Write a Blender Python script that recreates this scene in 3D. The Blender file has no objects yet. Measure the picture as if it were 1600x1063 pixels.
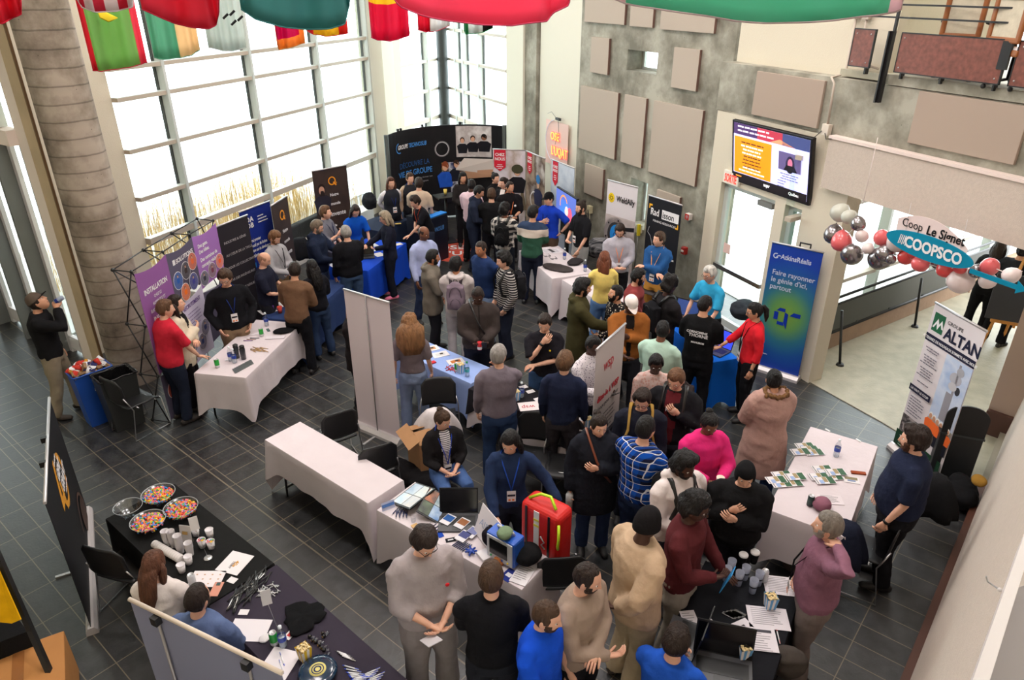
import bpy,math,random
import numpy as np
from mathutils import Vector,Matrix,Euler

# ------------------------------------------------------------------ camera, sky, lamps, exposure
SC =bpy.context.scene
COL =SC.collection
CAM_H =5.2
FPX =1117.24                     # focal length in pixels of the 1600 px wide frame
PITCH,YAW =math.radians(63.354),math.radians(-50.027)
cam_data =bpy.data.cameras.new('camera'); cam =bpy.data.objects.new('camera',cam_data); COL.objects.link(cam)
cam_data.sensor_width =36.0; cam_data.lens =FPX /1600 *36.0
cam_data.clip_start =0.05; cam_data.clip_end =400
cam.location =(0,0,CAM_H); cam.rotation_euler =(PITCH,0,YAW)
SC.camera =cam
SC.view_settings.view_transform ='Standard'
SC.view_settings.look ='None'
SC.view_settings.gamma =1.0
SC.view_settings.use_curve_mapping =False
SC.view_settings.exposure =0.0
SC.cycles.max_bounces =6
SC.cycles.transparent_max_bounces =12
SC.cycles.sample_clamp_indirect =4.0

world =bpy.data.worlds.new('overcast_sky'); SC.world =world; world.use_nodes =True
wb =world.node_tree.nodes['Background']; wb.inputs[0].default_value =(0.93,0.97,1.0,1); wb.inputs[1].default_value =7.5

def ceiling_lamp(x,y,z,sx,sy,power,color=(1.0,0.93,0.90)):
    l =bpy.data.lights.new('ceiling_light','AREA'); l.shape ='RECTANGLE'; l.size =sx; l.size_y =sy
    l.energy =power; l.color =color
    o =bpy.data.objects.new('ceiling_light',l); COL.objects.link(o); o.location =(x,y,z)
    o['label'] ='flat ceiling light panel high above the hall'; o['category'] ='ceiling light'; o['group'] ='ceiling light panels'
    return o
for (lx,ly,pw) in ((3.0,3.0,190),(7.0,2.5,130),(3.0,7.0,140),(7.0,6.5,175),(10.0,4.0,85),(9.5,9.5,140),(5.0,10.0,70)):
    ceiling_lamp(lx,ly,8.3,1.6,1.6,pw)

# ------------------------------------------------------------------ view maths: a pixel of the photograph -> a place in the hall
_M =np.array(Euler((PITCH,0,YAW)).to_matrix())
def ray(px,py):
    return _M @ np.array([px-800.0,-(py-531.5),-FPX])
def P(px,py,z=0.0):
    v =ray(px,py); t =(CAM_H-z) /-v[2]
    return Vector((v[0]*t,v[1]*t,z))
class Frame:
    """a vertical plane: s runs along it, n is its depth, z is up"""
    def __init__(self,A,B=None,deg=None,flip=False):
        self.A =np.array(A[:2],float)
        u =np.array([math.cos(math.radians(deg)),math.sin(math.radians(deg))]) if B is None else np.array(B[:2],float) -self.A
        self.u =u /np.hypot(*u); self.n =np.array([-self.u[1],self.u[0]]) *(-1 if flip else 1)      # n points out of the hall
        self.ang =math.atan2(self.u[1],self.u[0])
    def hit(self,px,py):
        v =ray(px,py) /1000
        t,k =np.linalg.solve(np.array([[v[0],-self.u[0]],[v[1],-self.u[1]]]),self.A)
        return k,CAM_H +t *v[2]
    def pt(self,s,n,z):
        q =self.A +self.u *s +self.n *n
        return Vector((q[0],q[1],z))

# ------------------------------------------------------------------ materials
def lin(c):
    c =c /255.0
    return c /12.92 if c <= 0.04045 else ((c+0.055)/1.055) ** 2.4
def rgb(c,a=1.0):
    return (lin(c[0]),lin(c[1]),lin(c[2]),a)
_mats ={}
def mat(name,col,rough=0.6,metal=0.0,bump=0.0,bscale=40.0,var=0.0,vscale=6.0,spec=0.5,trans=0.0,emit=0.0,alpha=1.0,kind='noise',stretch=None,coat=0.0):
    key =(name,tuple(col),rough,metal,bump,bscale,var,emit,alpha,coat)
    if key in _mats: return _mats[key]
    m =bpy.data.materials.new(name); m.use_nodes =True
    nt =m.node_tree; b =nt.nodes['Principled BSDF']
    b.inputs['Base Color'].default_value =rgb(col); b.inputs['Roughness'].default_value =rough
    b.inputs['Metallic'].default_value =metal; b.inputs['Specular IOR Level'].default_value =spec
    if trans: b.inputs['Transmission Weight'].default_value =trans
    if coat: b.inputs['Coat Weight'].default_value =coat
    if alpha <1: b.inputs['Alpha'].default_value =alpha
    if emit:
        b.inputs['Emission Color'].default_value =rgb(col); b.inputs['Emission Strength'].default_value =emit
    tc =None
    if bump or var:
        tc =nt.nodes.new('ShaderNodeTexCoord')
        src =tc.outputs['Object']
        if stretch:
            mp =nt.nodes.new('ShaderNodeMapping'); mp.inputs['Scale'].default_value =stretch
            nt.links.new(src,mp.inputs[0]); src =mp.outputs[0]
    if var:
        n =nt.nodes.new('ShaderNodeTexNoise'); n.inputs['Scale'].default_value =vscale; n.inputs['Detail'].default_value =6
        nt.links.new(src,n.inputs['Vector'])
        r =nt.nodes.new('ShaderNodeValToRGB')
        c =rgb(col)
        r.color_ramp.elements[0].position =0.3; r.color_ramp.elements[1].position =0.7
        r.color_ramp.elements[0].color =(c[0]*(1-var),c[1]*(1-var),c[2]*(1-var),1)
        r.color_ramp.elements[1].color =(min(1,c[0]*(1+var)),min(1,c[1]*(1+var)),min(1,c[2]*(1+var)),1)
        nt.links.new(n.outputs[0],r.inputs[0]); nt.links.new(r.outputs[0],b.inputs['Base Color'])
    if bump:
        n =nt.nodes.new('ShaderNodeTexNoise'); n.inputs['Scale'].default_value =bscale; n.inputs['Detail'].default_value =3
        nt.links.new(src,n.inputs['Vector'])
        bp =nt.nodes.new('ShaderNodeBump'); bp.inputs['Strength'].default_value =bump; bp.inputs['Distance'].default_value =0.02
        nt.links.new(n.outputs[0],bp.inputs['Height']); nt.links.new(bp.outputs[0],b.inputs['Normal'])
    _mats[key] =m
    return m
def paint(c,rough=0.65): return mat('paint',c,rough)
def plastic(c,rough=0.35): return mat('plastic',c,rough)
def cloth(c,var=0.10,bump=0.25,bs=28.0): return mat('fabric',c,0.92,0,bump,bs,var,9.0,0.12)
def printed(c): return mat('printed_vinyl',c,0.55,0,0,0,0,0,0.25)
def paper(c=(236,232,234)): return mat('paper',c,0.8,spec=0.2)
CHROME =mat('brushed_steel',(190,190,192),0.28,1.0)
ALU =mat('aluminium',(200,198,200),0.4,0.7)
BLACKM =mat('black_painted_steel',(24,24,26),0.45)
def glow(name,c,s): return mat(name,c,0.5,emit=s)

def glass_mat(name='window_glass',tint=(0.93,0.98,0.97),gloss=0.06,rough=.03):
    m =bpy.data.materials.new(name); m.use_nodes =True; nt =m.node_tree; nt.nodes.clear()
    o =nt.nodes.new('ShaderNodeOutputMaterial'); t =nt.nodes.new('ShaderNodeBsdfTransparent'); g =nt.nodes.new('ShaderNodeBsdfGlossy')
    t.inputs[0].default_value =(*tint,1); g.inputs['Roughness'].default_value =rough
    mx =nt.nodes.new('ShaderNodeMixShader'); mx.inputs[0].default_value =gloss
    nt.links.new(t.outputs[0],mx.inputs[1]); nt.links.new(g.outputs[0],mx.inputs[2]); nt.links.new(mx.outputs[0],o.inputs[0])
    return m
GLASS =glass_mat()
CLEAR =glass_mat('clear_plastic',(0.88,0.9,0.92),0.10,.18)

# ------------------------------------------------------------------ mesh helpers
class MB:
    def __init__(s): s.v =[]; s.f =[]; s.m =[]; s.sm =[]
    def add(s,vs,fs,mi=0,smooth=False):
        b =len(s.v); s.v += [tuple(q) for q in vs]
        for f in fs:
            s.f.append(tuple(b+i for i in f)); s.m.append(mi); s.sm.append(smooth)
        return s
    def box(s,c,d,rz=0.0,mi=0,R=None):
        x,y,z =d[0] /2,d[1] /2,d[2] /2
        if R is None: R =Matrix.Rotation(rz,3,'Z')
        c =Vector(c)
        vs =[c+R @ Vector((a*x,b*y,e*z)) for e in (-1,1) for b in (-1,1) for a in (-1,1)]
        return s.add(vs,[(0,2,3,1),(4,5,7,6),(0,1,5,4),(2,6,7,3),(0,4,6,2),(1,3,7,5)],mi)
    def quad(s,a,b,c,d,mi=0): return s.add([a,b,c,d],[(0,1,2,3)],mi)
    def prism(s,pts,z0,z1,mi=0,axis='z'):
        n =len(pts)
        if axis == 'z': lo =[(p[0],p[1],z0) for p in pts]; hi =[(p[0],p[1],z1) for p in pts]
        elif axis == 'y': lo =[(p[0],z1,p[1]) for p in pts]; hi =[(p[0],z0,p[1]) for p in pts]
        return s.add(lo+hi,[tuple(range(n-1,-1,-1)),tuple(range(n,2*n))]+[(i,(i+1)%n,n+(i+1)%n,n+i) for i in range(n)],mi)
    def tube(s,pts,r,n=8,mi=0,caps=True,smooth=True,flat=1.0,side=None):
        pts =[Vector(p) for p in pts]; rs =r if isinstance(r,(list,tuple)) else [r] *len(pts)
        vs =[]; prev =None
        for i,p in enumerate(pts):
            t =(pts[min(i+1,len(pts)-1)]-pts[max(i-1,0)])
            t =t.normalized() if t.length >1e-9 else Vector((0,0,1))
            if prev is None:
                ref =Vector(side) if side is not None else (Vector((0,0,1)) if abs(t.z)<0.9 else Vector((1,0,0)))
                a =(ref-t*ref.dot(t)).normalized()
            else:
                a =prev -t *prev.dot(t); a =a.normalized() if a.length >1e-6 else t.orthogonal().normalized()
            prev =a; b =t.cross(a)
            rr =rs[i]; ra,rb =rr if isinstance(rr,(list,tuple)) else (rr,rr*flat)
            for k in range(n):
                an =2 *math.pi *k /n
                vs.append(p+a*(ra*math.cos(an))+b*(rb*math.sin(an)))
        fs =[(i*n+k,i*n+(k+1)%n,(i+1)*n+(k+1)%n,(i+1)*n+k) for i in range(len(pts)-1) for k in range(n)]
        s.add(vs,fs,mi,smooth)
        if caps:
            b0 =len(s.v) -len(vs)
            s.f.append(tuple(b0+k for k in range(n-1,-1,-1))); s.m.append(mi); s.sm.append(False)
            e =b0 +(len(pts)-1) *n
            s.f.append(tuple(e+k for k in range(n))); s.m.append(mi); s.sm.append(False)
        return s
    def lathe(s,prof,c=(0,0,0),n=16,mi=0,smooth=True,R=None):
        c =Vector(c); vs =[]
        for (r,z) in prof:
            for k in range(n):
                a =2 *math.pi *k /n; q =Vector((max(r,1e-4)*math.cos(a),max(r,1e-4)*math.sin(a),z))
                vs.append(c+(R @ q if R is not None else q))
        fs =[(i*n+k,i*n+(k+1)%n,(i+1)*n+(k+1)%n,(i+1)*n+k) for i in range(len(prof)-1) for k in range(n)]
        return s.add(vs,fs,mi,smooth)
    def ell(s,c,r,nu=12,nv=8,mi=0,R=None):
        c =Vector(c); vs =[]; fs =[]
        for j in range(nv+1):
            ph =math.pi *j /nv -math.pi /2
            for i in range(nu):
                th =2 *math.pi *i /nu
                q =Vector((r[0]*math.cos(ph)*math.cos(th),r[1]*math.cos(ph)*math.sin(th),r[2]*math.sin(ph)))
                vs.append(c+(R @ q if R is not None else q))
        for j in range(nv):
            for i in range(nu): fs.append((j*nu+i,j*nu+(i+1)%nu,(j+1)*nu+(i+1)%nu,(j+1)*nu+i))
        return s.add(vs,fs,mi,True)
    def mesh(s,name,mats):
        me =bpy.data.meshes.new(name); me.from_pydata(s.v,[],s.f)
        for m in (mats if isinstance(mats,(list,tuple)) else [mats]): me.materials.append(m)
        me.polygons.foreach_set('material_index',s.m); me.polygons.foreach_set('use_smooth',s.sm); me.update()
        return me
    def build(s,name,mats,parent=None,loc=None,rz=None,rot=None):
        o =bpy.data.objects.new(name,s.mesh(name,mats)); COL.objects.link(o)
        if parent is not None: o.parent =parent
        if loc is not None: o.location =loc
        if rz is not None: o.rotation_euler =(0,0,rz)
        if rot is not None: o.rotation_euler =rot
        return o
def thing(name,label,cat,loc=(0,0,0),rz=0.0,group=None):
    o =bpy.data.objects.new(name,None); COL.objects.link(o); o.empty_display_size =0.1
    o.location =loc; o.rotation_euler =(0,0,rz); tag(o,label,cat,group); return o
def tag(o,label,cat,group=None):
    o['label'] =label; o['category'] =cat
    if group: o['group'] =group
    return o
def struct(o): o['kind'] ='structure'; return o
def stuff(o): o['kind'] ='stuff'; return o
def bevel(o,w=0.01,seg=2):
    md =o.modifiers.new('soft_edges','BEVEL'); md.width =w; md.segments =seg; md.limit_method ='ANGLE'; return o
def copy_thing(root,loc=None,rz=None,label=None,rot=None):
    r =root.copy(); COL.objects.link(r)
    if loc is not None: r.location =loc
    if rz is not None: r.rotation_euler =(0,0,rz)
    if rot is not None: r.rotation_euler =rot
    if label: r['label'] =label
    for ch in list(root.children):
        c =ch.copy(); COL.objects.link(c); c.parent =r
        for g in ch.children:
            e =g.copy(); COL.objects.link(e); e.parent =c
    return r
WORK =bpy.data.scenes.new('workbench')          # scratch scene in which curves and modifiers are turned into plain meshes
def bake(o):
    """mesh of an object with its modifiers applied; the scratch object is removed"""
    WORK.collection.objects.link(o)
    with bpy.context.temp_override(scene=WORK,view_layer=WORK.view_layers[0]): dg =bpy.context.evaluated_depsgraph_get()
    me =bpy.data.meshes.new_from_object(o.evaluated_get(dg))
    WORK.collection.objects.unlink(o); d =o.data; bpy.data.objects.remove(o)
    if isinstance(d,bpy.types.Mesh): bpy.data.meshes.remove(d)
    else: bpy.data.curves.remove(d)
    return me
def text(parent,body,loc,size,m,rot=(math.pi/2,0,0),align='LEFT',shear=0.0,sx=1.0,ext=0.0006,name='lettering',bold=0.0):
    c =bpy.data.curves.new(name,'FONT'); c.body =body; c.size =size; c.extrude =ext; c.align_x =align; c.shear =shear; c.offset =bold
    c.resolution_u =3; c.materials.append(m)
    me =bake(bpy.data.objects.new(name,c))
    o =bpy.data.objects.new(name,me); COL.objects.link(o); o.parent =parent; o.location =loc; o.rotation_euler =rot; o.scale =(sx,1,1)
    return o
# ------------------------------------------------------------------ the hall itself
W1 =Frame(P(229.7,379.6,1.4),P(590,240,1.4))          # tall window wall
W2 =Frame((11.12,5.10),deg=68,flip=True)                            # concrete wall with acoustic panels
W3 =Frame((9.63,2.48),deg=64,flip=True)                             # cream wall with the exit door, continued by the gallery edge

def floor_material():
    m =bpy.data.materials.new('slate_floor_tiles'); m.use_nodes =True; nt =m.node_tree; b =nt.nodes['Principled BSDF']
    N =nt.nodes.new; L =nt.links.new
    geo =N('ShaderNodeNewGeometry'); sep =N('ShaderNodeSeparateXYZ'); L(geo.outputs['Position'],sep.inputs[0])
    def M(op,a,c=None,d=None):
        n =N('ShaderNodeMath'); n.operation =op
        for i,q in enumerate((a,c,d)):
            if q is None: continue
            if isinstance(q,(int,float)): n.inputs[i].default_value =q
            else: L(q,n.inputs[i])
        return n.outputs[0]
    X,Y =sep.outputs[0],sep.outputs[1]
    def lines(v,off,per,w):           # 1 on a joint
        t =M('FRACT',M('DIVIDE',M('SUBTRACT',v,off),per))
        dlt =M('MULTIPLY',M('MINIMUM',t,M('SUBTRACT',1.0,t)),per)
        return M('LESS_THAN',dlt,w)
    w =0.0042
    bay =M('MULTIPLY',M('GREATER_THAN',X,3.04),M('LESS_THAN',X,3.49))
    bay2 =M('MULTIPLY',M('GREATER_THAN',X,1.72),M('LESS_THAN',X,2.12))
    bayA =M('MAXIMUM',bay,bay2)
    long_y =M('MAXIMUM',lines(X,3.675,0.2375,w),lines(Y,0.552,0.4745,w))
    long_x =lines(Y,0.552,0.2372,w)
    j =M('ADD',M('MULTIPLY',long_x,bayA),M('MULTIPLY',long_y,M('SUBTRACT',1.0,bayA)))
    for xx in (1.66,1.72,2.97,3.04,3.49,3.56):
        j =M('MAXIMUM',j,M('COMPARE',X,xx,w))
    # inside the two narrow strips there are only cross joints
    nz =N('ShaderNodeTexNoise'); nz.inputs['Scale'].default_value =7; nz.inputs['Detail'].default_value =8; L(geo.outputs['Position'],nz.inputs['Vector'])
    ramp =N('ShaderNodeValToRGB'); L(nz.outputs[0],ramp.inputs[0])
    ramp.color_ramp.elements[0].color =rgb((24,25,27)); ramp.color_ramp.elements[1].color =rgb((56,57,59)); ramp.color_ramp.elements[0].position =.25; ramp.color_ramp.elements[1].position =.8
    # a slightly different tone for every tile
    cx =M('FLOOR',M('DIVIDE',M('SUBTRACT',X,3.675),0.2375)); cy =M('FLOOR',M('DIVIDE',M('SUBTRACT',Y,0.552),0.4745))
    cmb =N('ShaderNodeCombineXYZ'); L(cx,cmb.inputs[0]); L(cy,cmb.inputs[1])
    wn =N('ShaderNodeTexWhiteNoise'); L(cmb.outputs[0],wn.inputs['Vector'])
    hv =N('ShaderNodeHueSaturation'); L(ramp.outputs[0],hv.inputs['Color']); L(M('ADD',0.75,M('MULTIPLY',wn.outputs['Value'],0.5)),hv.inputs['Value'])
    mx =N('ShaderNodeMix'); mx.data_type ='RGBA'; L(j,mx.inputs['Factor']); L(hv.outputs[0],mx.inputs[6]); mx.inputs[7].default_value =rgb((112,101,84))
    L(mx.outputs[2],b.inputs['Base Color'])
    b.inputs['Specular IOR Level'].default_value =.8; rr =M('ADD',0.30,M('MULTIPLY',nz.outputs[0],0.22)); L(rr,b.inputs['Roughness'])
    n2 =N('ShaderNodeTexNoise'); n2.inputs['Scale'].default_value =35; n2.inputs['Detail'].default_value =6; L(geo.outputs['Position'],n2.inputs['Vector'])
    bp =N('ShaderNodeBump'); bp.inputs['Strength'].default_value =.35; bp.inputs['Distance'].default_value =.006; L(n2.outputs[0],bp.inputs['Height']); L(bp.outputs[0],b.inputs['Normal'])
    return m
def concrete(base,dark,light,scale=1.6,rings=0.0,rough=0.85):
    m =bpy.data.materials.new('board_marked_concrete'); m.use_nodes =True; nt =m.node_tree; b =nt.nodes['Principled BSDF']; N =nt.nodes.new; L =nt.links.new
    tc =N('ShaderNodeTexCoord'); n1 =N('ShaderNodeTexNoise'); n1.inputs['Scale'].default_value =scale; n1.inputs['Detail'].default_value =9; n1.inputs['Roughness'].default_value =.62; L(tc.outputs['Object'],n1.inputs['Vector'])
    r =N('ShaderNodeValToRGB'); e =r.color_ramp.elements; e[0].position =.36; e[0].color =rgb(dark); e[1].position =.62; e[1].color =rgb(light); q =e.new(.5); q.color =rgb(base); L(n1.outputs[0],r.inputs[0])
    out =r.outputs[0]
    vo =N('ShaderNodeTexVoronoi'); vo.inputs['Scale'].default_value =9; L(tc.outputs['Object'],vo.inputs['Vector'])
    lt =N('ShaderNodeMath'); lt.operation ='LESS_THAN'; lt.inputs[1].default_value =.045; L(vo.outputs['Distance'],lt.inputs[0])
    mx =N('ShaderNodeMix'); mx.data_type ='RGBA'; L(lt.outputs[0],mx.inputs['Factor']); L(out,mx.inputs[6]); mx.inputs[7].default_value =rgb(tuple(k*.55 for k in dark)); out =mx.outputs[2]
    if rings:
        sp =N('ShaderNodeSeparateXYZ'); L(tc.outputs['Object'],sp.inputs[0])
        n3 =N('ShaderNodeTexNoise'); n3.inputs['Scale'].default_value =2.2; n3.inputs['Detail'].default_value =4; L(tc.outputs['Object'],n3.inputs['Vector'])
        ad =N('ShaderNodeMath'); ad.operation ='MULTIPLY_ADD'; L(n3.outputs[0],ad.inputs[0]); ad.inputs[1].default_value =.05; L(sp.outputs[2],ad.inputs[2])
        dv =N('ShaderNodeMath'); dv.operation ='DIVIDE'; L(ad.outputs[0],dv.inputs[0]); dv.inputs[1].default_value =rings
        fr =N('ShaderNodeMath'); fr.operation ='FRACT'; L(dv.outputs[0],fr.inputs[0])
        r2 =N('ShaderNodeValToRGB'); L(fr.outputs[0],r2.inputs[0]); e =r2.color_ramp.elements
        e[0].position =0; e[0].color =(.42,.40,.38,1); e[1].position =1; e[1].color =(.9,.9,.9,1)
        for p_,v_ in ((.06,.38),(.12,.92),(.6,1.0)):
            q =e.new(p_); q.color =(v_,v_,v_,1)
        ml =N('ShaderNodeMix'); ml.data_type ='RGBA'; ml.blend_type ='MULTIPLY'; ml.inputs['Factor'].default_value =.8; L(out,ml.inputs[6]); L(r2.outputs[0],ml.inputs[7]); out =ml.outputs[2]
    L(out,b.inputs['Base Color']); b.inputs['Roughness'].default_value =rough
    bp =N('ShaderNodeBump'); bp.inputs['Strength'].default_value =.5; bp.inputs['Distance'].default_value =.01; L(n1.outputs[0],bp.inputs['Height']); L(bp.outputs[0],b.inputs['Normal'])
    return m
CREAM =mat('cream_plaster',(212,202,182),0.8,0,0.15,60)
CREAM2 =mat('pale_cream_plaster',(226,222,206),0.8)
BEIGE =mat('textured_beige_plaster',(196,182,170),0.9,0,0.25,120,0.05,30)
CONC =concrete((144,140,126),(112,107,94),(172,168,154),1.6)
CONCP =concrete((150,136,122),(104,92,80),(180,166,152),1.5,rings=0.205)
ACOU =mat('acoustic_fabric',(178,164,150),0.95,0,0.1,220,0.02,80)
ACOUE =mat('acoustic_fabric_edge',(112,84,74),0.9)
TRIMG =mat('mullion_paint',(206,212,208),0.45)
TRIMD =mat('mullion_seal',(74,78,76),0.6)
TRIMB =mat('transom_paint',(188,176,160),0.5)

# floors
fl_pts =[(-2.5,-1.2),(17.5,-1.2),(17.5,15.5),(2.82,15.5),(2.4,19.8),(-2.5,19.8)]
struct(MB().prism(fl_pts,-0.2,0.0).build('floor',floor_material()))
TERR =mat('pale_terrazzo',(172,166,146),0.55,0,0.2,30,0.12,5)
a,b_,c_ =P(1265,598),P(1380,662),P(1400,700)
struct(MB().prism([(a.x,a.y),(b_.x+.0,b_.y),(b_.x-.75,b_.y-1.5),(16.5,-1.1),(16.5,2.0),(10.6,3.1)],0.0,0.012).build('floor_ramp',TERR))

# tall window wall, first bank (s 0 .. 6.95) and second bank (8.31 .. meets the corner)
def bank(fr,s0,s1,mulls,trans,n,z0=0.25,z1=5.8,sill=1.43,narrow=0.055,depth=0.16):
    root =bpy.data.objects.new('window_%d'%n,None); COL.objects.link(root); struct(root)
    mb =MB()
    for s_ in mulls:
        mb.box(fr.pt(s_,-depth/2+.02,(z0+z1)/2),(narrow,depth,z1-z0),fr.ang)
    mb.build('mullion',TRIMG,root)
    mb =MB()
    for s_ in mulls:
        mb.box(fr.pt(s_-narrow/2-.012,.02,(z0+z1)/2),(.024,.05,z1-z0),fr.ang)
    mb.build('mullion_seal',TRIMD,root)
    mb =MB(); tops =MB()
    for z_ in trans +[z0+.04]:
        thick =0.06 if z_ != sill else 0.1
        mb.box(fr.pt((s0+s1)/2,-.055,z_),(s1-s0,.12,thick),fr.ang)
        tops.box(fr.pt((s0+s1)/2,-.055,z_+thick/2+.004),(s1-s0,.118,.008),fr.ang)
    mb.build('transom',TRIMB,root); tops.build('transom_top',TRIMG,root)
    MB().box(fr.pt((s0+s1)/2,.03,(z0+z1)/2),(s1-s0,.008,z1-z0),fr.ang).build('pane',GLASS,root)
    # low plinth below the glass
    struct(MB().box(fr.pt((s0+s1)/2,0,z0/2),(s1-s0,.14,z0),fr.ang).build('wall_plinth',CREAM))
    return root
TR =[4.05,3.62,2.86,2.12,1.43]
bank(W1,-.02,7.05,[.95,3.0,5.05,7.0],TR,1)
def corner(f1,f2):
    k =np.linalg.solve(np.array([[f1.u[0],-f2.u[0]],[f1.u[1],-f2.u[1]]]),f2.A-f1.A); return k[0],k[1]
cs1,cs2 =corner(W1,W2)
m_ =[W1.hit(665,150)[0],W1.hit(690,150)[0],]
bank(W1,8.31,cs1-.1,m_,[4.05+0.0,3.3,2.55,1.8],2,sill=1.8)
m2_ =[W2.hit(755,150)[0],W2.hit(731,150)[0],W2.hit(719,150)[0]]
bank(W2,6.99,cs2-.1,m2_,[4.05,3.3,2.55,1.8],3,sill=1.8)
cc =W2.pt(10.4,-.28,0)
struct(MB().lathe([(.15,0),(.15,5.9)],(P(708,150,1.5)*0+Vector((cc.x,cc.y,0))),24).build('trim_1',mat('dark_column_paint',(46,48,46),.4)))

# piers and wall pieces along the two lines
def wall_piece(fr,s0,s1,z0,z1,n0,n1,name,m):
    return struct(MB().box(fr.pt((s0+s1)/2,(n0+n1)/2,(z0+z1)/2),(abs(s1-s0),abs(n1-n0),z1-z0),fr.ang).build(name,m))
wall_piece(W1,7.10,7.62,0,6,-.42,.2,'wall_window_pier',CREAM2)
wall_piece(W1,7.62,8.31,0,6,-.22,.2,'wall_pier',CREAM)
wall_piece(W2,6.17,6.99,0,6,-.10,.25,'wall_corner_pier',CREAM2)
wall_piece(W2,5.66,6.17,0,6,-.05,.45,'wall_concrete_pier',CONC)
wall_piece(W2,5.36,5.62,0,6,.2,.45,'wall_rust_strip',mat('rust_steel',(150,92,66),.6,0,0,0,.25,3))
wall_piece(W2,3.9,5.6,0,6,.02,.2,'wall_cream_panel',CREAM2)
# concrete wall with its small deep opening and the low window by the outlet
SH =(1.55,2.42,3.75,4.10)
lw0,lw1 =W2.hit(1004,315)[0],W2.hit(994,315)[0]
def pierced(fr,s0,s1,z0,z1,n0,n1,hole,name,m):
    a0,a1,b0,b1 =hole; mb =MB()
    for (p,q,r,t) in ((s0,a0,z0,z1),(a1,s1,z0,z1),(a0,a1,z0,b0),(a0,a1,b1,z1)):
        mb.box(fr.pt((p+q)/2,(n0+n1)/2,(r+t)/2),(q-p,n1-n0,t-r),fr.ang)
    return struct(mb.build(name,m))
pierced(W2,-.25,3.98,2.0,6,0,.42,SH,'wall_concrete',CONC)
LWH =(1.52,2.05,.95,1.85)
pierced(W2,-.25,3.98,0,2.0,0,.42,LWH,'wall_concrete_base',CONC)
for i,(h,nm) in enumerate(((SH,'window_4'),(LWH,'window_5'))):
    r =bpy.data.objects.new(nm,None); COL.objects.link(r); struct(r)
    mb =MB(); a0,a1,b0,b1 =h
    for (p,q,e,f) in ((a0,a0+.05,b0,b1),(a1-.05,a1,b0,b1),(a0,a1,b0,b0+.04),(a0,a1,b1-.04,b1)):
        mb.box(W2.pt((p+q)/2,.38,(e+f)/2),(q-p,.05,f-e),W2.ang)
    mb.build('window_frame',TRIMG,r)
    MB().box(W2.pt((a0+a1)/2,.39,(b0+b1)/2),(a1-a0,.006,b1-b0),W2.ang).build('pane',GLASS,r)
# acoustic panels: (s0, s1, z0, z1)
PAN =[('small square acoustic panel high beside the small deep opening, window side',2.94,3.54,3.61,4.25),
       ('grey acoustic panel high on the concrete wall, between the opening and the cream bay',.45,1.08,3.60,4.23),
       ('tall wide acoustic panel of the middle row, nearest the neon sign',2.55,3.84,2.09,3.33),
       ('narrow upright acoustic panel in the middle row',1.70,2.35,2.10,3.335),
       ('large acoustic panel of the middle row, nearest the wall television',.22,1.49,2.09,3.335),
       ('acoustic panel on the top row, nearest the cream bay by the windows',2.51,3.81,4.50,5.6),
       ('narrow acoustic panel in the middle of the top row',1.70,2.35,4.49,5.6),
       ('wide acoustic panel on the top row above the large middle one',.19,1.5,4.48,5.6),
       ('small low acoustic panel above the white welding banner',2.89,3.56,1.21,1.83),
       ('small low acoustic panel above the black mining banner',.55,1.19,1.2,1.83)]
for lb,s0,s1,z0,z1 in PAN:
    o =tag(bevel(MB().box((0,0,0),(s1-s0,.05,z1-z0)).build('acoustic_panel',ACOU,None,W2.pt((s0+s1)/2,-.03,(z0+z1)/2),W2.ang),.006),lb,'acoustic panel','acoustic panels on the concrete wall')
    o.data.materials.append(ACOUE)
    for p_ in o.data.polygons:
        if abs(p_.normal.x) >.5: p_.material_index =1

# cream wall with the door, television and exit sign: pieces around the openings (s along W3)
def w3p(s0,s1,z0,z1,n0=0.0,n1=.25,m=CREAM,name='wall_door_side'):
    return wall_piece(W3,s0,s1,z0,z1,n0,n1,name,m)
DR =(1.22,2.42,0.03,2.38)      # glass door opening
SW =(.70,1.02,.60,2.38)        # side light
w3p(0.0,.70,0,3.44); w3p(1.02,1.22,0,3.44); w3p(2.42,2.72,0,3.44); w3p(1.22,2.42,2.38,3.44); w3p(.70,1.02,2.38,3.44); w3p(.70,1.02,0,.60)
w3p(0.0,2.70,4.10,6.2,.22,.35,CREAM,'wall_upper')
wall_piece(W3,-7.0,2.76,3.42,4.12,.0,.35,'wall_beam',CONC)
wall_piece(W3,-7.0,.38,2.79,3.43,-.10,.0,'wall_fascia',BEIGE)
wall_piece(W3,-7.0,.38,3.42,3.455,-.12,.0,'trim_2',mat('pink_trim',(226,208,200),.6))
wall_piece(W3,-7.0,-.2,4.13,4.24,-.02,.35,'wall_slab_edge',CONC)
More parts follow.
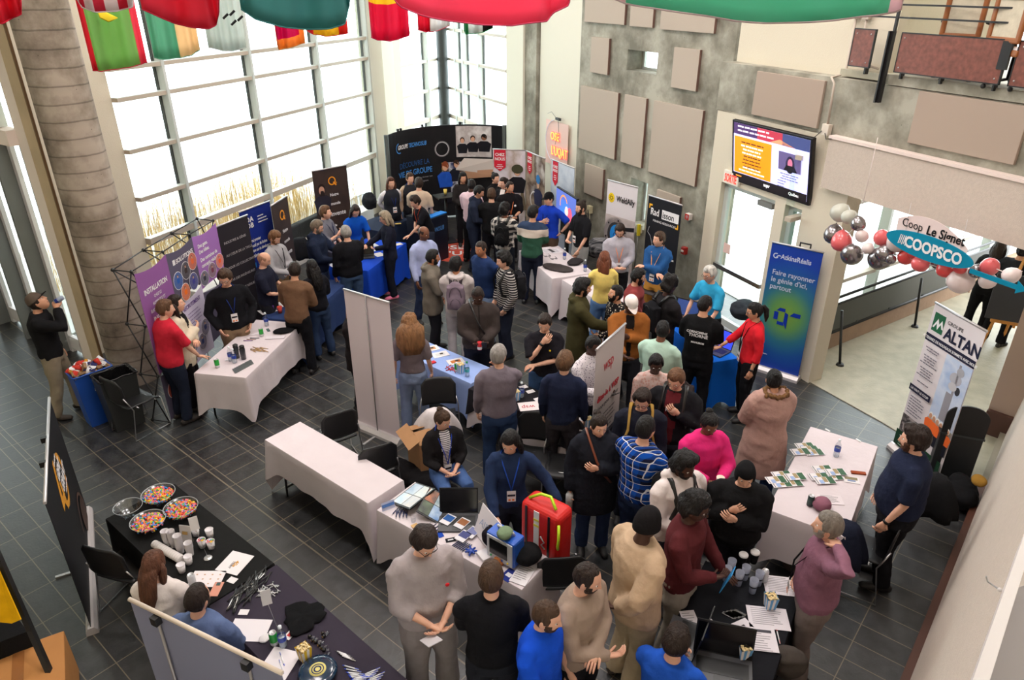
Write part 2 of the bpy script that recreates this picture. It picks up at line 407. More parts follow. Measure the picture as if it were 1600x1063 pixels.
# gallery floor and what closes it behind
struct(MB().prism([W3.pt(0.6,.1,0)[:2],W3.pt(0.6,4.5,0)[:2],W3.pt(-8,4.5,0)[:2],W3.pt(-8,.1,0)[:2]][::-1],4.14,4.22).build('floor_gallery',TERR))
wall_piece(W3,.3,.55,4.2,6.2,.3,2.6,'wall_gallery_end',CREAM)
for i in range(7): wall_piece(W3,-.6-i*1.1,-.25-i*1.1,4.2,7,4.3,4.6,'wall_gallery_column',CREAM2)
wall_piece(W3,-8,.4,5.35,5.6,3.7,3.9,'trim_gallery_beam',mat('grey_beam',(150,142,130),.7))
r =bpy.data.objects.new('window_9',None); COL.objects.link(r); struct(r); MB().box(W3.pt(-3.8,4.7,5.6),(9,.01,2.9),W3.ang).build('pane',GLASS,r)
for lb,s0,s1,z0,z1 in (('wide acoustic panel on the concrete beam above the wall television',.68,1.93,3.48,4.07),('long acoustic panel on the gallery edge under the burgundy guard panels',-1.92,-.68,3.55,4.11)):
    tag(bevel(MB().box((0,0,0),(s1-s0,.04,z1-z0)).build('acoustic_panel',mat('taupe_acoustic_fabric',(168,150,136),.95),None,W3.pt((s0+s1)/2,-.024,(z0+z1)/2),W3.ang),.005),lb,'acoustic panel')
# glass exit door
def door(fr,s0,s1,z0,z1,n,handle_s,fm=TRIMG,push=True,nn=.12):
    r =bpy.data.objects.new('door_%d'%n,None); COL.objects.link(r); struct(r); mb =MB()
    for (p,q,e,f) in ((s0,s0+.08,z0,z1),(s1-.08,s1,z0,z1),(s0,s1,z1-.08,z1),(s0,s1,z0,z0+.12)):
        mb.box(fr.pt((p+q)/2,nn,(e+f)/2),(q-p,.07,f-e),fr.ang)
    mb.build('door_frame',fm,r)
    MB().box(fr.pt((s0+s1)/2,nn,(z0+z1)/2),(s1-s0,.008,z1-z0),fr.ang).build('pane',GLASS,r)
    if push: MB().box(fr.pt((s0+s1)/2,nn-.09,1.02),(s1-s0-.1,.05,.07),fr.ang).build('push_bar',CHROME,r)
    return r
dr =door(W3,DR[0],DR[1],DR[2],DR[3],1,1.4)
bx =MB().box(W3.pt(1.45,.06,2.26),(.3,.07,.08),W3.ang).build('door_closer',mat('satin_metal',(150,148,142),.4,.8),dr)
door(W3,SW[0],SW[1],SW[2],SW[3],2,0,push=False)['kind'] ='structure'
# no-entry notice on the door glass
nt_ =thing('notice_sticker','small square prohibition notice with red ring stuck on the exit door glass','sign',W3.pt(2.2,.10,1.33),W3.ang)
MB().box((0,0,0),(.16,.004,.16)).build('sticker_sheet',printed((230,196,188)),nt_)
MB().lathe([(.05,-.003),(.05,.003),(.038,.003),(.038,-.003),(.05,-.003)],(0,-.005,0),24,R=Matrix.Rotation(math.pi/2,3,'X')).build('prohibition_ring',printed((190,60,50)),nt_)
MB().box((0,-.004,0),(.085,.003,.01),0,R=Matrix.Rotation(.7,3,'Y')).build('prohibition_bar',printed((190,60,50)),nt_)

# battered balcony wall under the camera, its kick board and its white cap
yb =P(1488.6,860).y
struct(MB().add([(1.5,.062,.1),(14.5,.062,.1),(14.5,-.30,4.7),(1.5,-.30,4.7),(1.5,-.5,.1),(14.5,-.5,.1),(14.5,-.5,4.7),(1.5,-.5,4.7)],
       [(0,3,2,1),(4,5,6,7),(0,1,5,4),(3,7,6,2),(0,4,7,3),(1,2,6,5)]).build('wall_balcony',BEIGE))
struct(MB().box(((1.5+8.4)/2,yb-.1,.055),(6.9,.2,.11)).build('baseboard_balcony',mat('dark_brown_board',(74,42,30),.5)))
struct(MB().box(((8.4+14.5)/2,yb-.1,.055),(6.1,.2,.11)).build('baseboard_ramp',mat('pale_board',(150,142,126),.7)))
q0,q1,q2,q3 =P(1605,822,4.55),P(1512,1085,4.55),P(1540,1085,4.55),P(1605,875,4.55)
q4,q5 =P(1700,1085,4.5),P(1700,875,4.5)
struct(MB().prism([(q.x,q.y) for q in (q0,q3,q2,q1)],4.50,4.55).build('trim_3',mat('white_gloss_paint',(236,230,230),.4)))
struct(MB().prism([(q.x,q.y) for q in (q3,q5,q4,q2)],4.44,4.50).build('trim_4',mat('lilac_grey_paint',(196,190,196),.6)))
hk =thing('cup_hook','small steel screw hook standing out of the balcony wall by its white cap','hook',P(1562,922,4.5)+Vector((0,0,.0)))
h0 =P(1562,922,4.5); h1 =P(1539,906,4.5)
MB().tube([Vector((0,0,0)),(h1-h0)*.8,(h1-h0)+Vector((0,0,.006))],.0012,6).build('shank',CHROME,hk)
MB().ell((0,0,0),(.0028,.0028,.0028)).build('wall_plug',paint((230,226,226)),hk)

# left: glazed entrance doors, plaster strip, pilaster
W5 =Frame(P(134,560),P(36,511),flip=True)
#print('W5', W5.A, W5.ang, corner(W1, W5), 'corner', cs1, cs2)

door_n =3
PINKW =mat('pink_white_plaster',(242,226,216),.8)
WOODC =mat('pale_wood_board',(196,172,140),.6,0,0,0,.12,2.0)
GREYD =mat('grey_door_stile',(112,114,112),.5)
Lw =lambda px,py: W5.hit(px,py)[0]
# W5: plaster strip, pale board, glazed doors with deep grey fins, header
k1 =corner(W1,W5)[0]
wall_piece(W1,k1+.06,-.02,0,6,0,.2,'wall_window_end',CREAM)
wall_piece(W5,-.33,0.0,0,6,-.02,.01,'wall_plaster_strip',PINKW)
wall_piece(W5,-.64,-.34,0,6,-.05,-.02,'wall_board_strip',WOODC)
wall_piece(W5,-.665,-.635,0,6,-.06,-.03,'trim_5',mat('brown_trim',(122,92,62),.6))
DW =8.6
wall_piece(W5,0,DW,3.24,3.44,-.14,.06,'trim_6',PINKW)
for i in range(5):
    s0 =.02 +i *.97
    r =bpy.data.objects.new('door_%d'%(3+i),None); COL.objects.link(r); struct(r)
    MB().box(W5.pt(s0+.47,-.09,1.62),(.05,.2,3.24),W5.ang).build('door_fin',GREYD,r)
    mb =MB()
    mb.box(W5.pt(s0+.40,.03,1.62),(.09,.06,3.24),W5.ang); mb.box(W5.pt(s0+.04,.03,1.62),(.04,.06,3.24),W5.ang)
    mb.box(W5.pt(s0+.22,.03,.18),(.4,.06,.22),W5.ang); mb.box(W5.pt(s0+.73,.03,.18),(.46,.06,.22),W5.ang)
    mb.build('door_frame',mat('door_frame_paint',(214,210,214),.5),r)
    MB().box(W5.pt(s0+.485,.05,1.62),(.97,.008,3.24),W5.ang).build('pane',GLASS,r)
    MB().tube([W5.pt(s0+.62,-.06,.8),W5.pt(s0+.62,-.06,1.9)],.016,8).build('door_handle',mat('dark_handle',(70,66,66),.4),r)
r =bpy.data.objects.new('window_6',None); COL.objects.link(r); struct(r)
MB().box(W5.pt(DW/2,.05,4.7),(DW,.008,2.5),W5.ang).build('pane',GLASS,r)
mb =MB()
for s_ in (.35,1.4,2.4): mb.box(W5.pt(s_,-.02,4.7),(.07,.12,2.5),W5.ang)
mb.build('mullion',TRIMG,r)
wall_piece(W5,4.9,DW,0,3.24,0,.06,'window_7',GLASS)

# round concrete column
colx =struct(MB().lathe([(.325,0),(.325,6.2)],(3.49,10.12,0),48).build('wall_round_column',CONCP))

# closing walls, ceiling
struct(MB().box((4,-3.2,4.3),(22,.2,8.6)).build('wall_back',CREAM))
struct(MB().box((-2.6,8.3,4.3),(.2,23,8.6)).build('wall_side',CREAM))
struct(MB().box((-.2,19.8,4.3),(5.2,.2,8.6)).build('wall_far',CREAM))
struct(MB().box((7,8.5,8.75),(24,27,.2)).build('ceiling',mat('ceiling_paint',(225,220,210),.9)))
wall_piece(W5,-.6,8.6,5.95,8.7,.0,.15,'wall_above_doors',CREAM)
wall_piece(W1,-2.2,cs1+1,6.0,8.7,0,.2,'wall_above_windows',CREAM)
wall_piece(W2,-.3,cs2+.5,6.0,8.7,0.05,.25,'wall_above_concrete',CREAM)

# ramp corridor beyond the cream wall: kerb, glazing, far wall
R1 =P(1262,560); R2 =P(1455,480)
WR =Frame(R1,R2)
struct(MB().box(WR.pt(4.0,.12,.14),(7.8,.24,.28),WR.ang).build('wall_kerb',mat('rosy_concrete',(150,122,98),.8,0,.3,20,.1,4)))
rt =bpy.data.objects.new('window_8',None); COL.objects.link(rt); struct(rt)
mb =MB()
for s_ in (WR.hit(1345,400)[0],WR.hit(1395,370)[0]+.25,WR.hit(1500,350)[0]+.2,WR.hit(1500,350)[0]+2.0):
    mb.box(WR.pt(s_,.30,1.6),(.07,.16,3.2),WR.ang)
mb.build('mullion',TRIMG,rt)
mb =MB()
for z_ in (.32,.98,2.25,3.1): mb.box(WR.pt(3.6,.30,z_),(8.6,.1,.06),WR.ang)
mb.build('transom',TRIMB,rt)
MB().box(WR.pt(3.6,.36,1.7),(8.6,.008,3.0),WR.ang).build('pane',GLASS,rt)
wall_piece(WR,-.1,.12,0,2.8,.26,.4,'wall_ramp_pier',CREAM)
struct(MB().box(W3.pt(-3.6,3.2,3.36),(7.6,6.2,.12),W3.ang).build('ceiling_ramp',CREAM))
w4a,w4b =P(1541,671),P(1566,680)
W4 =Frame(w4a,w4b)
s4 =W4.hit(1566,560)[0]
#print('W4', W4.A, W4.u, s4)
struct(MB().box(W4.pt(1.76,-.12,.17),(3.6,.06,.34),W4.ang).build('baseboard_ramp_end',mat('red_brown_base',(86,56,44),.6)))
struct(MB().box(W4.pt(1.76,-.02,1.6),(3.6,.14,3.2),W4.ang).build('wall_ramp_end',mat('tan_wall',(176,152,132),.85)))
# ------------------------------------------------------------------ outside: snow, dry grass
SNOW =mat('snow',(245,248,252),.8,0,.3,3)
struct(MB().prism([(-40,30),(1.6,26),(3.35,12.3),(14.6,16.4),(20,30),(60,30),(60,90),(-40,90)],-.6,.02).build('ground_snow_bank',SNOW))
struct(MB().prism([(14.2,14.9),(12.6,6),(11.0,2.9),(15,2.2),(60,-9),(90,40),(40,60),(17,30)],-.5,.015).build('ground_snow',SNOW))
struct(MB().prism([(3.35,11.6),(4.6,12.0),(6,17),(6,26),(1.9,26)],-.5,-.004).build('ground_entrance',SNOW))
rng =random.Random(5)
mb =MB()
for i in range(3400):
    s_ =rng.uniform(.1,7.0); n_ =.35 +rng.random() ** 1.4 *3.2
    q =W1.pt(s_,n_,.02); h =rng.uniform(.7,1.75) *(1.0 if n_>.8 else .8); a =rng.uniform(0,6.28); w =.0045
    dx,dy =math.cos(a) *w,math.sin(a) *w; lx,ly =rng.uniform(-.25,.25) *h *.6,rng.uniform(-.25,.25) *h *.6
    m1 =q +Vector((lx*.35,ly*.35,h*.55)); t1 =q +Vector((lx,ly,h))
    mb.add([q-Vector((dx,dy,0)),q+Vector((dx,dy,0)),m1+Vector((dx,dy,0))*.8,m1-Vector((dx,dy,0))*.8,t1],[(0,1,2,3),(3,2,4)])
gr =mb.build('dry_grass',mat('dry_grass',(214,184,128),.8)); stuff(gr); gr['label'] ='tall dry straw coloured grass standing in snow outside the window wall'; gr['category'] ='grass'
# ------------------------------------------------------------------ gallery guard, conduit, television, exit sign
def line_bar(mb,a,b,r,mi=0,n=6): mb.tube([a,b],r,n,mi)
def w3(s,n,z): return W3.pt(s,n,z)
gd =thing('gallery_guard','black steel gallery railing carrying riveted burgundy speckled guard panels','railing',w3(-1,0,4.2))
gl =Vector(gd.location)
BURG =mat('burgundy_speckled_laminate',(118,66,54),.45,0,0,0,.28,22)
def gpanel(s0,s1,z0,z1):
    o =MB().box(w3((s0+s1)/2,-.08,(z0+z1)/2)-gl,(abs(s1-s0),.014,z1-z0),W3.ang).build('guard_panel',BURG,gd)
    f =MB()
    for z_ in (z0,z1): f.box(w3((s0+s1)/2,-.075,z_)-gl,(abs(s1-s0)+.01,.03,.012),W3.ang)
    for s_ in (s0,s1): f.box(w3(s_,-.075,(z0+z1)/2)-gl,(.012,.03,z1-z0),W3.ang)
    f.build('edge_strip',BLACKM,o)
    for s_ in (s0+.05,s1-.05):
        for z_ in (z0+.05,z1-.05):
            MB().ell(w3(s_,-.09,z_)-gl,(.009,.009,.009),8,6).build('rivet',CHROME,o)
gpanel(.03,.33,4.29,4.70)
gpanel(-1.56,-.33,4.28,4.69)
gpanel(-1.56-.8,-1.66,4.28,4.69)
gpanel(-3.2,-2.4,4.28,4.69)
for s_,zb in ((-.2,3.93),):
    MB().box(w3(s_,-.09,(zb+4.7)/2)-gl,(.07,.05,4.7-zb),W3.ang).box(w3(s_,-.12,(zb+4.7)/2)-gl,(.02,.05,4.7-zb),W3.ang).build('bracket',BLACKM,gd)
for s_,z_ in ((-.2,4.6),(-1.55,4.45),(-2.6,4.3)):
    MB().box(w3(s_,-.06,z_/2+2.65)-gl,(.028,.028,5.3-z_),W3.ang).build('post',BLACKM,gd)
mb =MB(); mb.box(w3(-1.55,-.085,4.55)-gl,(.1,.03,.26),W3.ang); mb.build('post_shoe',BLACKM,gd)
for z_ in (4.84,4.97):
    mb =MB(); mb.box(w3(-1.9,-.06,z_)-gl,(4.2,.018,.018),W3.ang); mb.build('rail',BLACKM,gd)
mb =MB()
for s_ in (.1,-.4,-.9,-1.5): mb.box(w3(s_,-.03,4.27)-gl,(.02,.06,.12),W3.ang)
mb.build('foot_bracket',BLACKM,gd)

# chairs on the gallery
TANL =mat('tan_leather',(140,80,34),.5)
def GQ(px,py):
    q =P(px,py,4.24); d_ =np.array([q.x,q.y]) -W3.A; return float(d_ @ W3.u),float(d_ @ W3.n)
def gallery_chair(s_,n_,rz,lab):
    q =w3(s_,n_,4.22); t =thing('lounge_chair',lab,'chair',q,W3.ang+rz); t.scale =(.80,) *3
    o =bevel(MB().box((0,0,.44),(.52,.5,.08)).build('seat',TANL,t),.02)
    for x,z,w_,h_ in ((0,1.07,.5,.09),(0,.58,.5,.07),(-.22,.82,.07,.5),(.22,.82,.07,.5)): bevel(MB().box((x,.25,z),(w_,.05,h_)).build('back_frame',TANL,t),.02)
    MB().box((0,.25,.82),(.40,.012,.44)).build('back_mesh',cloth((196,186,166)),t)
    for sx in (-1,1):
        MB().tube([(sx*.27,.2,.75),(sx*.3,.0,.72),(sx*.3,-.22,.66),(sx*.27,-.25,.45)],.018,8).build('arm',BLACKM,t)
    mb =MB(); mb.tube([(0,0,.42),(0,0,.12)],.03,8)
    for k in range(5):
        a =k *2 *math.pi /5; mb.tube([(0,0,.12),(.28*math.cos(a),.28*math.sin(a),.07)],.016,6)
    mb.build('star_base',BLACKM,t)
    for k in range(5):
        a =k *2 *math.pi /5; MB().ell((.28*math.cos(a),.28*math.sin(a),.033),(.033,.033,.033),10,8).build('caster',BLACKM,t)
gallery_chair(*GQ(1492,124),.3,'tan leather swivel chair on the gallery, nearest the black bracket post')
gallery_chair(*GQ(1572,136),-.2,'tan and white swivel chair on the gallery, farther from the black bracket post')

# conduit with two switch boxes and the socket box by the television
cd =thing('cable_conduit','grey metal conduit with two switch boxes running down the cream wall to a socket box','conduit',w3(.62,-.05,4.0))
cl =Vector(cd.location); CON =mat('painted_conduit',(186,172,158),.5)
MB().tube([w3(.58,.17,4.9)-cl,w3(.58,.17,4.16)-cl,w3(.6,-.03,4.12)-cl,w3(.52,-.05,4.06)-cl,w3(.5,-.05,3.56)-cl],.016,8).build('pipe',CON,cd)
MB().tube([w3(.42,.17,4.9)-cl,w3(.42,.17,4.38)-cl,w3(.38,.17,4.3)-cl,w3(.1,.17,4.26)-cl],.013,8).build('pipe',CON,cd)
bevel(MB().box(w3(.58,.17,4.86)-cl,(.09,.06,.14),W3.ang).build('switch_box',CON,cd),.006)
bevel(MB().box(w3(.42,.17,4.86)-cl,(.09,.06,.14),W3.ang).build('switch_box',CON,cd),.006)
bevel(MB().box(w3(.50,-.05,3.50)-cl,(.11,.07,.14),W3.ang).build('socket_box',mat('ivory_plastic',(212,200,186),.5),cd),.006)
MB().tube([w3(.54,-.09,3.48)-cl,w3(.62,-.12,3.38)-cl,w3(.66,-.12,3.25)-cl],.005,6).tube([w3(.48,-.09,3.46)-cl,w3(.42,-.12,3.40)-cl,w3(.33,-.12,3.42)-cl],.005,6).build('black_cable',plastic((22,22,24)),cd)

# local display board: x to the reader's right, z up, faces -y
class Board:
    def __init__(s,root,w,h,y=0.0,curve=0.0): s.r =root; s.w =w; s.h =h; s.y =y; s.k =0; s.c =curve
    def _y(s): s.k += 1; return s.y -.0012 -.0006 *s.k
    def rect(s,x,z,w,h,m,name='printed_panel'):
        y =s._y(); return MB().box((x+w/2,y,z+h/2),(w,.0012,h)).build(name,m,s.r)
    def poly(s,pts,m,name='printed_shape'):
        y =s._y(); return MB().prism(pts,y,y+.001,axis='y').build(name,m,s.r)
    def ell(s,x,z,rx,rz,m,name='printed_disc',n=28):
        return s.poly([(x+rx*math.cos(2*math.pi*i/n),z+rz*math.sin(2*math.pi*i/n)) for i in range(n)],m,name)
    def ring(s,x,z,r0,r1,m,name='printed_ring',a0=0,a1=360,n=32,sq=1.0):
        y =s._y(); mb =MB()
        for i in range(n):
            t0 =math.radians(a0+(a1-a0)*i/n); t1 =math.radians(a0+(a1-a0)*(i+1)/n)
            pts =[(x+r*math.cos(t),z+r*sq*math.sin(t)) for r,t in ((r0,t0),(r1,t0),(r1,t1),(r0,t1))]
            mb.add([(p[0],y,p[1]) for p in pts],[(0,1,2,3)])
        return mb.build(name,m,s.r)
    def txt(s,b,x,z,size,m,**k):
        y =s._y() -.0006; return text(s.r,b,(x,y,z),size,m,**k)
    def bars(s,x,z,w,n,gap,th,m,seed=1,align='l',name='small_print'):
        """small print too fine to read in the photograph, as word-length strokes"""
        y =s._y(); mb =MB(); rg =random.Random(seed)
        for i in range(n):
            ww =w *rg.uniform(.6,1.0); x0 =x if align == 'l' else x +(w-ww) /2; u =0
            while u <ww:
                l =min(rg.uniform(.08,.22)*w,ww-u); mb.box((x0+u+l*.42,y,z-i*gap),(l*.84,.0008,th)); u += l
        return mb.build(name,m,s.r)
    def photo(s,x,z,w,h,cols,seed=0,name='printed_photo'):
        """soft patchwork picture: procedural blobs in the colours of the printed photograph"""
        m =bpy.data.materials.new('printed_picture'); m.use_nodes =True; nt =m.node_tree; b =nt.nodes['Principled BSDF']; N =nt.nodes.new; L =nt.links.new
        tc =N('ShaderNodeTexCoord'); mp =N('ShaderNodeMapping'); mp.inputs['Location'].default_value =(seed*3.1,seed,seed*1.7); L(tc.outputs['Object'],mp.inputs[0])
        n =N('ShaderNodeTexNoise'); n.inputs['Scale'].default_value =2.2 /max(w,h) *1.2; n.inputs['Detail'].default_value =5; L(mp.outputs[0],n.inputs['Vector'])
        r =N('ShaderNodeValToRGB'); e =r.color_ramp.elements; e[0].color =rgb(cols[0]); e[0].position =.34; e[1].color =rgb(cols[-1]); e[1].position =.66
        for i,c in enumerate(cols[1:-1]): q =e.new(.34+.32*(i+1)/(len(cols)-1)); q.color =rgb(c)
        L(n.outputs[0],r.inputs[0]); L(r.outputs[0],b.inputs['Base Color']); b.inputs['Roughness'].default_value =.55
        return s.rect(x,z,w,h,m,name)
    def figure(s,x,z,h,top,skin=(214,168,140),hair=(60,42,32),legs=None):
        """a printed person: head, hair, torso, arms"""
        k =h
        if legs: s.poly([(x-.13*k,z),(x+.13*k,z),(x+.12*k,z+.42*k),(x-.12*k,z+.42*k)],printed(legs),'printed_legs')
        s.poly([(x-.15*k,z+.38*k),(x+.15*k,z+.38*k),(x+.2*k,z+.66*k),(x+.1*k,z+.74*k),(x-.1*k,z+.74*k),(x-.2*k,z+.66*k)],printed(top),'printed_torso')
        s.ell(x,z+.88*k,.085*k,.11*k,printed(hair),'printed_hair',16)
        s.ell(x,z+.85*k,.066*k,.088*k,printed(skin),'printed_face',16)

WHT =printed((238,236,238)); BLK =printed((18,18,22))
# wall television
tv =thing('wall_television','large wall television over the exit door showing an orange and lilac notice','television',W3.pt(1.36,-.11,2.93),W3.ang+math.pi)
tv.rotation_euler =(math.radians(9),0,W3.ang+math.pi)
bevel(MB().box((0,.03,0),(1.58,.06,.92)).build('casing',plastic((16,14,18)),tv),.006)
MB().box((0,.09,0),(.3,.1,.3)).build('wall_mount',BLACKM,tv)
def scr(c,s=.9): return glow('screen_glow',c,s)
bd =Board(tv,1.5,.86,0.0)
bd.rect(-.75,-.41,1.5,.84,scr((200,200,250),.95),'screen')
bd.rect(-.75,.27,.5,.16,scr((70,44,96),.8),'banner_strip'); bd.rect(-.25,.27,.5,.16,scr((178,50,70),.8),'banner_strip'); bd.rect(.25,.27,.5,.16,scr((60,70,120),.8),'banner_strip')
bd.poly([(.0,.27),(.5,.27),(.2,.34)],scr((226,150,110),.8))
bd.rect(-.73,-.30,.78,.54,scr((216,140,8),.95),'orange_panel')
bd.rect(-.75,-.43,1.5,.12,scr((24,14,20),.3),'footer_strip')
bd.bars(-.66,.39,.95,1,.05,.022,scr((235,225,240)),3); bd.bars(-.66,.33,1.1,1,.05,.022,scr((235,225,240)),4)
bd.bars(-.62,.17,.56,5,.05,.02,scr((120,60,20),.6),5,'c'); bd.bars(-.6,.12,.5,3,.052,.024,scr((245,235,215)),6,'c')
bd.bars(-.6,-.08,.5,3,.05,.018,scr((120,60,20),.6),7,'c'); bd.bars(-.62,-.2,.56,2,.05,.022,scr((245,235,215)),8,'c')
bd.rect(.2,-.06,.42,.25,scr((96,84,130),.7),'screen_picture'); bd.ell(.42,.03,.085,.12,scr((20,14,24),.3)); bd.ell(.42,.05,.045,.065,scr((196,110,140),.8)); bd.poly([(.3,-.06),(.56,-.06),(.5,.02),(.35,.02)],scr((20,14,24),.3))
bd.bars(.2,-.11,.44,3,.035,.012,scr((110,110,150),.7),9,'c'); bd.bars(.2,-.22,.2,3,.04,.012,scr((110,110,150),.7),10)
bd.txt('uqar',-.08,-.385,.07,scr((235,235,235)),bold=.002)
bd.txt('Québec',.42,-.385,.06,scr((235,235,235)),bold=.001)
bd.bars(-.68,-.35,.16,1,.03,.018,scr((240,150,40)),11)
# exit sign
ex =thing('exit_sign','white wall sign with the red word sortie beside the television','sign',W3.pt(2.16,-.05,2.50),W3.ang+math.pi)
bevel(MB().box((0,.02,0),(.34,.05,.2)).build('sign_box',plastic((232,226,214)),ex),.005)
Board(ex,.3,.2,-.006).txt('SORTIE',0,-.065,.17,glow('red_sign',(232,62,44),1.0),align='CENTER',sx=.5,bold=.004)
# ------------------------------------------------------------------ tables and their cloths
TZ =.72
def rect_of(p0,p1,p2,z=TZ):
    """rectangle from three corners; returns centre, length, width, angle of the length axis"""
    A,B,C =P(*p0,z),P(*p1,z),P(*p2,z); u =B -A; v =C -A; L =u.length; u.normalize(); n =Vector((-u.y,u.x,0)); W =v.dot(n)
    c =A +u *L /2 +n *W /2; return Vector((c.x,c.y,0)),L,abs(W),math.atan2(u.y,u.x)
TAB ={}
def cloth_mesh(L,W,drop,col,seed=0,amp=.018,corner=.14,drops=None,rough=.9):
    """top sheet plus a skirt that waves and hangs in points at the corners"""
    rg =random.Random(seed); r =.025; hx,hy =L /2 +.004,W /2 +.004; per =[]
    n1,n2 =max(18,int(L/.035)),max(12,int(W/.035))
    def side(a,b,n,nx,ny,dr):
        for i in range(n):
            t =i /n; e =min(t,1-t) *math.hypot(b[0]-a[0],b[1]-a[1]); per.append((a[0]+(b[0]-a[0])*t,a[1]+(b[1]-a[1])*t,nx,ny,e,dr,t))
    c =[(-hx,-hy),(hx,-hy),(hx,hy),(-hx,hy)]; ds =drops or (drop,) *4
    side(c[0],c[1],n1,0,-1,ds[0]); side(c[1],c[2],n2,1,0,ds[1]); side(c[2],c[3],n1,0,1,ds[2]); side(c[3],c[0],n2,-1,0,ds[3])
    N =len(per); ph =[rg.uniform(0,6.28) for _ in range(6)]; vs =[]; rows =9; s =0
    for j in range(rows):
        t =j /(rows-1)
        for i,(x,y,nx,ny,e,dr,tt) in enumerate(per):
            # average the normal round the corners
            pv,nxp =per[i-1],per[(i+1)%N]
            k =math.exp(-(e/.09) ** 2); cx,cy =(math.copysign(1,x),math.copysign(1,y)); mx,my =nx *(1-k) +cx *k *.75,ny *(1-k) +cy *k *.75
            q =i *.035
            wv =(math.sin(q*11+ph[0])*.5+math.sin(q*23+ph[1])*.3+math.sin(q*5+ph[2])*.5) *amp *t *(1-.3*k)
            ln =dr *(1+corner*k/max(.2,dr)) +.015 *math.sin(q*4+ph[3]) *t
            out =wv +.012 *t +.045 *k *t *min(1,dr/.4); z =TZ +.006 -ln *t
            if t == 0: out =0
            elif j == 1: out =.006; z =TZ -.008
            vs.append((x+mx*out,y+my*out,z))
    fs =[(j*N+i,(j+1)*N+i,(j+1)*N+(i+1)%N,j*N+(i+1)%N) for j in range(rows-1) for i in range(N)]
    fs =[f[::-1] for f in fs]
    mb =MB(); mb.add(vs,fs,0,True)
    # top sheet with very slight sag and crease
    gx,gy =24,10; tv_ =[]
    for b in range(gy+1):
        for a in range(gx+1):
            x,y =-hx +2 *hx *a /gx,-hy +2 *hy *b /gy; ed =0 <a <gx and 0 <b <gy
            tv_.append((x,y,TZ+.006+(.0025*math.sin(x*9+ph[4])*math.sin(y*14+ph[5]) if ed else 0)))
    mb.add(tv_,[(b*(gx+1)+a,b*(gx+1)+a+1,(b+1)*(gx+1)+a+1,(b+1)*(gx+1)+a) for b in range(gy) for a in range(gx)],0,True)
    return mb
def table(key,p0,p1,p2,col,label,clabel,drop=.52,seed=0,group=None,**k):
    c,L,W,a =rect_of(p0,p1,p2); TAB[key] =(c,L,W,a)
    t =thing('folding_table',label,'table',c,a)
    bevel(MB().box((0,0,TZ-.02),(L-.01,W-.01,.04)).build('tabletop',plastic((206,202,196),.5),t),.008)
    for sx in (-1,1):
        for sy in (-1,1):
            MB().tube([(sx*(L/2-.18),sy*(W/2-.07),TZ-.04),(sx*(L/2-.16),sy*(W/2-.05),0)],.013,8).build('leg',BLACKM,t)
        MB().tube([(sx*(L/2-.165),-(W/2-.05),.12),(sx*(L/2-.165),W/2-.05,.12)],.011,8).build('crossbar',BLACKM,t)
    o =cloth_mesh(L,W,drop,col,seed,**k).build('tablecloth',mat('table_linen',col,.85,0,.12,18,.03,4,.15),None,c,a)
    tag(o,clabel,'tablecloth'); return o
WT =(216,205,209)
table('T1',(384,591),(471,506),(313,576),WT,'folding table behind the red polo shirt, in front of the purple pop-up display','white cloth on the table facing the purple pop-up display',.50,1,drops=(.48,.42,.3,.5))
table('T2',(473,503),(543,440),(413,495),(46,64,108),'folding table under the slate blue cloth behind the brown sweater','slate blue cloth on the table next to the purple display table',.60,2)
table('T3',(575,424),(634,380),(510,414),(22,70,190),'folding table under the royal blue cloth with the orange letter mark','royal blue cloth with an orange letter mark on its front',.64,3)
table('T4',(592,362),(672,330),(573,345),(34,44,66),'folding table under the dark navy cloth at the curved black backdrop','dark navy cloth on the table at the curved black backdrop',.6,4)
table('T5',(863,436),(812,392),(911,414),WT,'folding table strewn with shirts by the striped sweater','white cloth under the folded dark shirts near the striped sweater',.55,5)
table('T6',(879,438),(952,482),(913,427),WT,'folding table between the olive parka and the yellow sweater','white cloth on the table beside the yellow sweater',.60,6)
table('T7',(1114,567),(1046,510),(1146,555),(18,104,214),'folding table with laptops by the blue gradient banner','bright blue cloth hanging under the open laptops',.64,7)
table('T8',(736,600),(618,548),(752,570),(150,172,224),'folding table under the pale blue cloth beside the curly haired woman','pale blue cloth on the table beside the curly haired woman',.5,8)
table('T9',(733,608),(925,692),(760,578),(34,32,38),'folding table with a black cloth over a white one behind the leaning grey banner','black cloth on the long table at the upright grey banner',.24,9)
table('T10',(575,787),(415,688),(632,753),WT,'empty folding table fully draped in white, in front of two black chairs','plain white cloth on the empty table with nothing on it',.58,10,drops=(.58,.6,.4,.56))
table('T11',(590,798),(815,922),(641,751),WT,'folding table carrying the photo binder, monitor and pens','white cloth under the photo binder and the medical monitor',.52,11)
table('T12',(273,758),(427,881),(167,812),(26,26,26),'folding table under the black cloth with the candy bowls','black cloth under the bowls of candy and paper cups',.55,12,amp=.01)
table('T13',(432,884),(640,1068),(322,941),(56,50,62),'folding table under the dark plum cloth with pens and popcorn','dark plum cloth under the popcorn box and pens',.55,13,amp=.008)
table('T14',(1103,878),(1022,1040),(1252,922),(24,25,30),'folding table under the black cloth with clear cups by the purple shirt','black cloth under the frosted cups and printed sheets',.55,14)
table('T15',(1267,668),(1200,797),(1370,700),WT,'folding table spread with leaflets in front of the tall tower banner','white cloth spread with leaflets in front of the tower banner',.50,15)
# second cloth under the black one
c_,L_,W_,a_ =TAB['T9']
o =cloth_mesh(L_-.02,W_-.02,.42,WT,21,amp=.012).build('under_cloth',mat('table_linen',WT,.85,0,.12,18,.03,4,.15),None,Vector((c_.x,c_.y,-.012)),a_); tag(o,'white cloth showing beneath the black cloth of the long table','tablecloth')
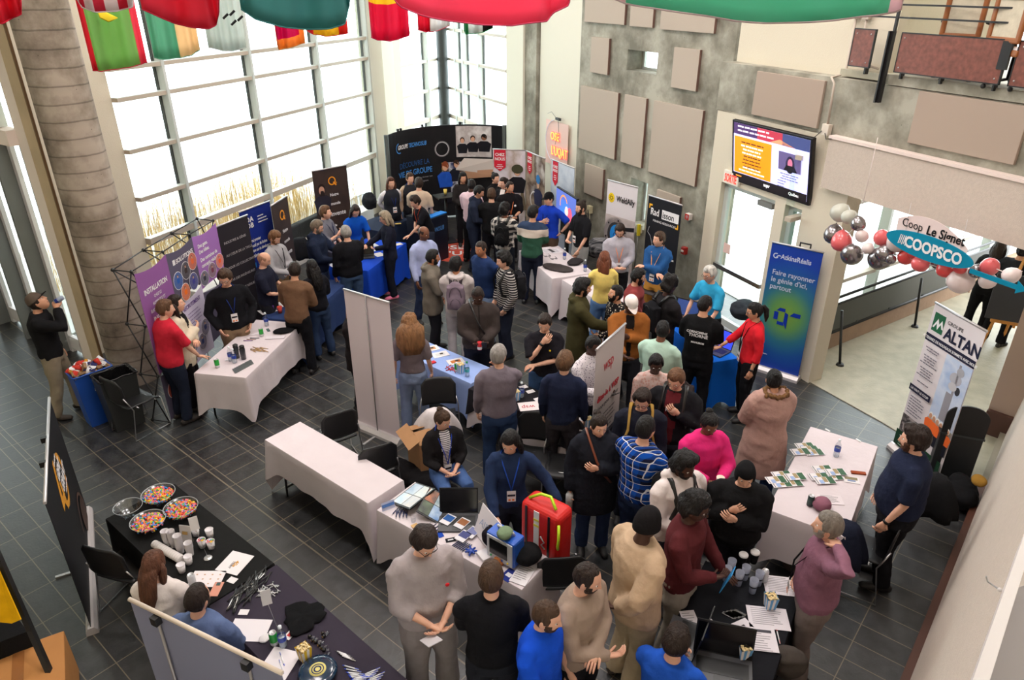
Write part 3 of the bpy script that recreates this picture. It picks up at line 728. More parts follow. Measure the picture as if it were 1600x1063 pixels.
# orange letter mark on the royal blue cloth
q =TAB['T3']; k_ =thing('cloth_emblem','orange round letter mark printed on the royal blue cloth','emblem',Vector((q[0].x,q[0].y,0))+Matrix.Rotation(q[3],3,'Z') @ Vector((-.1,-q[2]/2-.035,.42)),q[3])
def q_mark(root,x,z,r,m,y=0):
    b =Board(root,1,1,y); b.ring(x,z,r*.72,r,m); b.poly([(x+r*.2,z-r*.45),(x+r*.45,z-r*.2),(x+r*1.2,z-r*1.0),(x+r*.9,z-r*1.25)][::-1],m); b.ell(x+r*1.1,z-r*.55,r*.14,r*.14,m)
q_mark(k_,0,0,.075,printed((226,150,40)))
# ------------------------------------------------------------------ people
def skinmat(c):
    m =mat('skin',c,.55,0,.12,90,.06,14,.35)
    m.node_tree.nodes['Principled BSDF'].inputs['Subsurface Weight'].default_value =0.0
    return m
def hairmat(c): return mat('hair',c,.6,0,.9,34,.35,16,.3,stretch=(1.6,1.6,.35))
EYEW =mat('eye_white',(226,220,214),.3); EYED =mat('eye_iris',(40,28,22),.25)
def pattern(kind,c1,c2,per=.05,c3=None):
    key =(kind,c1,c2,per,c3)
    if key in _mats: return _mats[key]
    m =bpy.data.materials.new(kind+'_fabric'); m.use_nodes =True; nt =m.node_tree; b =nt.nodes['Principled BSDF']; N =nt.nodes.new; L =nt.links.new
    b.inputs['Roughness'].default_value =.9; b.inputs['Specular IOR Level'].default_value =.12
    tc =N('ShaderNodeTexCoord'); sp =N('ShaderNodeSeparateXYZ'); L(tc.outputs['Object'],sp.inputs[0])
    def stripe(sock,p,duty):
        d =N('ShaderNodeMath'); d.operation ='DIVIDE'; L(sock,d.inputs[0]); d.inputs[1].default_value =p
        f =N('ShaderNodeMath'); f.operation ='FRACT'; L(d.outputs[0],f.inputs[0])
        g =N('ShaderNodeMath'); g.operation ='LESS_THAN'; L(f.outputs[0],g.inputs[0]); g.inputs[1].default_value =duty; return g.outputs[0]
    def mix(f,a,c):
        x =N('ShaderNodeMix'); x.data_type ='RGBA'
        if isinstance(f,float): x.inputs['Factor'].default_value =f
        else: L(f,x.inputs['Factor'])
        for i,q in ((6,a),(7,c)):
            if isinstance(q,tuple): x.inputs[i].default_value =rgb(q)
            else: L(q,x.inputs[i])
        return x.outputs[2]
    if kind == 'striped': out =mix(stripe(sp.outputs[2],per,.4),c1,c2)
    elif kind == 'plaid':
        yy =N('ShaderNodeMath'); yy.operation ='ADD'; L(sp.outputs[1],yy.inputs[0]); L(sp.outputs[0],yy.inputs[1])
        a1 =stripe(sp.outputs[2],per,.45); a2 =stripe(yy.outputs[0],per,.45)
        s =N('ShaderNodeMath'); s.operation ='ADD'; L(a1,s.inputs[0]); L(a2,s.inputs[1]); h =N('ShaderNodeMath'); h.operation ='MULTIPLY'; L(s.outputs[0],h.inputs[0]); h.inputs[1].default_value =.5
        out =mix(h.outputs[0],c1,c2)
        if c3:
            l1 =stripe(sp.outputs[2],per,.07); l2 =stripe(yy.outputs[0],per,.07); mxx =N('ShaderNodeMath'); mxx.operation ='MAXIMUM'; L(l1,mxx.inputs[0]); L(l2,mxx.inputs[1]); out =mix(mxx.outputs[0],out,c3)
    elif kind in ('dotted','knit'):
        v =N('ShaderNodeTexVoronoi'); v.inputs['Scale'].default_value =1 /per; L(tc.outputs['Object'],v.inputs['Vector'])
        g =N('ShaderNodeMath'); g.operation ='LESS_THAN'; L(v.outputs['Distance'],g.inputs[0]); g.inputs[1].default_value =.3 if kind == 'dotted' else .42
        out =mix(g.outputs[0],c1,c2)
    elif kind == 'bands':      # chest band colours by height: c1 above, c2 middle, c3 below
        g1 =N('ShaderNodeMath'); g1.operation ='LESS_THAN'; L(sp.outputs[2],g1.inputs[0]); g1.inputs[1].default_value =1.36
        g2 =N('ShaderNodeMath'); g2.operation ='LESS_THAN'; L(sp.outputs[2],g2.inputs[0]); g2.inputs[1].default_value =1.22
        out =mix(g2.outputs[0],mix(g1.outputs[0],c1,c2),c3)
    L(out,b.inputs['Base Color'])
    n =N('ShaderNodeTexNoise'); n.inputs['Scale'].default_value =26; L(tc.outputs['Object'],n.inputs['Vector'])
    bp =N('ShaderNodeBump'); bp.inputs['Strength'].default_value =.25; bp.inputs['Distance'].default_value =.02; L(n.outputs[0],bp.inputs['Height']); L(bp.outputs[0],b.inputs['Normal'])
    _mats[key] =m; return m

_nrng =np.random.RandomState(11)
_NK =_nrng.normal(size=(14,3)); _NP =_nrng.uniform(0,6.28,14)
def wobble(v,f=9.0,ph=0.0):
    """cheap smooth noise of points, -1 .. 1"""
    w =v +.05 *np.sin(v[:,[1,2,0]]*f*.7+ph)
    return np.sin(w @ (_NK.T*f)+_NP+ph).sum(1) /5.0

def voxel(mb,vox,smooth=4,folds=0.0,seed=0,floor=None):
    me =mb.mesh('w',[]) if False else None
    me =bpy.data.meshes.new('w'); me.from_pydata(mb.v,[],mb.f); me.update()
    o =bpy.data.objects.new('w',me)
    r =o.modifiers.new('r','REMESH'); r.mode ='VOXEL'; r.voxel_size =vox
    s =o.modifiers.new('s','SMOOTH'); s.iterations =smooth; s.factor =.5
    out =bake(o)
    n =len(out.vertices); co =np.empty(n*3); out.vertices.foreach_get('co',co); co =co.reshape(-1,3)
    if folds:
        nr =np.empty(n*3); out.vertices.foreach_get('normal',nr); nr =nr.reshape(-1,3)
        st =co *np.array([1,1,1.7])
        d =wobble(st,13.0,seed) *.6 +(1-np.abs(wobble(st+.3,7.5,seed*1.7))*1.6) *.9 +wobble(st*1.9,16.0,seed+4) *.3
        co =co +nr *(np.maximum(d,-.25)*folds)[:,None]
        out.vertices.foreach_set('co',co.ravel()); out.update()
    return out,co
def arr_mesh(name,parts,mats):
    """join [(verts Nx3, faces, material index or list, smooth)] into one mesh"""
    V =[]; Fc =[]; MI =[]; SMO =[]; off =0
    for v,f,mi,sm in parts:
        V.append(np.asarray(v,float));
        for k,q in enumerate(f): Fc.append([i+off for i in q]); MI.append(mi if isinstance(mi,int) else mi[k]); SMO.append(sm)
        off += len(v)
    me =bpy.data.meshes.new(name); me.from_pydata(np.concatenate(V).tolist(),[],Fc)
    for m in mats: me.materials.append(m)
    me.polygons.foreach_set('material_index',MI); me.polygons.foreach_set('use_smooth',SMO); me.update()
    return me
def mesh_arrays(me):
    n =len(me.vertices); co =np.empty(n*3); me.vertices.foreach_get('co',co)
    return co.reshape(-1,3),[tuple(p.vertices) for p in me.polygons]

# --- head: forward +x, origin at the middle of the skull
NU,NV =46,34
def _grid():
    t =np.linspace(-1,1,NU,endpoint=False) +1.0 /NU
    ph =np.pi *np.sign(t) *np.abs(t) ** 1.45
    th =np.linspace(0.02,np.pi-.02,NV)
    TH,PH =np.meshgrid(th,ph,indexing='ij')
    f =[(j*NU+i,j*NU+(i+1)%NU,(j+1)*NU+(i+1)%NU,(j+1)*NU+i) for j in range(NV-1) for i in range(NU)]
    f =[q[::-1] for q in f]
    f.append(tuple(range(NU))); f.append(tuple((NV-1)*NU+i for i in range(NU-1,-1,-1)))
    return TH.ravel(),PH.ravel(),f
GTH,GPH,GF =_grid()
def head_base(sx=1.0,off=0.0):
    z =.118 *np.cos(GTH); s =np.sin(GTH); x0 =np.cos(GPH); y0 =np.sin(GPH)
    lo =np.clip((-z-.015)/.10,0,1)
    rx =np.where(x0>0,.092-.010*lo,.104-.045*lo); ry =(.077-.024*lo ** 1.3) *sx
    x =rx *x0 *s ** .85; y =ry *y0 *s ** .8
    x =x +.012 *lo                                  # the jaw sits forward
    return x,y,z
def head_points(sx=1.0,wide=1.0):
    x,y,z =head_base(sx); g =lambda v,c,w: np.exp(-((v-c)/w) ** 2)
    fr =(np.cos(GPH)>.2) *np.sin(GTH)
    nose =np.where(z>-.028,np.clip((.03-z)/.058,0,1),np.clip((z+.046)/.018,0,1))
    dx =.026 *g(y,0,.011) *nose +.004 *g(z,.034,.012) *g(y,0,.05) -.011 *g(np.abs(y),.031,.015) *g(z,.010,.015)
    dx =dx +.006 *g(y,0,.024) *(g(z,-.058,.007)+g(z,-.071,.007)) -.003 *g(z,-.0645,.003) *g(y,0,.022) +.010 *g(y,0,.024) *g(z,-.098,.016)
    dx =dx +.004 *g(np.abs(y),.045,.018) *g(z,-.02,.02)
    x =x +dx *fr
    mi =np.zeros(len(x),int)
    front =np.cos(GPH) >.3
    mi[front & (np.abs(y)<.024) & (z<-.053) & (z>-.077)] =1
    mi[front & (np.abs(np.abs(y)-.031)<.017) & (np.abs(z-.029)<.0055)] =2
    return np.stack([x,y*wide,z],1),mi
def face_mats(vmi):
    out =[]
    for q in GF:
        c =[vmi[i] for i in q[:4]]; k =max(set(c),key=c.count); out.append(int(k))
    return out

def hair_shell(style,thick,seed):
    """closed skull shell; where the hair ends it dips below the skin"""
    x,y,z =head_base(); a =np.abs(GPH)
    line_front ={'bald': .3,'receding': .092,'buzz': .068}.get(style,.066)
    face =np.clip((1.12-a)/.25,0,1)              # 1 over the face
    side =np.clip((1.95-a)/.3,0,1) *(1-face)  # by the ears
    low =face *line_front +side *(-.002) +(1-face-side) *(-.072)
    if style == 'bald': low =face *.3 +side *.012 +(1-face-side) *(-.06)
    k =np.clip((z-low)/.022,-1,1)
    if style in ('bald','receding'):
        top =np.clip((z-(.05 if style == 'bald' else .2))/.02,0,1); k =k -top *2
    k =np.clip(k,-1,1)
    p =np.stack([x,y,z],1); nrm =p /np.linalg.norm(p,axis=1)[:,None]
    amp ={'curly': .016,'afro': .010,'messy': .010}.get(style,.004)
    fq ={'curly': 42,'afro': 60,'messy': 26}.get(style,24)
    t =np.where(k>0,thick*(k ** .6),.008*k)
    t =t +np.where(k>0,amp*wobble(p,fq,seed)*np.clip(k,0,1),0)
    if style not in ('buzz','bald'):
        t =t +np.where(k>0,.35*thick*np.clip((z-.04)/.06,0,1),0)
    return p +nrm *t[:,None]
def beard_shell(thick=.007,seed=0,full=True):
    v,_ =head_points(); a =np.abs(GPH); z =v[:,2]; y =v[:,1]
    k =np.clip((-z-.040-.03*np.clip(1-a,0,1)*(a<.9))/.012,-1,1)
    k =np.minimum(k,np.clip((1.45-a)/.2,-1,1))
    side =(a>.85) & (a<1.45) & (z<.0); k =np.where(side,np.clip((1.45-a)/.15,-1,1),k)
    must =(a<.6) & (np.abs(z+.049)<.007) & (np.abs(y)<.030); k =np.where(must,.8,k)
    lips =(a<.6) & (np.abs(y)<.021) & (z<-.055) & (z>-.074); k =np.where(lips,-.6,k)
    x0,y0,z0 =head_base(); p =np.stack([x0,y0,z0],1); nrm =p /np.linalg.norm(p,axis=1)[:,None]
    t =np.where(k>0,thick*k+.0015*wobble(p,60,seed),.010*k)
    return v +nrm *t[:,None]
def tf(Mx,v): v =np.asarray(v,float); return v @ np.array(Mx.to_3x3()).T +np.array(Mx.translation)
def mb_arr(mb): return np.array(mb.v,float),mb.f

def hand_mb(mb,w,d,pn,side,curl=.5,mi=0,s=1.0):
    """palm, four fingers and a thumb; w wrist, d direction, pn palm normal, side +1 left / -1 right"""
    d =d.normalized(); pn =(pn-d*pn.dot(d)).normalized(); lat =d.cross(pn) *side          # towards the thumb
    mb.tube([w-d*.02,w+d*.01,w+d*.045,w+d*.085],[(.017*s,.024*s),(.017*s,.028*s),(.016*s,.040*s),(.012*s,.038*s)],10,mi,side=pn)
    for k,(o,ln,r) in enumerate(((.030,.070,.0085),(.011,.078,.009),(-.010,.072,.0085),(-.029,.058,.0075))):
        b =w +d *.078 *s +lat *o *s; an =0; pts =[b]; dd =d +lat *(o*1.5)
        for seg in (.45,.32,.25):
            an += curl *(.75+.1*k); q =(dd*math.cos(an)+pn*math.sin(an)).normalized(); pts.append(pts[-1]+q*ln*seg*s)
        mb.tube(pts,[r*s,r*.95*s,r*.85*s,r*.55*s],7,mi)
    b =w +d *.02 *s +lat *.026 *s
    t1 =(d*.75+lat*.75+pn*.25).normalized(); t2 =(d*.9+lat*.15+pn*(.3+curl*.5)).normalized()
    mb.tube([b,b+t1*.035*s,b+t1*.035*s+t2*.030*s,b+t1*.035*s+t2*.055*s],[.013*s,.011*s,.0095*s,.006*s],7,mi)

ARMS ={  # wrist targets: forward, outward, height; optional elbow pull
    'down': (.05,.26,.80),'relax': (.12,.24,.84),'front': (.27,.04,1.04),'phone': (.30,.06,1.12),'offer': (.42,.10,1.08),
    'crossed': (.21,-.13,1.17),'under': (.19,-.11,1.10),'table': (.46,.16,.80),'tablenear': (.34,.2,.80),'reach': (.58,.1,.84),'pocket': (.10,.21,.90),'hip': (-.02,.26,1.0),
    'mouth': (.20,.05,1.46),'chin': (.17,.02,1.40),'back': (-.17,.06,.95),'nape': (-.03,.16,1.55),'chest': (.22,-.02,1.22),'strap': (.17,.08,1.28),'out': (.30,.38,.95),'low': (.25,.18,.72)}

def person(label,hx,hy,h,face,top,bot,skin=(216,168,142),hair=('short',(70,52,40)),arms=('down','down'),lean=0,twist=0,look=(0,0),w=1.0,fem=False,seat=False,
           shoes=(40,38,38),vox=None,step=.0,beard=None,glasses=None,cap=None,badge=None,lanyard=(40,60,130),curl=.5,belly=0.0,watch=None,tuck=False,at=None,group=None):
    """top = dict(kind, col, sleeve, hem, infl, collar, hood, inner); bot = dict(col, infl)"""
    s =h /1.75; T =dict(col=(60,60,60),sleeve=1.0,hem=.88,infl=.016,collar=False,hood=False,inner=None,folds=.005,fur=None,vest=None); T.update(top)
    Bt =dict(col=(50,56,76),infl=.014,folds=.004); Bt.update(bot)
    seed =(int(hx*7+hy*13)%97) /7.0; rg =random.Random(int(hx*31+hy))
    dist =math.hypot(*P(hx,hy,h)[:2]); vox =vox or (.0135 if dist<5.5 else (.016 if dist<8 else .021))
    hz =.50 if seat else .93; dz =hz -.93; lean_r =math.radians(lean); tw =math.radians(twist)
    def sp(x,y,z):      # a point of the upright trunk -> leaned and twisted
        t =z -.98; a =lean_r *min(1,max(0,t/.10)) if t >0 else 0
        k =min(1,max(0,(z-.95)/.3)); c,sn =math.cos(tw*k),math.sin(tw*k); x,y =x *c -y *sn,x *sn +y *c
        return Vector((x*math.cos(a)+t*math.sin(a) if t>0 else x,y,.98+t*math.cos(a)-(x*math.sin(a) if t>0 else 0)+dz if t>0 else z+dz))
    sw =(.168 if fem else .192) *(w ** .5)
    ww =w
    TOR =[(.80,.070,.115),(.86,.100,.158),(.93,.112*(1+belly*.5),.166),(1.02,.104*(1+belly*1.2),.150 if not fem else .140),(1.12,.102*(1+belly),.146 if not fem else .130),(1.25,.114+(.012 if fem else 0),.160 if not fem else .146),(1.36,.106,.168 if not fem else .150),(1.42,.084,.132 if not fem else .116),(1.45,.070,.098 if not fem else .086),(1.475,.060,.072)]
    def torso(mb,infl,z0,z1,flare=0.0):
        rows =[(z0,)+tuple(np.interp(z0,[r[0] for r in TOR],[r[k] for r in TOR]) for k in (1,2))] +[r for r in TOR if z0+.02<r[0]<z1-.02] +[(z1,)+tuple(np.interp(z1,[r[0] for r in TOR],[r[k] for r in TOR]) for k in (1,2))]
        if z0 <.84: rows =[(z0,.115,.175)] +[(r if r[0]>.9 else (r[0],.118,.172)) for r in rows[1:]]
        pts =[sp(.015*belly*3*(1 if 1.0<r[0]<1.25 else 0),0,r[0]) for r in rows]
        rad =[((r[1]*ww+infl+flare*max(0,1.0-r[0])),(r[2]*ww+infl+flare*max(0,1.0-r[0]))) for r in rows]
        fw =sp(.1,0,1.2) -sp(0,0,1.2)
        mb.tube(pts,rad,20,side=fw)
    # limbs
    def joint_arm(side,spec):
        name =spec; tgt =ARMS[name] if isinstance(name,str) else name
        S =sp(-.005,side*sw,1.385); W =Vector((tgt[0],side*tgt[1],tgt[2]+dz))
        if isinstance(name,str) and name not in ('table','reach','down','low','tablenear') and lean: W =sp(tgt[0],side*tgt[1],tgt[2])
        a,b =.285,.265; v =W -S; L =v.length
        if L >a +b -.01: v =v *((a+b-.01)/L); L =v.length; W =S +v
        L =max(L,.1)
        ca =(a*a+L*L-b*b) /(2*a*L); ca =max(-1,min(1,ca)); dn =v.normalized()
        hint =Vector((-.35,side*.75,-.65))
        if name in ('hip','nape'): hint =Vector((-.2,side*1.0,.1))
        if name == 'crossed' or name == 'under': hint =Vector((.1,side*.8,-.6))
        if name in ('down','relax'): hint =Vector((-1,side*.25,0))
        if name == 'back': hint =Vector((-.5,side*1.0,0))
        p_ =(hint-dn*hint.dot(dn)).normalized()
        E =S +dn *(a*ca) +p_ *(a*math.sqrt(max(0,1-ca*ca)))
        return S,E,W
    arm ={1: joint_arm(1,arms[0]),-1: joint_arm(-1,arms[1])}
    st =step
    leg ={}
    for sd in (1,-1):
        hp =Vector((0,sd*.088,.90+dz)); wd =rg.uniform(.10,.14)
        if seat: kn =Vector((.42,sd*.13,.50)); an =Vector((.40+.05*sd,sd*.13,.09))
        else:
            fx =(st*sd) +rg.uniform(-.03,.03); an =Vector((fx-.02,sd*wd,.085)); kn =Vector((fx*.5+.035,sd*(wd*.5+.05),.495))
        leg[sd] =(hp,kn,an)
    nb =sp(0,0,1.46); hd_pitch =math.radians(look[1]); hd_yaw =math.radians(look[0]) +tw
    neckdir =(sp(0.02,0,1.56)-sp(0,0,1.46)).normalized(); neckdir =(neckdir+Vector((0,0,.6))).normalized()
    HM =Matrix.Translation(nb+neckdir*.145+Vector((.022,0,.0))) @ Matrix.Rotation(hd_yaw,4,'Z') @ Matrix.Rotation(hd_pitch+lean_r*.35,4,'Y')
    arm_r =.9 +.1 *w
    def sleeve(mb,sd,infl,frac,cuff=0.0):
        S,E,W =arm[sd]; pts =[sp(0,sd*sw*.42,1.415),sp(0,sd*sw*.80,1.395),S+(E-S)*.12,S+(E-S)*.5]; r =[.040+infl*.8,.050*arm_r+infl*.9,.052*arm_r+infl,.047*arm_r+infl]
        if frac <.55: pts[-1] =S +(E-S) *min(1,frac*2); r[-1] =.050 *arm_r +infl *1.3
        else:
            pts += [E,E+(W-E)*min(1,(frac-.5)*2)*.5,E+(W-E)*min(1,(frac-.5)*2)]
            r += [.043*arm_r+infl,.038*arm_r+infl,(.028+cuff)+infl*.9]
        mb.tube(pts,r,12)
    # body
    body =MB(); torso(body,-.016,.80,1.468)
    body.tube([sp(0,0,1.42),sp(0.0,0,1.47),nb+neckdir*.10+Vector((.014,0,0))],[.066,.056,.052],12)
    for sd in (1,-1):
        S,E,W =arm[sd]
        body.tube([sp(0,sd*sw*.6,1.375),S,S+(E-S)*.5,E,E+(W-E)*.35,W+(W-E).normalized()*.015],[.030,.034,.034*arm_r,.036*arm_r,.036*arm_r,.023],12)
        hp,kn,an =leg[sd]
        body.tube([hp,hp+(kn-hp)*.5,kn,kn+(an-kn)*.35,an],[.084,.074,.052,.050,.036],12)
        body.tube([an+Vector((-.02,0,-.03)),an+Vector((.1,0,-.055))],[.032,.022],8)
    me,co =voxel(body,vox*1.15,3)
    bv,bf =mesh_arrays(me); bpy.data.meshes.remove(me)
    hv,hmi =head_points(1.0,.96 if fem else 1.0); hfm =face_mats(hmi)
    parts =[(bv,bf,0,True),(tf(HM,hv),GF,hfm,True)]
    ex =MB()
    for sd in (1,-1):
        ex.ell((-.008,sd*.077,-.004),(.018,.008,.030),10,8,0,Matrix.Rotation(sd*.35,3,'Z'))
    for sd in (1,-1):
        ex.ell((.0765,sd*.031,.009),(.0085,.0115,.0050),10,6,3); ex.ell((.083,sd*.031,.009),(.004,.0058,.0045),8,6,4)
    ev,ef =mb_arr(ex); parts.append((tf(HM,ev),ef,ex.m,True))
    hn =MB()
    for sd in (1,-1):
        S,E,W =arm[sd]; d =(W-E).normalized(); nm =arms[0] if sd == 1 else arms[1]
        pn =Vector((0,-sd,0)) if abs(d.z) >.6 else Vector((0,-sd*.4,-1))
        if nm in ('table','reach','tablenear'): pn =Vector((0,0,-1)); d =(d+Vector((.6,0,.25))).normalized()
        if nm in ('mouth','chin','chest','strap'): pn =Vector((-1,0,0)); d =(d+Vector((-.1,-sd*.5,.3))).normalized()
        if nm in ('phone','offer','front'): pn =Vector((0,-sd*.7,.6)); d =(d+Vector((0,-sd*.35,.05))).normalized()
        hand_mb(hn,W,d,pn,sd,.12 if nm in ('table','reach','tablenear') else curl,0,.95 if fem else 1.05)
    nv_,nf_ =mb_arr(hn); parts.append((nv_,nf_,0,True))
    root =thing('person',label,'person',(0,0,0),0,group)
    hc =hair[1]
    lip =tuple(int(a*.78+b*.1) for a,b in zip(skin,(150,20,30)))
    meb =arr_mesh('body',parts,[skinmat(skin),mat('lips',lip,.5),mat('brow',tuple(int(.6*c+.15*k) for c,k in zip(hc,skin)),.8),EYEW,EYED])
    def link(name,me): o =bpy.data.objects.new(name,me); COL.objects.link(o); o.parent =root; return o
    link('body',meb)
    # clothes
    tm =T['col'] if not isinstance(T['col'],tuple) else cloth(T['col'])
    sh =MB(); torso(sh,T['infl'],T['hem'],1.472,T.get('flare',0))
    if seat and T['hem'] <.9: pass
    for sd in (1,-1):
        if T['sleeve'] >.05: sleeve(sh,sd,T['infl']*.85,T['sleeve'])
    if T['collar'] or T['hood']:
        r0 =.060 +T['infl'] *.6; fw =sp(.1,0,1.2) -sp(0,0,1.2)
        sh.tube([sp(.0,0,1.44),sp(.0,0,1.49)+Vector((-.008,0,0))],[(r0+.012,r0+.016),(r0,r0+.004)],16,side=fw)
    if T['hood']:
        for k in range(7):
            a =math.pi *(k/6-.5) *1.35; q =sp(-.055-.055*math.cos(a),.105*math.sin(a),1.475-.03*math.cos(a)); sh.ell(q,(.048,.042,.040),8,6)
    me,co =voxel(sh,vox,3,T['folds'],seed)
    fcs =[tuple(p.vertices) for p in me.polygons]
    mats_ =[tm]
    mi =[0] *len(fcs)
    if T['inner']:
        mats_.append(T['inner'][0] if not isinstance(T['inner'][0],tuple) else cloth(T['inner'][0])); wd =T['inner'][1]
        cen =np.empty(len(fcs)*3); me.polygons.foreach_get('center',cen); cen =cen.reshape(-1,3); nr =np.empty(len(fcs)*3); me.polygons.foreach_get('normal',nr); nr =nr.reshape(-1,3)
        fx =np.array((sp(.1,0,1.2)-sp(0,0,1.2)).normalized()); ly =np.array((sp(0,.1,1.3)-sp(0,0,1.3)).normalized()); c0 =np.array(sp(0,0,1.3))
        dn_ =np.abs((cen-c0) @ ly); ok =(dn_<wd*(.35+.65*np.clip((cen[:,2]-dz-.85)/.5,0,1))) & (nr @ fx>.25) & (((cen-c0) @ fx)>.03)
        sl =np.array([(Vector(c)-arm[1][2]).length>.12 and (Vector(c)-arm[-1][2]).length>.12 for c in cen]) if ok.any() else ok
        mi =(ok & sl).astype(int).tolist()
    nm =T.get('name','shirt'); out =bpy.data.meshes.new(nm); out.from_pydata(co.tolist(),[],fcs)
    for m_ in mats_: out.materials.append(m_)
    out.polygons.foreach_set('material_index',mi); out.polygons.foreach_set('use_smooth',[True]*len(fcs)); out.update(); bpy.data.meshes.remove(me)
    link(nm,out)
    if T['vest']:
        vb =MB(); torso(vb,T['infl']+.024,.84,1.472); vm,vco =voxel(vb,vox,3,.004,seed); vm.materials.append(cloth(T['vest'])); vm.polygons.foreach_set('use_smooth',[True]*len(vm.polygons)); vm.name ='vest'; link('vest',vm)
    if T['fur']:
        fb =MB(); n =40
        for k in range(n):
            a =math.pi *(k/(n-1)-.5) *1.7; q =sp(-.05-.085*math.cos(a),.125*math.sin(a),1.495-.02*math.cos(a)); fb.ell(q+Vector((rg.uniform(-.012,.012),rg.uniform(-.012,.012),rg.uniform(-.01,.02))),(.026,.026,.026),7,5)
        link('fur_trim',fb.mesh('fur_trim',mat('fur',T['fur'],.9,0,1.0,120,.4,40)))
    bm =Bt['col'] if not isinstance(Bt['col'],tuple) else cloth(Bt['col'])
    tr =MB(); torso(tr,Bt['infl']-.012,.80,.975)
    for sd in (1,-1):
        hp,kn,an =leg[sd]; i_ =Bt['infl']
        if Bt.get('skirt'): continue
        en =an +Vector((0,0,-.02)); tr.tube([hp+Vector((0,-sd*.01,.03)),hp+(kn-hp)*.5,kn,kn+(an-kn)*.5,en],[.094*(w ** .6)+i_,.080*(w ** .6)+i_,.058+i_,.052+i_*1.3,.046+i_*1.6],14)
    me,co =voxel(tr,vox,3,Bt['folds']*1.2,seed+3)
    me.materials.append(bm); me.polygons.foreach_set('use_smooth',[True]*len(me.polygons)); me.name ='trousers'; link('trousers',me)
    for sd in (1,-1):
        an =leg[sd][2]; q =Vector((an.x,an.y,0)); f =MB(); ya =sd *.06
        f.tube([q+Vector((-.085,0,.035)),q+Vector((-.06,0,.045)),q+Vector((.0,0,.052)),q+Vector((.08,ya*.2,.040)),q+Vector((.155,ya*.35,.032)),q+Vector((.185,ya*.4,.028))],[(.028,.026),(.044,.036),(.050,.040),(.040,.044),(.031,.040),(.014,.022)],14,side=(0,0,1))
        f.v =[(a,b,max(c,.004)) for a,b,c in f.v]
        f.tube([q+Vector((0,0,.05)),q+Vector((-.008,0,.11))],[.045,.046],10)
        sh_ =f.mesh('shoe',[plastic(shoes if isinstance(shoes[0],int) else shoes[0],.6),plastic((shoes[1] if not isinstance(shoes[0],int) else (30,28,28)),.6)])
        for p_ in sh_.polygons:
            if p_.center.z <.022: p_.material_index =1
        link('shoe',sh_)
    # hair, beard, cap
    hk =hair[0]; HT =HM.copy()
    def lk(name,verts_faces,m):
        v,f,mi_ =verts_faces; link(name,arr_mesh(name,[(tf(HT,v),f,mi_,True)],m if isinstance(m,list) else [m]))
    hm_ =hairmat(hc)
    if cap:
        kind =cap[0]; x,y,z =head_base(); p_ =np.stack([x,y,z],1); nr =p_ /np.linalg.norm(p_,axis=1)[:,None]; a =np.abs(GPH)
        low =.038 if kind != 'beanie' else np.where(a<1.0,.045,-.02)
        k =np.clip((z-low)/.012,-1,1); t =np.where(k>0,(.016 if kind == 'beanie' else .013)+.012*np.clip((z-.06)/.05,0,1),.012*k)
        c =MB(); v =p_ +nr *t[:,None]
        pr =[(v,GF,0,True)]
        if kind in ('cap','capback'):
            sgn =1 if kind == 'cap' else -1; br =MB(); n =14; pts =[(sgn*(.06+.0),-.062)] +[(sgn*(.075+.095*math.sin(math.pi*i/n)),-.066+.132*i/n) for i in range(n+1)] +[(sgn*.06,.062)]
            if sgn <0: pts =pts[::-1]
            br.prism(pts,.040,.046); br.v =[(a_,b_,c_-.25*(abs(b_) ** 2)*8-.12*max(0,abs(a_)-.08)) for a_,b_,c_ in br.v]
            bv_,bf_ =mb_arr(br); pr.append((bv_,bf_,1,False))
        if kind == 'headband':
            pass
        parts_ =[(tf(HT,q[0]),)+q[1:] for q in pr]
        link('cap' if kind != 'beanie' else 'beanie',arr_mesh('cap',parts_,[cloth(cap[1]),cloth(cap[2] if len(cap)>2 else cap[1])]))
        if kind != 'beanie' or hk in ('long',): lk('hair',(hair_shell('buzz',.006,seed),GF,0),hm_)
    th ={'short': .014,'buzz': .005,'bald': .005,'receding': .007,'curly': .034,'afro': .024,'long': .017,'ponytail': .010,'bun': .010,'messy': .024,'bob': .024,'quiff': .02}.get(hk,.012)
    if hk != 'none' and not cap:
        sty ={'ponytail': 'short','bun': 'short','long': 'short','bob': 'short','quiff': 'messy'}.get(hk,hk)
        prt =[(tf(HT,hair_shell(sty,th,seed)),GF,0,True)]
        g =MB()
        if hk in ('long','curly') and fem or hk == 'bob':
            L_ ={'long': .30,'curly': .30,'bob': .13}[hk]; W_ =.085 if hk != 'curly' else .165; D_ =.045 if hk != 'curly' else .105
            g.tube([(-.045,0,.06),(-.075,0,-.02),(-.085,0,-.10),(-.088,0,-.10-L_*.5),(-.095,0,-.08-L_)],[(.035,.06),(D_,W_),(D_,W_*1.08),(D_*.85,W_*1.05),(D_*.25,W_*.6)],18,side=(1,0,0))
            for sd in (1,-1): g.tube([(-.01,sd*.07,.04),(-.005,sd*.088,-.03),(-.01,sd*.092,-.10),(.0,sd*.088,-.06-L_*.75)],[.02,.028 if hk != 'curly' else .045,.03 if hk != 'curly' else .05,.008],10)
        if hk == 'ponytail': g.tube([(-.09,0,.05),(-.125,0,.055),(-.15,0,.0),(-.145,0,-.10),(-.13,0,-.17)],[.018,.024,.034,.028,.008],12)
        if hk == 'bun': g.ell((-.075,0,.105),(.038,.038,.034),12,8)
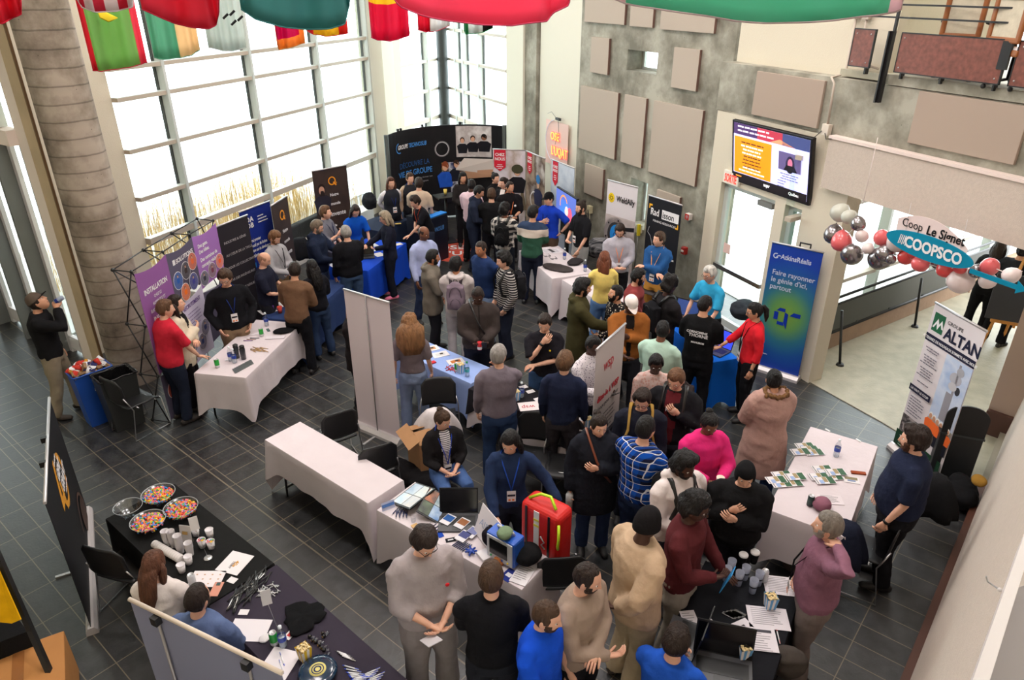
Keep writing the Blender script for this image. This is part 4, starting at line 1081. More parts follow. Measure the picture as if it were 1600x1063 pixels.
        if g.v:
            gv,gf =mb_arr(g); st_ =gv *np.array([1,1,.5]); cn =gv.mean(0) *np.array([1,1,0]) ; nr =gv -(cn+np.array([0,0,1])*gv[:,2:3]*0);
            rad =gv[:,:2] -np.array([-.07,0]); rn =rad /(np.linalg.norm(rad,axis=1)[:,None]+1e-5)
            amp =.020 if hk == 'curly' else .005; gv =gv.copy(); gv[:,:2] += rn *(wobble(gv*np.array([1.2,1.2,.5 if hk != 'curly' else 1]),40 if hk != 'curly' else 60,seed)*amp)[:,None]
            prt.append((tf(HT,gv),gf,0,True))
        link('hair',arr_mesh('hair',prt,[hm_]))
    if beard: lk('beard',(beard_shell(beard[0],seed),GF,0),hairmat(beard[1]))
    if glasses:
        g =MB()
        for sd in (1,-1):
            ring =[(.099-.004*abs(math.cos(t)),sd*.031+.022*math.cos(t),.008+.017*math.sin(t)) for t in [2*math.pi*i/16 for i in range(17)]]
            g.tube(ring,.0022,6,caps=False); g.tube([(.096,sd*.053,.012),(.02,sd*.082,.012),(-.01,sd*.083,.004)],.002,6)
        g.tube([(.099,-.010,.011),(.102,0,.013),(.099,.010,.011)],.002,6)
        gv,gf =mb_arr(g); link('glasses',arr_mesh('glasses',[(tf(HT,gv),gf,0,True)],[plastic(glasses,.3)]))
    if badge is not None:
        fx =(sp(.1,0,1.2)-sp(0,0,1.2)).normalized(); dep =(.112*w+T['infl']+(.024 if T['vest'] else 0)) *(1+belly*.8)
        zb =badge if isinstance(badge,float) else 1.10; bq =sp(dep+.028,.0,zb)
        lm =cloth(lanyard); g =MB()
        for sd in (1,-1):
            g.tube([sp(-.05,sd*.05,1.50),sp(.02,sd*.085,1.475),sp(.085+T['infl'],sd*.075,1.40),sp(dep+.024,sd*.03,(1.40+zb)/2+.02),bq+Vector((0,0,.07))],[(.003,.008)]*5,6,side=fx)
        o_ =link('lanyard',g.mesh('lanyard',lm))
        R3 =Matrix.Rotation(lean_r,3,'Y'); b_ =MB(); b_.box(bq,(.004,.085,.125),R=R3); bo =link('name_badge',b_.mesh('name_badge',paper()))
        b2 =MB(); b2.box(bq+R3 @ Vector((.003,0,.012)),(.002,.075,.022),R=R3); l2 =bpy.data.objects.new('printed_band',b2.mesh('printed_band',printed((30,30,40)))); COL.objects.link(l2); l2.parent =bo
        b3 =MB(); b3.box(bq+R3 @ Vector((.003,.018,-.042)),(.002,.022,.02),R=R3); b3.box(bq+R3 @ Vector((.003,-.018,-.042)),(.002,.022,.02),R=R3); l3 =bpy.data.objects.new('printed_marks',b3.mesh('printed_marks',printed((230,120,40)))); COL.objects.link(l3); l3.parent =bo
    if watch:
        sd =watch[0]; S,E,W =arm[sd]; d =(W-E).normalized(); g =MB(); g.tube([W-d*.035,W-d*.012],[.031,.030],12); link('wristwatch',g.mesh('wristwatch',plastic(watch[1])))
    # place: scale, turn, and put the head where it belongs
    top_l =(HM @ Vector((0,0,.13))) *s
    if at is None: pw =P(hx,hy,top_l.z)
    else: pw =Vector((at[0],at[1],0))
    al =math.atan2(pw.y,pw.x); yaw =al +math.pi +math.radians(face); c,sn =math.cos(yaw),math.sin(yaw)
    root.location =(pw.x-(top_l.x*c-top_l.y*sn),pw.y-(top_l.x*sn+top_l.y*c),0); root.rotation_euler =(0,0,yaw); root.scale =(s,s,s)
    info =dict(root=root,sp=sp,arm=arm,HM=HM,s=s,yaw=yaw,T=T,w=w)
    return info
def world_of(info,v):
    v =Vector(v) *info['s']; c,sn =math.cos(info['yaw']),math.sin(info['yaw'])
    return Vector((v.x*c-v.y*sn,v.x*sn+v.y*c,v.z)) +Vector(info['root'].location)
# skin tones
SL,SM,ST,SB,SD =(224,172,146),(206,152,122),(176,118,86),(120,78,58),(78,50,40)
BR,DB,BK,GY,GI,AU =(70,50,36),(42,31,26),(22,19,19),(142,138,132),(96,68,48),(84,50,36)
K ={}
def pp(key,*a,**k): K[key] =person(*a,**k)
def J(c,**k): d =dict(col=c,infl=.030,hem=.84,folds=.008,name='jacket'); d.update(k); return d
def S_(c,**k): d =dict(col=c,infl=.016,hem=.86,folds=.006,collar=True); d.update(k); return d
def Tt(c,**k): d =dict(col=c,infl=.015,sleeve=.45,hem=.85,folds=.006,name='t_shirt'); d.update(k); return d
def W_(c,**k): d =dict(col=c,infl=.021,hem=.86,folds=.008,name='sweater'); d.update(k); return d
def B_(c,**k): d =dict(col=c,infl=.016,folds=.005); d.update(k); return d
BLUJ,DKJ,BLKT,BEI =(58,84,124),(38,46,66),(24,24,28),(142,126,106)

pp('drinker','man in a black jacket and dark cap tilting back to drink from a can',44,462,1.78,75,J((26,26,28)),B_((140,128,108)),SM,('short',DB),('down',(.22,.02,1.50)),look=(0,-38),cap=('cap',(92,80,70),(30,28,30)),shoes=((52,44,38),(30,26,24)),step=.12)
pp('redpolo','man in a red polo leaning one hand on the white table, seen from behind',257,468,1.72,118,Tt((196,40,58),collar=True,name='polo_shirt'),B_((30,36,52)),SL,('short',GI),('down','tablenear'),w=1.15,belly=.12,look=(-25,5),shoes=(46,40,36),lean=5)
pp('creamlady','woman in a long cream jacket and black dress, one hand at her chest',270,462,1.66,78,J((214,200,178),hem=.70,inner=((28,26,28),.07)),B_((26,24,28)),SL,('long',DB),('under','chest'),fem=True,look=(0,-8),watch=(1,(20,20,22)))
pp('blacksweater','man in glasses and a black sweater with a white badge, hands in his pockets',348,424,1.74,8,W_((26,26,30)),B_((136,114,92)),SL,('messy',BR),('pocket','pocket'),w=1.12,look=(-30,22),glasses=(22,20,22),badge=1.06)
pp('baldnavy','bald man in a navy t-shirt bending over a phone beside the grey banner',417,395,1.66,72,Tt((34,36,52)),B_((40,40,46)),SL,('bald',(160,120,96)),('phone','front'),look=(0,28),w=1.15,belly=.15)
pp('greyphone','ginger haired man in a light grey shirt and khaki trousers reading his phone',433,362,1.72,50,S_((168,166,170)),B_((158,126,92)),SL,('short',(112,78,52)),('front','front'),look=(0,32),badge=1.02,lanyard=(24,24,28),beard=(.006,(140,90,56)))
pp('brownsweater','man in a brown sweater propping one hand on the white table, back turned',459,409,1.70,158,W_((112,84,64)),B_((26,26,30)),SM,('short',DB),('tablenear','front'),lean=12,look=(15,10),w=1.0)
pp('darkcurl','person with long dark hair in a black top and blue jeans behind the brown sweater',485,406,1.58,200,J((28,28,34),infl=.02),B_((46,62,92)),SM,('long',BK),('front','front'),fem=True,look=(0,18))
pp('navyhoodie','bearded man in glasses and a navy hoodie handing over a yellow note',498,344,1.74,72,J((30,38,58),hood=True),B_((60,72,96)),SL,('short',(110,96,82)),('offer','front'),look=(0,20),glasses=(60,56,60),beard=(.008,(120,106,96)),w=1.12,belly=.1)
pp('greycan','smiling man in a grey checked shirt holding a green can',507,321,1.76,62,S_((112,112,122),sleeve=.7),B_((40,40,48)),SL,('short',GI),('front','chest'),look=(10,0),badge=1.1,lanyard=(30,40,80))
pp('greyhairblack','grey haired man in a black sports jacket with a white stripe, back turned',539,352,1.70,200,J((24,24,28)),B_((58,78,108)),SL,('short',GY),('relax','front'),w=1.1,look=(-10,10))
pp('bluelady','young woman in a bright blue polo leaning both hands on the blue table',556,322,1.62,18,Tt((20,86,190),collar=True,name='polo_shirt'),B_((60,60,70)),SL,('long',DB),('tablenear','tablenear'),fem=True,lean=20,look=(0,20),glasses=(30,24,26))
pp('suitlady','grey haired woman in a dark navy suit with pink and white sneakers',598,331,1.64,-82,J((28,30,44),infl=.018,hem=.80),B_((26,28,38)),SL,('bob',(150,136,116)),('front','offer'),fem=True,look=(0,15),shoes=((232,120,150),(240,236,236)),glasses=(40,36,36))
pp('vest1','woman with long auburn hair in a black vest over white sleeves',610,277,1.66,20,dict(col=(226,222,226),infl=.014,sleeve=.95,hem=.9,vest=(40,42,50)),B_((30,30,36)),SL,('long',AU),('back','back'),fem=True,badge=1.05)
pp('vest2','woman with tied back hair in a black vest over beige sleeves',640,270,1.68,10,dict(col=(180,156,134),infl=.014,sleeve=.95,hem=.9,vest=(40,40,46)),B_((30,30,36)),SL,('short',BR),('down','down'),fem=True,badge=1.1,look=(15,0))
pp('beigetee','man in a pale beige t-shirt with his back turned at the dark counter',654,277,1.74,170,Tt((206,184,162)),B_((50,52,60)),SL,('short',DB),('front','relax'),look=(10,0))
pp('leanlady','person with a messy bun and orange lanyard reaching to the dark navy table',645,307,1.66,-62,Tt((24,24,30)),B_((44,50,66)),SL,('messy',DB),('reach','front'),lean=22,look=(0,12),badge=.98,lanyard=(226,90,50),fem=True)
pp('lightblue','bald man in a light blue button shirt walking past the blue tables',664,354,1.74,35,S_((168,176,214)),B_((50,62,92)),SB,('bald',(50,34,28)),('front','relax'),look=(20,15),step=.1)
pp('olivegrey','bearded man in a grey olive hooded jacket holding a blue folder',677,390,1.70,88,J((112,104,94),hood=True,hem=.72),B_((38,38,44)),ST,('short',BK),('relax','phone'),look=(0,5),beard=(.007,BK),shoes=(30,28,28),w=1.1)
pp('mauvepack','person in a pale grey hoodie wearing a mauve backpack',712,402,1.66,175,J((196,186,184),hood=True),B_((178,172,176)),ST,('messy',BK),('front','front'),look=(-35,0))
pp('canholder','bald man in a dark quilted jacket with crossbody strap, can and phone',745,452,1.74,5,J((62,54,52),inner=((44,38,38),.02)),B_((30,32,44)),SD,('buzz',(40,30,26)),('front','front'),look=(-15,32),w=1.18,belly=.1)
pp('navysweater','man in a navy blue sweater and light blue jeans looking aside',750,377,1.76,-48,W_((34,52,92)),B_((134,156,190)),ST,('buzz',DB),('back','back'),look=(10,8),w=1.12)
pp('stripes','man in a black and white striped shirt wearing a black backpack, hand in pocket',784,395,1.72,-70,W_(pattern('striped',(34,32,36),(176,170,166),.034)),B_((34,38,52)),SL,('curly',BK),('pocket','pocket'),look=(0,10))
pp('pinkshirt','man in a pale pink shirt and black trousers, back turned to the hall',737,279,1.74,150,S_((226,196,206)),B_((26,26,30)),SD,('buzz',BK),('front','front'),look=(15,12),shoes=(26,24,24))
pp('asianlady','woman with chin length black hair in a dark jacket in front of the black backdrop',723,270,1.62,8,J((40,36,36)),B_((30,30,34)),SM,('bob',BK),('front','front'),fem=True,look=(10,0))
pp('darkhoodie','man in a navy hooded sweatshirt leaning over between the pink shirt and black coat',752,291,1.74,75,J((36,42,60),hood=True),B_((34,40,58)),SM,('short',BK),('front','front'),lean=8,look=(0,20))
pp('blackcoatback','person in a black coat seen from behind in the middle of the far crowd',768,294,1.72,172,J((26,26,28),infl=.036),B_((28,28,34)),SL,('short',BR),('front','front'))
pp('handmouth','woman in black with her hand raised to her mouth, dark hair tied back',774,270,1.64,40,S_((30,28,30)),B_((28,28,32)),SL,('bun',BK),('down','mouth'),fem=True)
pp('blazerwhite','woman in a black blazer over a white top with sunglasses pushed into her hair',786,277,1.66,-25,J((28,26,30),infl=.02,inner=((232,222,218),.05)),B_((28,28,32)),SL,('ponytail',DB),('front','front'),fem=True,look=(-15,5))
pp('orangelanyard','man in a black shirt with an orange lanyard and a round white pin',798,284,1.70,10,S_((28,26,28),sleeve=.6),B_((30,30,34)),SM,('receding',DB),('front','front'),look=(25,15),badge=1.0,lanyard=(236,130,80),w=1.15,watch=(1,(20,20,20)))
pp('plaidback','person in a black and white plaid jacket wearing a black backpack',789,318,1.66,165,J(pattern('plaid',(38,38,42),(222,214,206),.11)),B_((32,36,46)),SB,('curly',BK),('front','front'),look=(-30,0))
pp('bandsweater','man in a navy, cream and green banded sweater with pale soled shoes, back turned',833,321,1.80,168,W_(pattern('bands',(48,62,88),(222,208,196),.1,(50,88,70))),B_((28,32,48)),SM,('short',BK),('front','front'),look=(-30,0),shoes=((30,30,34),(222,204,182)))
pp('bluepolocap','man in a royal blue polo and black cap with one hand on his hip',857,301,1.74,-40,Tt((24,58,176),collar=True,name='polo_shirt'),B_((74,58,48)),SL,('short',BK),('hip','chest'),cap=('cap',(22,22,24)),w=1.15,badge=1.08,lanyard=(24,24,28),look=(-10,5),watch=(1,(20,20,20)))
pp('blackpolo','man with tied hair in a black polo and grey trousers reaching down to the shirts',907,314,1.76,-55,Tt((26,26,30),collar=True,name='polo_shirt'),B_((156,156,156)),SL,('bun',DB),('low','front'),badge=1.05,lanyard=(24,24,28),beard=(.006,DB),look=(0,5))
pp('greyorange','man in a light grey shirt with an orange lanyard and glasses looking down',969,352,1.72,8,S_((172,168,178)),B_((30,30,34)),SL,('short',DB),('front','front'),look=(-10,30),glasses=(90,50,50),beard=(.008,(70,46,36)),badge=1.02,lanyard=(244,150,96),w=1.15,watch=(1,(22,22,22)))
pp('denimcross','man in a blue denim shirt with arms folded in front of the black mining banner',1031,362,1.74,-28,S_((40,84,138)),B_((196,140,66)),SL,('short',BR),('crossed','under'),look=(-25,0),badge=1.0,lanyard=(240,170,100),w=1.08)
pp('yellowtop','woman in a pale yellow sweater and blue jeans with brown hair, back turned',945,393,1.64,190,W_((232,206,116),sleeve=.55,infl=.018),B_((84,116,160)),SL,('long',(110,62,40)),('table','front'),fem=True,look=(-10,5))
pp('oliveparka','man in a long olive hooded parka with curly black hair holding a leaflet',913,437,1.72,92,J((66,62,38),hood=True,hem=.56,infl=.042),B_((40,44,56)),SM,('curly',BK),('front','offer'),look=(0,8),beard=(.007,BK))
pp('sparkle','man with slicked black hair in a black sweater flecked with bright dots',966,446,1.68,-62,W_(pattern('dotted',(26,24,26),(200,186,168),.035)),B_((28,28,34)),SM,('short',BK),('front','relax'),look=(0,-15),beard=(.008,BK))
pp('burgundybeard','bearded man in a muted burgundy sweater looking toward the laptop tables',1001,420,1.70,88,W_((132,58,58)),B_((40,36,40)),SM,('short',BK),('front','front'),look=(0,10),beard=(.010,BK),w=1.1)
pp('blackpack','man in a charcoal jacket wearing a black backpack at the blue laptop table',1050,432,1.72,128,J((38,36,38)),B_((28,28,32)),SD,('curly',BK),('front','front'),look=(0,10))
pp('whitecap','man in a white cap and tan brown jacket clasping his hands',990,467,1.74,10,J((150,90,42),inner=((30,26,26),.05)),B_((44,44,50)),SD,('short',BK),('chest','offer'),cap=('cap',(238,226,222)),look=(15,36),w=1.12)
pp('mintshirt','man in a pale mint green shirt with cropped hair, back turned',1037,500,1.72,160,S_((178,208,192)),B_((50,50,58)),SB,('buzz',BK),('front','front'),look=(20,5),w=1.15)
pp('aquatee','grey haired man in an aqua t-shirt leaning over the blue laptop table',1108,416,1.74,-42,Tt((52,160,206)),B_((34,34,40)),SL,('short',(196,192,186)),('tablenear','tablenear'),lean=8,glasses=(80,76,80),look=(0,10))
pp('blacktee','man in a black t-shirt with white lettering across the back',1105,461,1.78,168,Tt((22,22,24)),B_((22,22,26)),SM,('buzz',BK),('front','front'),look=(-30,8),w=1.1)
pp('redlady','woman in a bright red sweater with a black ponytail reaching over the laptop',1178,473,1.68,-72,W_((212,36,48),sleeve=.75,infl=.016),B_((24,24,28)),SM,('ponytail',BK),('down','reach'),fem=True,look=(0,12),glasses=(60,50,50),badge=.95,lanyard=(24,24,28),watch=(1,(20,20,22)))
pp('pinkparka','woman in a long dusty pink parka with a fur trimmed hood, back turned',1212,578,1.64,-150,J((176,140,130),infl=.075,hem=.44,hood=True,fur=(132,94,56),flare=.09),B_((44,66,104)),SM,('bun',BK),('front','front'),fem=True,look=(-15,0))
pp('curlylady','woman with long frizzy copper hair in a grey t-shirt and light jeans, back turned',639,492,1.64,172,Tt((112,100,104),hem=.96),B_((122,136,166)),SL,('curly',(128,90,58)),('down','relax'),fem=True,look=(10,10))
pp('greypolo','grey haired man in a grey long sleeved polo and blue jeans, back turned',779,539,1.74,185,S_((120,110,120)),B_((44,62,96)),SL,('short',(148,142,138)),('relax','chin'),w=1.12,look=(-35,0))
pp('thinker','man in a black t-shirt holding his chin with one arm folded',850,494,1.72,0,Tt((34,32,38)),B_((52,76,112)),SL,('short',DB),('under','chin'),look=(-12,26),watch=(-1,(20,20,22)))
pp('navyback','young person with brown hair in a navy shirt and orange neck strap, back turned',884,550,1.70,172,S_((36,42,66)),B_((52,48,52)),SL,('messy',(98,70,48)),('relax','relax'),look=(-20,5))
pp('speckleshirt','man in a white speckled shirt half hidden behind the leaning grey banner',931,526,1.74,45,S_(pattern('dotted',(226,218,222),(120,112,128),.02)),B_((30,30,36)),SD,('buzz',BK),('relax','phone'),look=(0,15),glasses=(50,44,44))
pp('knitlady','woman in glasses and a pale pink flecked knit sweater',1027,557,1.64,10,W_(pattern('knit',(214,186,180),(206,160,150),.03)),B_((40,40,48)),SD,('short',BK),('front','front'),fem=True,glasses=(70,60,60),look=(0,18))
pp('burgtee','man in clear glasses, black jacket and burgundy t-shirt with a bulky backpack',1055,581,1.74,-8,J((30,30,34),inner=((96,34,40),.075)),B_((42,44,52)),SL,('short',(104,72,50)),('strap','relax'),glasses=(150,120,110),look=(-12,26),w=1.12)
pp('tanstraps','man in dark glasses with tan backpack straps over a navy jacket',1004,613,1.68,2,J((36,38,50)),B_((34,36,46)),SL,('quiff',DB),('relax','relax'),glasses=(22,20,22),look=(-8,22))
pp('blackpuffer','woman in a long black padded coat with a brown crossbody strap and white bottle',938,650,1.66,12,J((32,34,42),infl=.045,hem=.58,hood=True),B_((44,58,90)),SL,('bun',DB),('chest','down'),fem=True,look=(15,10),shoes=(24,22,22),w=1.15)
pp('blueplaid','man in a blue and white plaid overshirt with a grey hood, back turned',1011,652,1.72,150,J(pattern('plaid',(24,84,186),(30,34,60),.085,(226,228,236)),infl=.032),B_((40,56,90)),SL,('short',BK),('front','front'),look=(-10,0),w=1.1)
pp('magenta','woman in a hot pink sweater and black headband holding a navy folder and cup',1114,650,1.68,28,W_((226,48,122),infl=.028),B_((40,40,60)),SB,('bun',BK),('phone','phone'),fem=True,look=(0,22),w=1.1)
pp('whitehoodie','man in a white hooded sweatshirt with a black shoulder strap',1075,712,1.72,40,J((226,214,212),hood=True),B_((44,46,58)),SD,('curly',BK),('relax','front'),look=(10,12),w=1.15,beard=(.005,BK))
pp('beanielady','person in a black beanie and black puffer coat clutching a strap',1168,729,1.64,5,J((26,26,28),infl=.045),B_((30,30,36)),SL,('short',BK),('chest','strap'),cap=('beanie',(26,26,28)),look=(5,20),w=1.15)
pp('burgman','man in glasses and a dark burgundy sweater standing at the black table',1096,775,1.76,78,W_((88,38,42)),B_((158,150,138)),SD,('curly',BK),('tablenear','front'),glasses=(40,34,34),look=(0,14),w=1.1)
pp('tanback','man in a tan corduroy jacket and black beanie, back turned',1016,796,1.80,128,J((196,168,140),infl=.04,hem=.80),B_((178,160,134),infl=.03),SD,('buzz',BK),('relax','back'),cap=('beanie',(28,26,28)),look=(10,5),w=1.15,shoes=((70,60,54),(200,190,180)))
pp('tansweater','bearded man in a tan sweater with arms folded and hair receding',926,885,1.72,62,W_((158,138,124)),B_((26,26,30)),SL,('receding',DB),('under','front'),look=(12,14),beard=(.007,DB),w=1.15)
pp('bluepolo','man in a cobalt blue polo with clipped brown hair and beard',859,943,1.70,62,Tt((24,78,206),collar=True,name='polo_shirt'),B_((40,40,48)),SL,('buzz',BR),('relax','front'),look=(8,8),beard=(.006,BR),w=1.15)
pp('greytall','tall man in round glasses and a grey sweatsuit with a red pin reading a card',670,836,1.80,14,W_((166,156,158),sleeve=.72,infl=.026),B_((140,132,134),infl=.03),SL,('quiff',DB),('front','front'),look=(18,34),glasses=(20,20,22),w=1.16,belly=.22,shoes=((36,36,40),(236,232,232)))
pp('blackback','man in a black quarter zip jacket holding a bottle, back turned',768,880,1.72,178,J((26,26,30),collar=True,infl=.02),B_((40,42,50)),SL,('short',BR),('front','front'),look=(-15,5),w=1.1)
pp('mauveshirt','grey haired man in a mauve shirt scratching the back of his head',1300,802,1.72,-78,S_((134,92,110)),B_((120,108,104)),SL,('short',(124,116,108)),('nape','pocket'),look=(0,-4),belly=.26,w=1.2,beard=(.005,(150,140,132)),badge=.94,lanyard=(22,22,24))
pp('navyright','bearded man with curly dark hair in a short sleeved navy shirt beside the leaflets',1432,668,1.78,-78,Tt((34,40,62),collar=True,name='polo_shirt'),B_((26,26,30)),SL,('curly',DB),('relax','relax'),look=(-5,2),beard=(.009,(86,56,40)),w=1.4,belly=.3,watch=(1,(20,20,22)))
pp('navyjacket','woman with long straight black hair in a navy fleece jacket resting on the red bag',795,679,1.66,5,J((38,52,84),infl=.02,folds=.006),B_((34,38,50)),SL,('long',BK),((.22,.50,.92),'table'),fem=True,look=(-20,22),badge=1.06,lanyard=(40,80,180))
pp('rampwoman','woman with long dark hair in black seen from behind on the ramp',1566,374,1.66,172,Tt((26,26,28)),B_((24,24,26)),SM,('long',DB),('down','down'),fem=True)
pp('rampdark','person in dark clothes at the picture edge beyond the woman on the ramp',1603,380,1.70,160,J((36,36,40)),B_((28,28,32)),SM,('short',BK),('down','down'))
pp('hiddenperson','person in a dark coat mostly hidden behind the blank white banner',553,468,1.62,60,J((36,32,34),infl=.035,hem=.7),B_((28,28,32)),SL,('bob',(120,74,48)),('front','front'),fem=True)
# seated
pp('blazerseat','seated woman with a bun in a dark blazer over a striped top',695,644,1.64,18,J((34,32,34),infl=.02,sleeve=.8,hem=.9,inner=(pattern('striped',(230,226,228),(60,56,70),.022),.055)),B_((72,98,148)),SL,('bun',BR),('front','front'),fem=True,seat=True,look=(25,20),badge=.86+.15,lanyard=(40,70,180))
pp('whitejacketseat','seated woman with long brown hair in an off white jacket at the candy table',240,862,1.62,148,J((222,212,208),infl=.022,hem=.88),B_((206,198,194)),SL,('long',(92,58,42)),('front','front'),fem=True,seat=True,look=(-15,15))
pp('blueshirtseat','seated man with thinning hair in a slate blue shirt at the candy table',307,913,1.74,140,S_((92,108,146)),B_((44,46,58)),SL,('receding',DB),('front','front'),seat=True,look=(-12,10),w=1.15,beard=(.005,DB))
pp('laptopseat','seated man in a blue sweater working behind the open laptop',1062,980,1.72,165,W_((36,86,190)),B_((40,42,52)),SL,('quiff',DB),('chin','front'),seat=True,look=(-10,10),w=1.12)
# lettering and pins worn on the clothes
def on_back(key,s_,y,z,size,m,off=.135):
    i =K[key]; text(i['root'],s_,i['sp'](-off,y,z),size,m,rot=(math.pi/2,0,-math.pi/2),align='CENTER',bold=.0012)
def on_chest(key,s_,y,z,size,m,off=.155):
    i =K[key]; text(i['root'],s_,i['sp'](off,y,z),size,m,rot=(math.pi/2,0,math.pi/2),align='CENTER',bold=.0012)
def pin(key,y,z,r,c,off=.14):
    i =K[key]; q =i['sp'](off,y,z); o =MB().lathe([(0,0),(r,0),(r*.9,.006),(0,.008)],q,14,R=Matrix.Rotation(math.pi/2,3,'Y')).build('pin_badge',printed(c),i['root'])
on_back('blacktee','CORNOMINE',.01,1.30,.042,WHT,.150); on_back('blacktee','THORNE',-.01,1.25,.058,WHT,.150)
on_back('blacktee','MANUBOIS',-.01,1.16,.032,WHT,.140)
on_chest('burgtee','RVA',.0,1.29,.062,WHT,.172)
pin('greytall',.11,1.30,.016,(226,40,50),.190); pin('thinker',.07,1.28,.013,(240,200,40),.142)
pin('orangelanyard',.09,1.25,.025,(236,236,236),.160)
# ------------------------------------------------------------------ banners and displays
BZ =1.93
def rollup(label,tl,tr,col,z=BZ,pole=True,m=None,cat='banner',base=True,rail=ALU,zl=None,bd=.09):
    A,B =P(*tl,z),P(*tr,zl or z); A.z =B.z =0; c =(A+B) /2; w =(B-A).length; a =math.atan2((B-A).y,(B-A).x)
    t =thing('rollup_banner',label,cat,c,a)
    MB().box((0,0,(z+.07)/2),(w,.004,z-.07)).build('banner_sheet',m or printed(col),t)
    MB().tube([(-w/2-.005,0,z),(w/2+.005,0,z)],.014,10).build('top_rail',rail,t)
    if base:
        mb =MB(); pr =[(-bd,0),(bd,0),(bd*.97,.04),(bd*.5,.078),(-bd*.5,.078),(-bd*.97,.04)]
        n =len(pr); vs =[(-w/2-.02,p[0],p[1]) for p in pr] +[(w/2+.02,p[0],p[1]) for p in pr]
        mb.add(vs,[tuple(range(n)),tuple(range(2*n-1,n-1,-1))]+[(i,i+n,(i+1)%n+n,(i+1)%n) for i in range(n)])
        mb.build('base_cassette',mat('pearl_alloy',(206,200,200),.35,.3),t)
        MB().box((0,.16,.008),(.03,.28,.016)).build('base_foot',ALU,t)
    if pole: MB().tube([(0,.03,.06),(0,.014,z)],.008,8).build('support_pole',mat('pole_alloy',(150,146,148),.4,.6),t)
    return t,w,Board(t,w,z,-.003)
G =lambda *c: printed(c)
# blank white banner, seen from behind: the pole is on the near side
t,w,b =rollup('blank white banner seen from the back with its grey pole, beside the carton',(608,473),(537,452),(218,204,210))
# dark grey text banner
t,w,b =rollup('charcoal banner printed with five lines of capital letters beside the purple display',(337,355),(386,336),(44,40,46))
for i,s_ in enumerate(('INDUSTRIE & GÉNIE','AU CŒUR DE LA TALLE','POUR LES COLLECTIVITÉS','PAR DES INGÉNIEURES','DURABLE ET RÉSILIENTES')):
    b.txt(s_,-w*.36,1.62-i*.2,.055,G(190,184,188),sx=.9*w/.62)
b.rect(-.03,.62,.05,.03,WHT)
# royal blue banner
t,w,b =rollup('royal blue banner with a white four part letter mark behind the charcoal one',(373,332),(421,314),(26,44,128))
for i,(s_,x,z) in enumerate((('D',0,1),('A',1,1),('D',0,0),('B',1,0))): b.txt(s_,-w*.34+x*.09,1.64+z*.1-.02,.11,WHT,bold=.004)
b.bars(.02,1.76,w*.32,3,.05,.016,WHT,31)
for i,s_ in enumerate(('Le vrai premier','ce soutif pas de limites','à nôtre est de développer','ces talents.')): b.txt(s_,-w*.38,1.38-i*.085,.075,WHT,sx=.62,bold=.001)
b.rect(-w*.36,.95,.08,.08,G(40,130,200)); b.bars(-w*.18,1.0,w*.4,2,.04,.014,G(90,150,220),32)
# two dark brown letter mark banners
def qbanner(tl,tr,label,big):
    t,w,b =rollup(label,tl,tr,(52,38,34)); b.photo(-w/2+.002,.08,w-.004,1.82,[(40,28,26),(58,42,36),(34,26,24)],2)
    q_mark(t,0.02,1.68,.085,G(232,150,40),-.008)
    bb =Board(t,w,1.9,-.012)
    if big:
        bb.figure(-w*.3,.72,.95,(40,38,50),(196,150,128),(40,28,26)); bb.poly([(-w*.36,1.42),(-w*.22,1.42),(-w*.25,1.52),(-w*.33,1.52)][::-1],G(40,28,26))
    for i,(s_,z) in enumerate((('Notre',.085),('monde',.085),('s\'invente',.13 if big else .10),('monde',.07))): bb.txt(s_,-w*(.08 if i<2 else .2),(1.38,1.20,.98,.76)[i],z,WHT,sx=.9,bold=.0015)
qbanner((423,322),(448,306),'narrow looking brown banner with an orange letter mark beside the royal blue banner',False)
qbanner((487,268),(541,258),'dark brown banner with a printed bearded man under an orange letter mark',True)
# chez nous banners
t,w,b =rollup('photo banner of a smiling helmeted worker with a red pennant, widest of its set',(770,233),(821,235),(206,196,206))
b.photo(-w/2+.003,.3,w-.006,1.62,[(206,196,208),(222,214,220),(176,160,150),(214,206,214)],4)
bb =Board(t,w,1.9,-.012)
for i,x in enumerate((-.3,-.12,.3)): bb.poly([(x-.11,.6),(x+.11,.6),(x,1.35-.1*i)],G(112,100,82),'printed_tree')
def pennant(bb,x,zt,w_,h_,lines,sz):
    bb.poly([(x-w_/2,zt-h_*.8),(x,zt-h_),(x+w_/2,zt-h_*.8),(x+w_/2,zt),(x-w_/2,zt)],G(206,36,58),'red_pennant')
    for i,s_ in enumerate(lines): bb.txt(s_,x,zt-.13-i*sz*1.05,sz,WHT,align='CENTER',bold=.002,sx=.9)
    bb.bars(x-w_*.3,zt-.13-len(lines)*sz*1.05,w_*.6,3,.04,.016,WHT,8,'c')
pennant(bb,-w*.28,1.92,.26,.46,('CHEZ','NOUS'),.09)
bb.figure(w*.26,.62,.98,(26,26,32),(214,168,140),(60,50,40)); bb.ell(w*.26,1.52,.13,.10,G(70,70,50),'printed_helmet')
t,w,b =rollup('photo banner of a blue helmeted worker against bark with a red pennant',(823,236),(852,248),(120,96,78))
b.photo(-w/2+.003,.3,w-.006,1.62,[(120,92,72),(170,150,132),(86,64,50),(196,186,180)],6)
bb =Board(t,w,1.9,-.012); pennant(bb,-w*.3,1.92,.2,.46,('CHEZ','NOUS'),.075); bb.figure(w*.18,.5,.98,(44,48,80),(214,168,140),(60,50,40)); bb.ell(w*.18,1.44,.085,.10,G(60,130,190),'printed_helmet')
bb.ring(w*.0,.95,.17,.2,WHT,a0=90,a1=250)
t,w,b =rollup('pale blue banner showing a black welding mask and a red pennant',(862,249),(898,263),(176,186,204))
b.photo(-w/2+.003,.3,w-.006,1.62,[(176,186,204),(206,212,224),(160,172,194)],7)
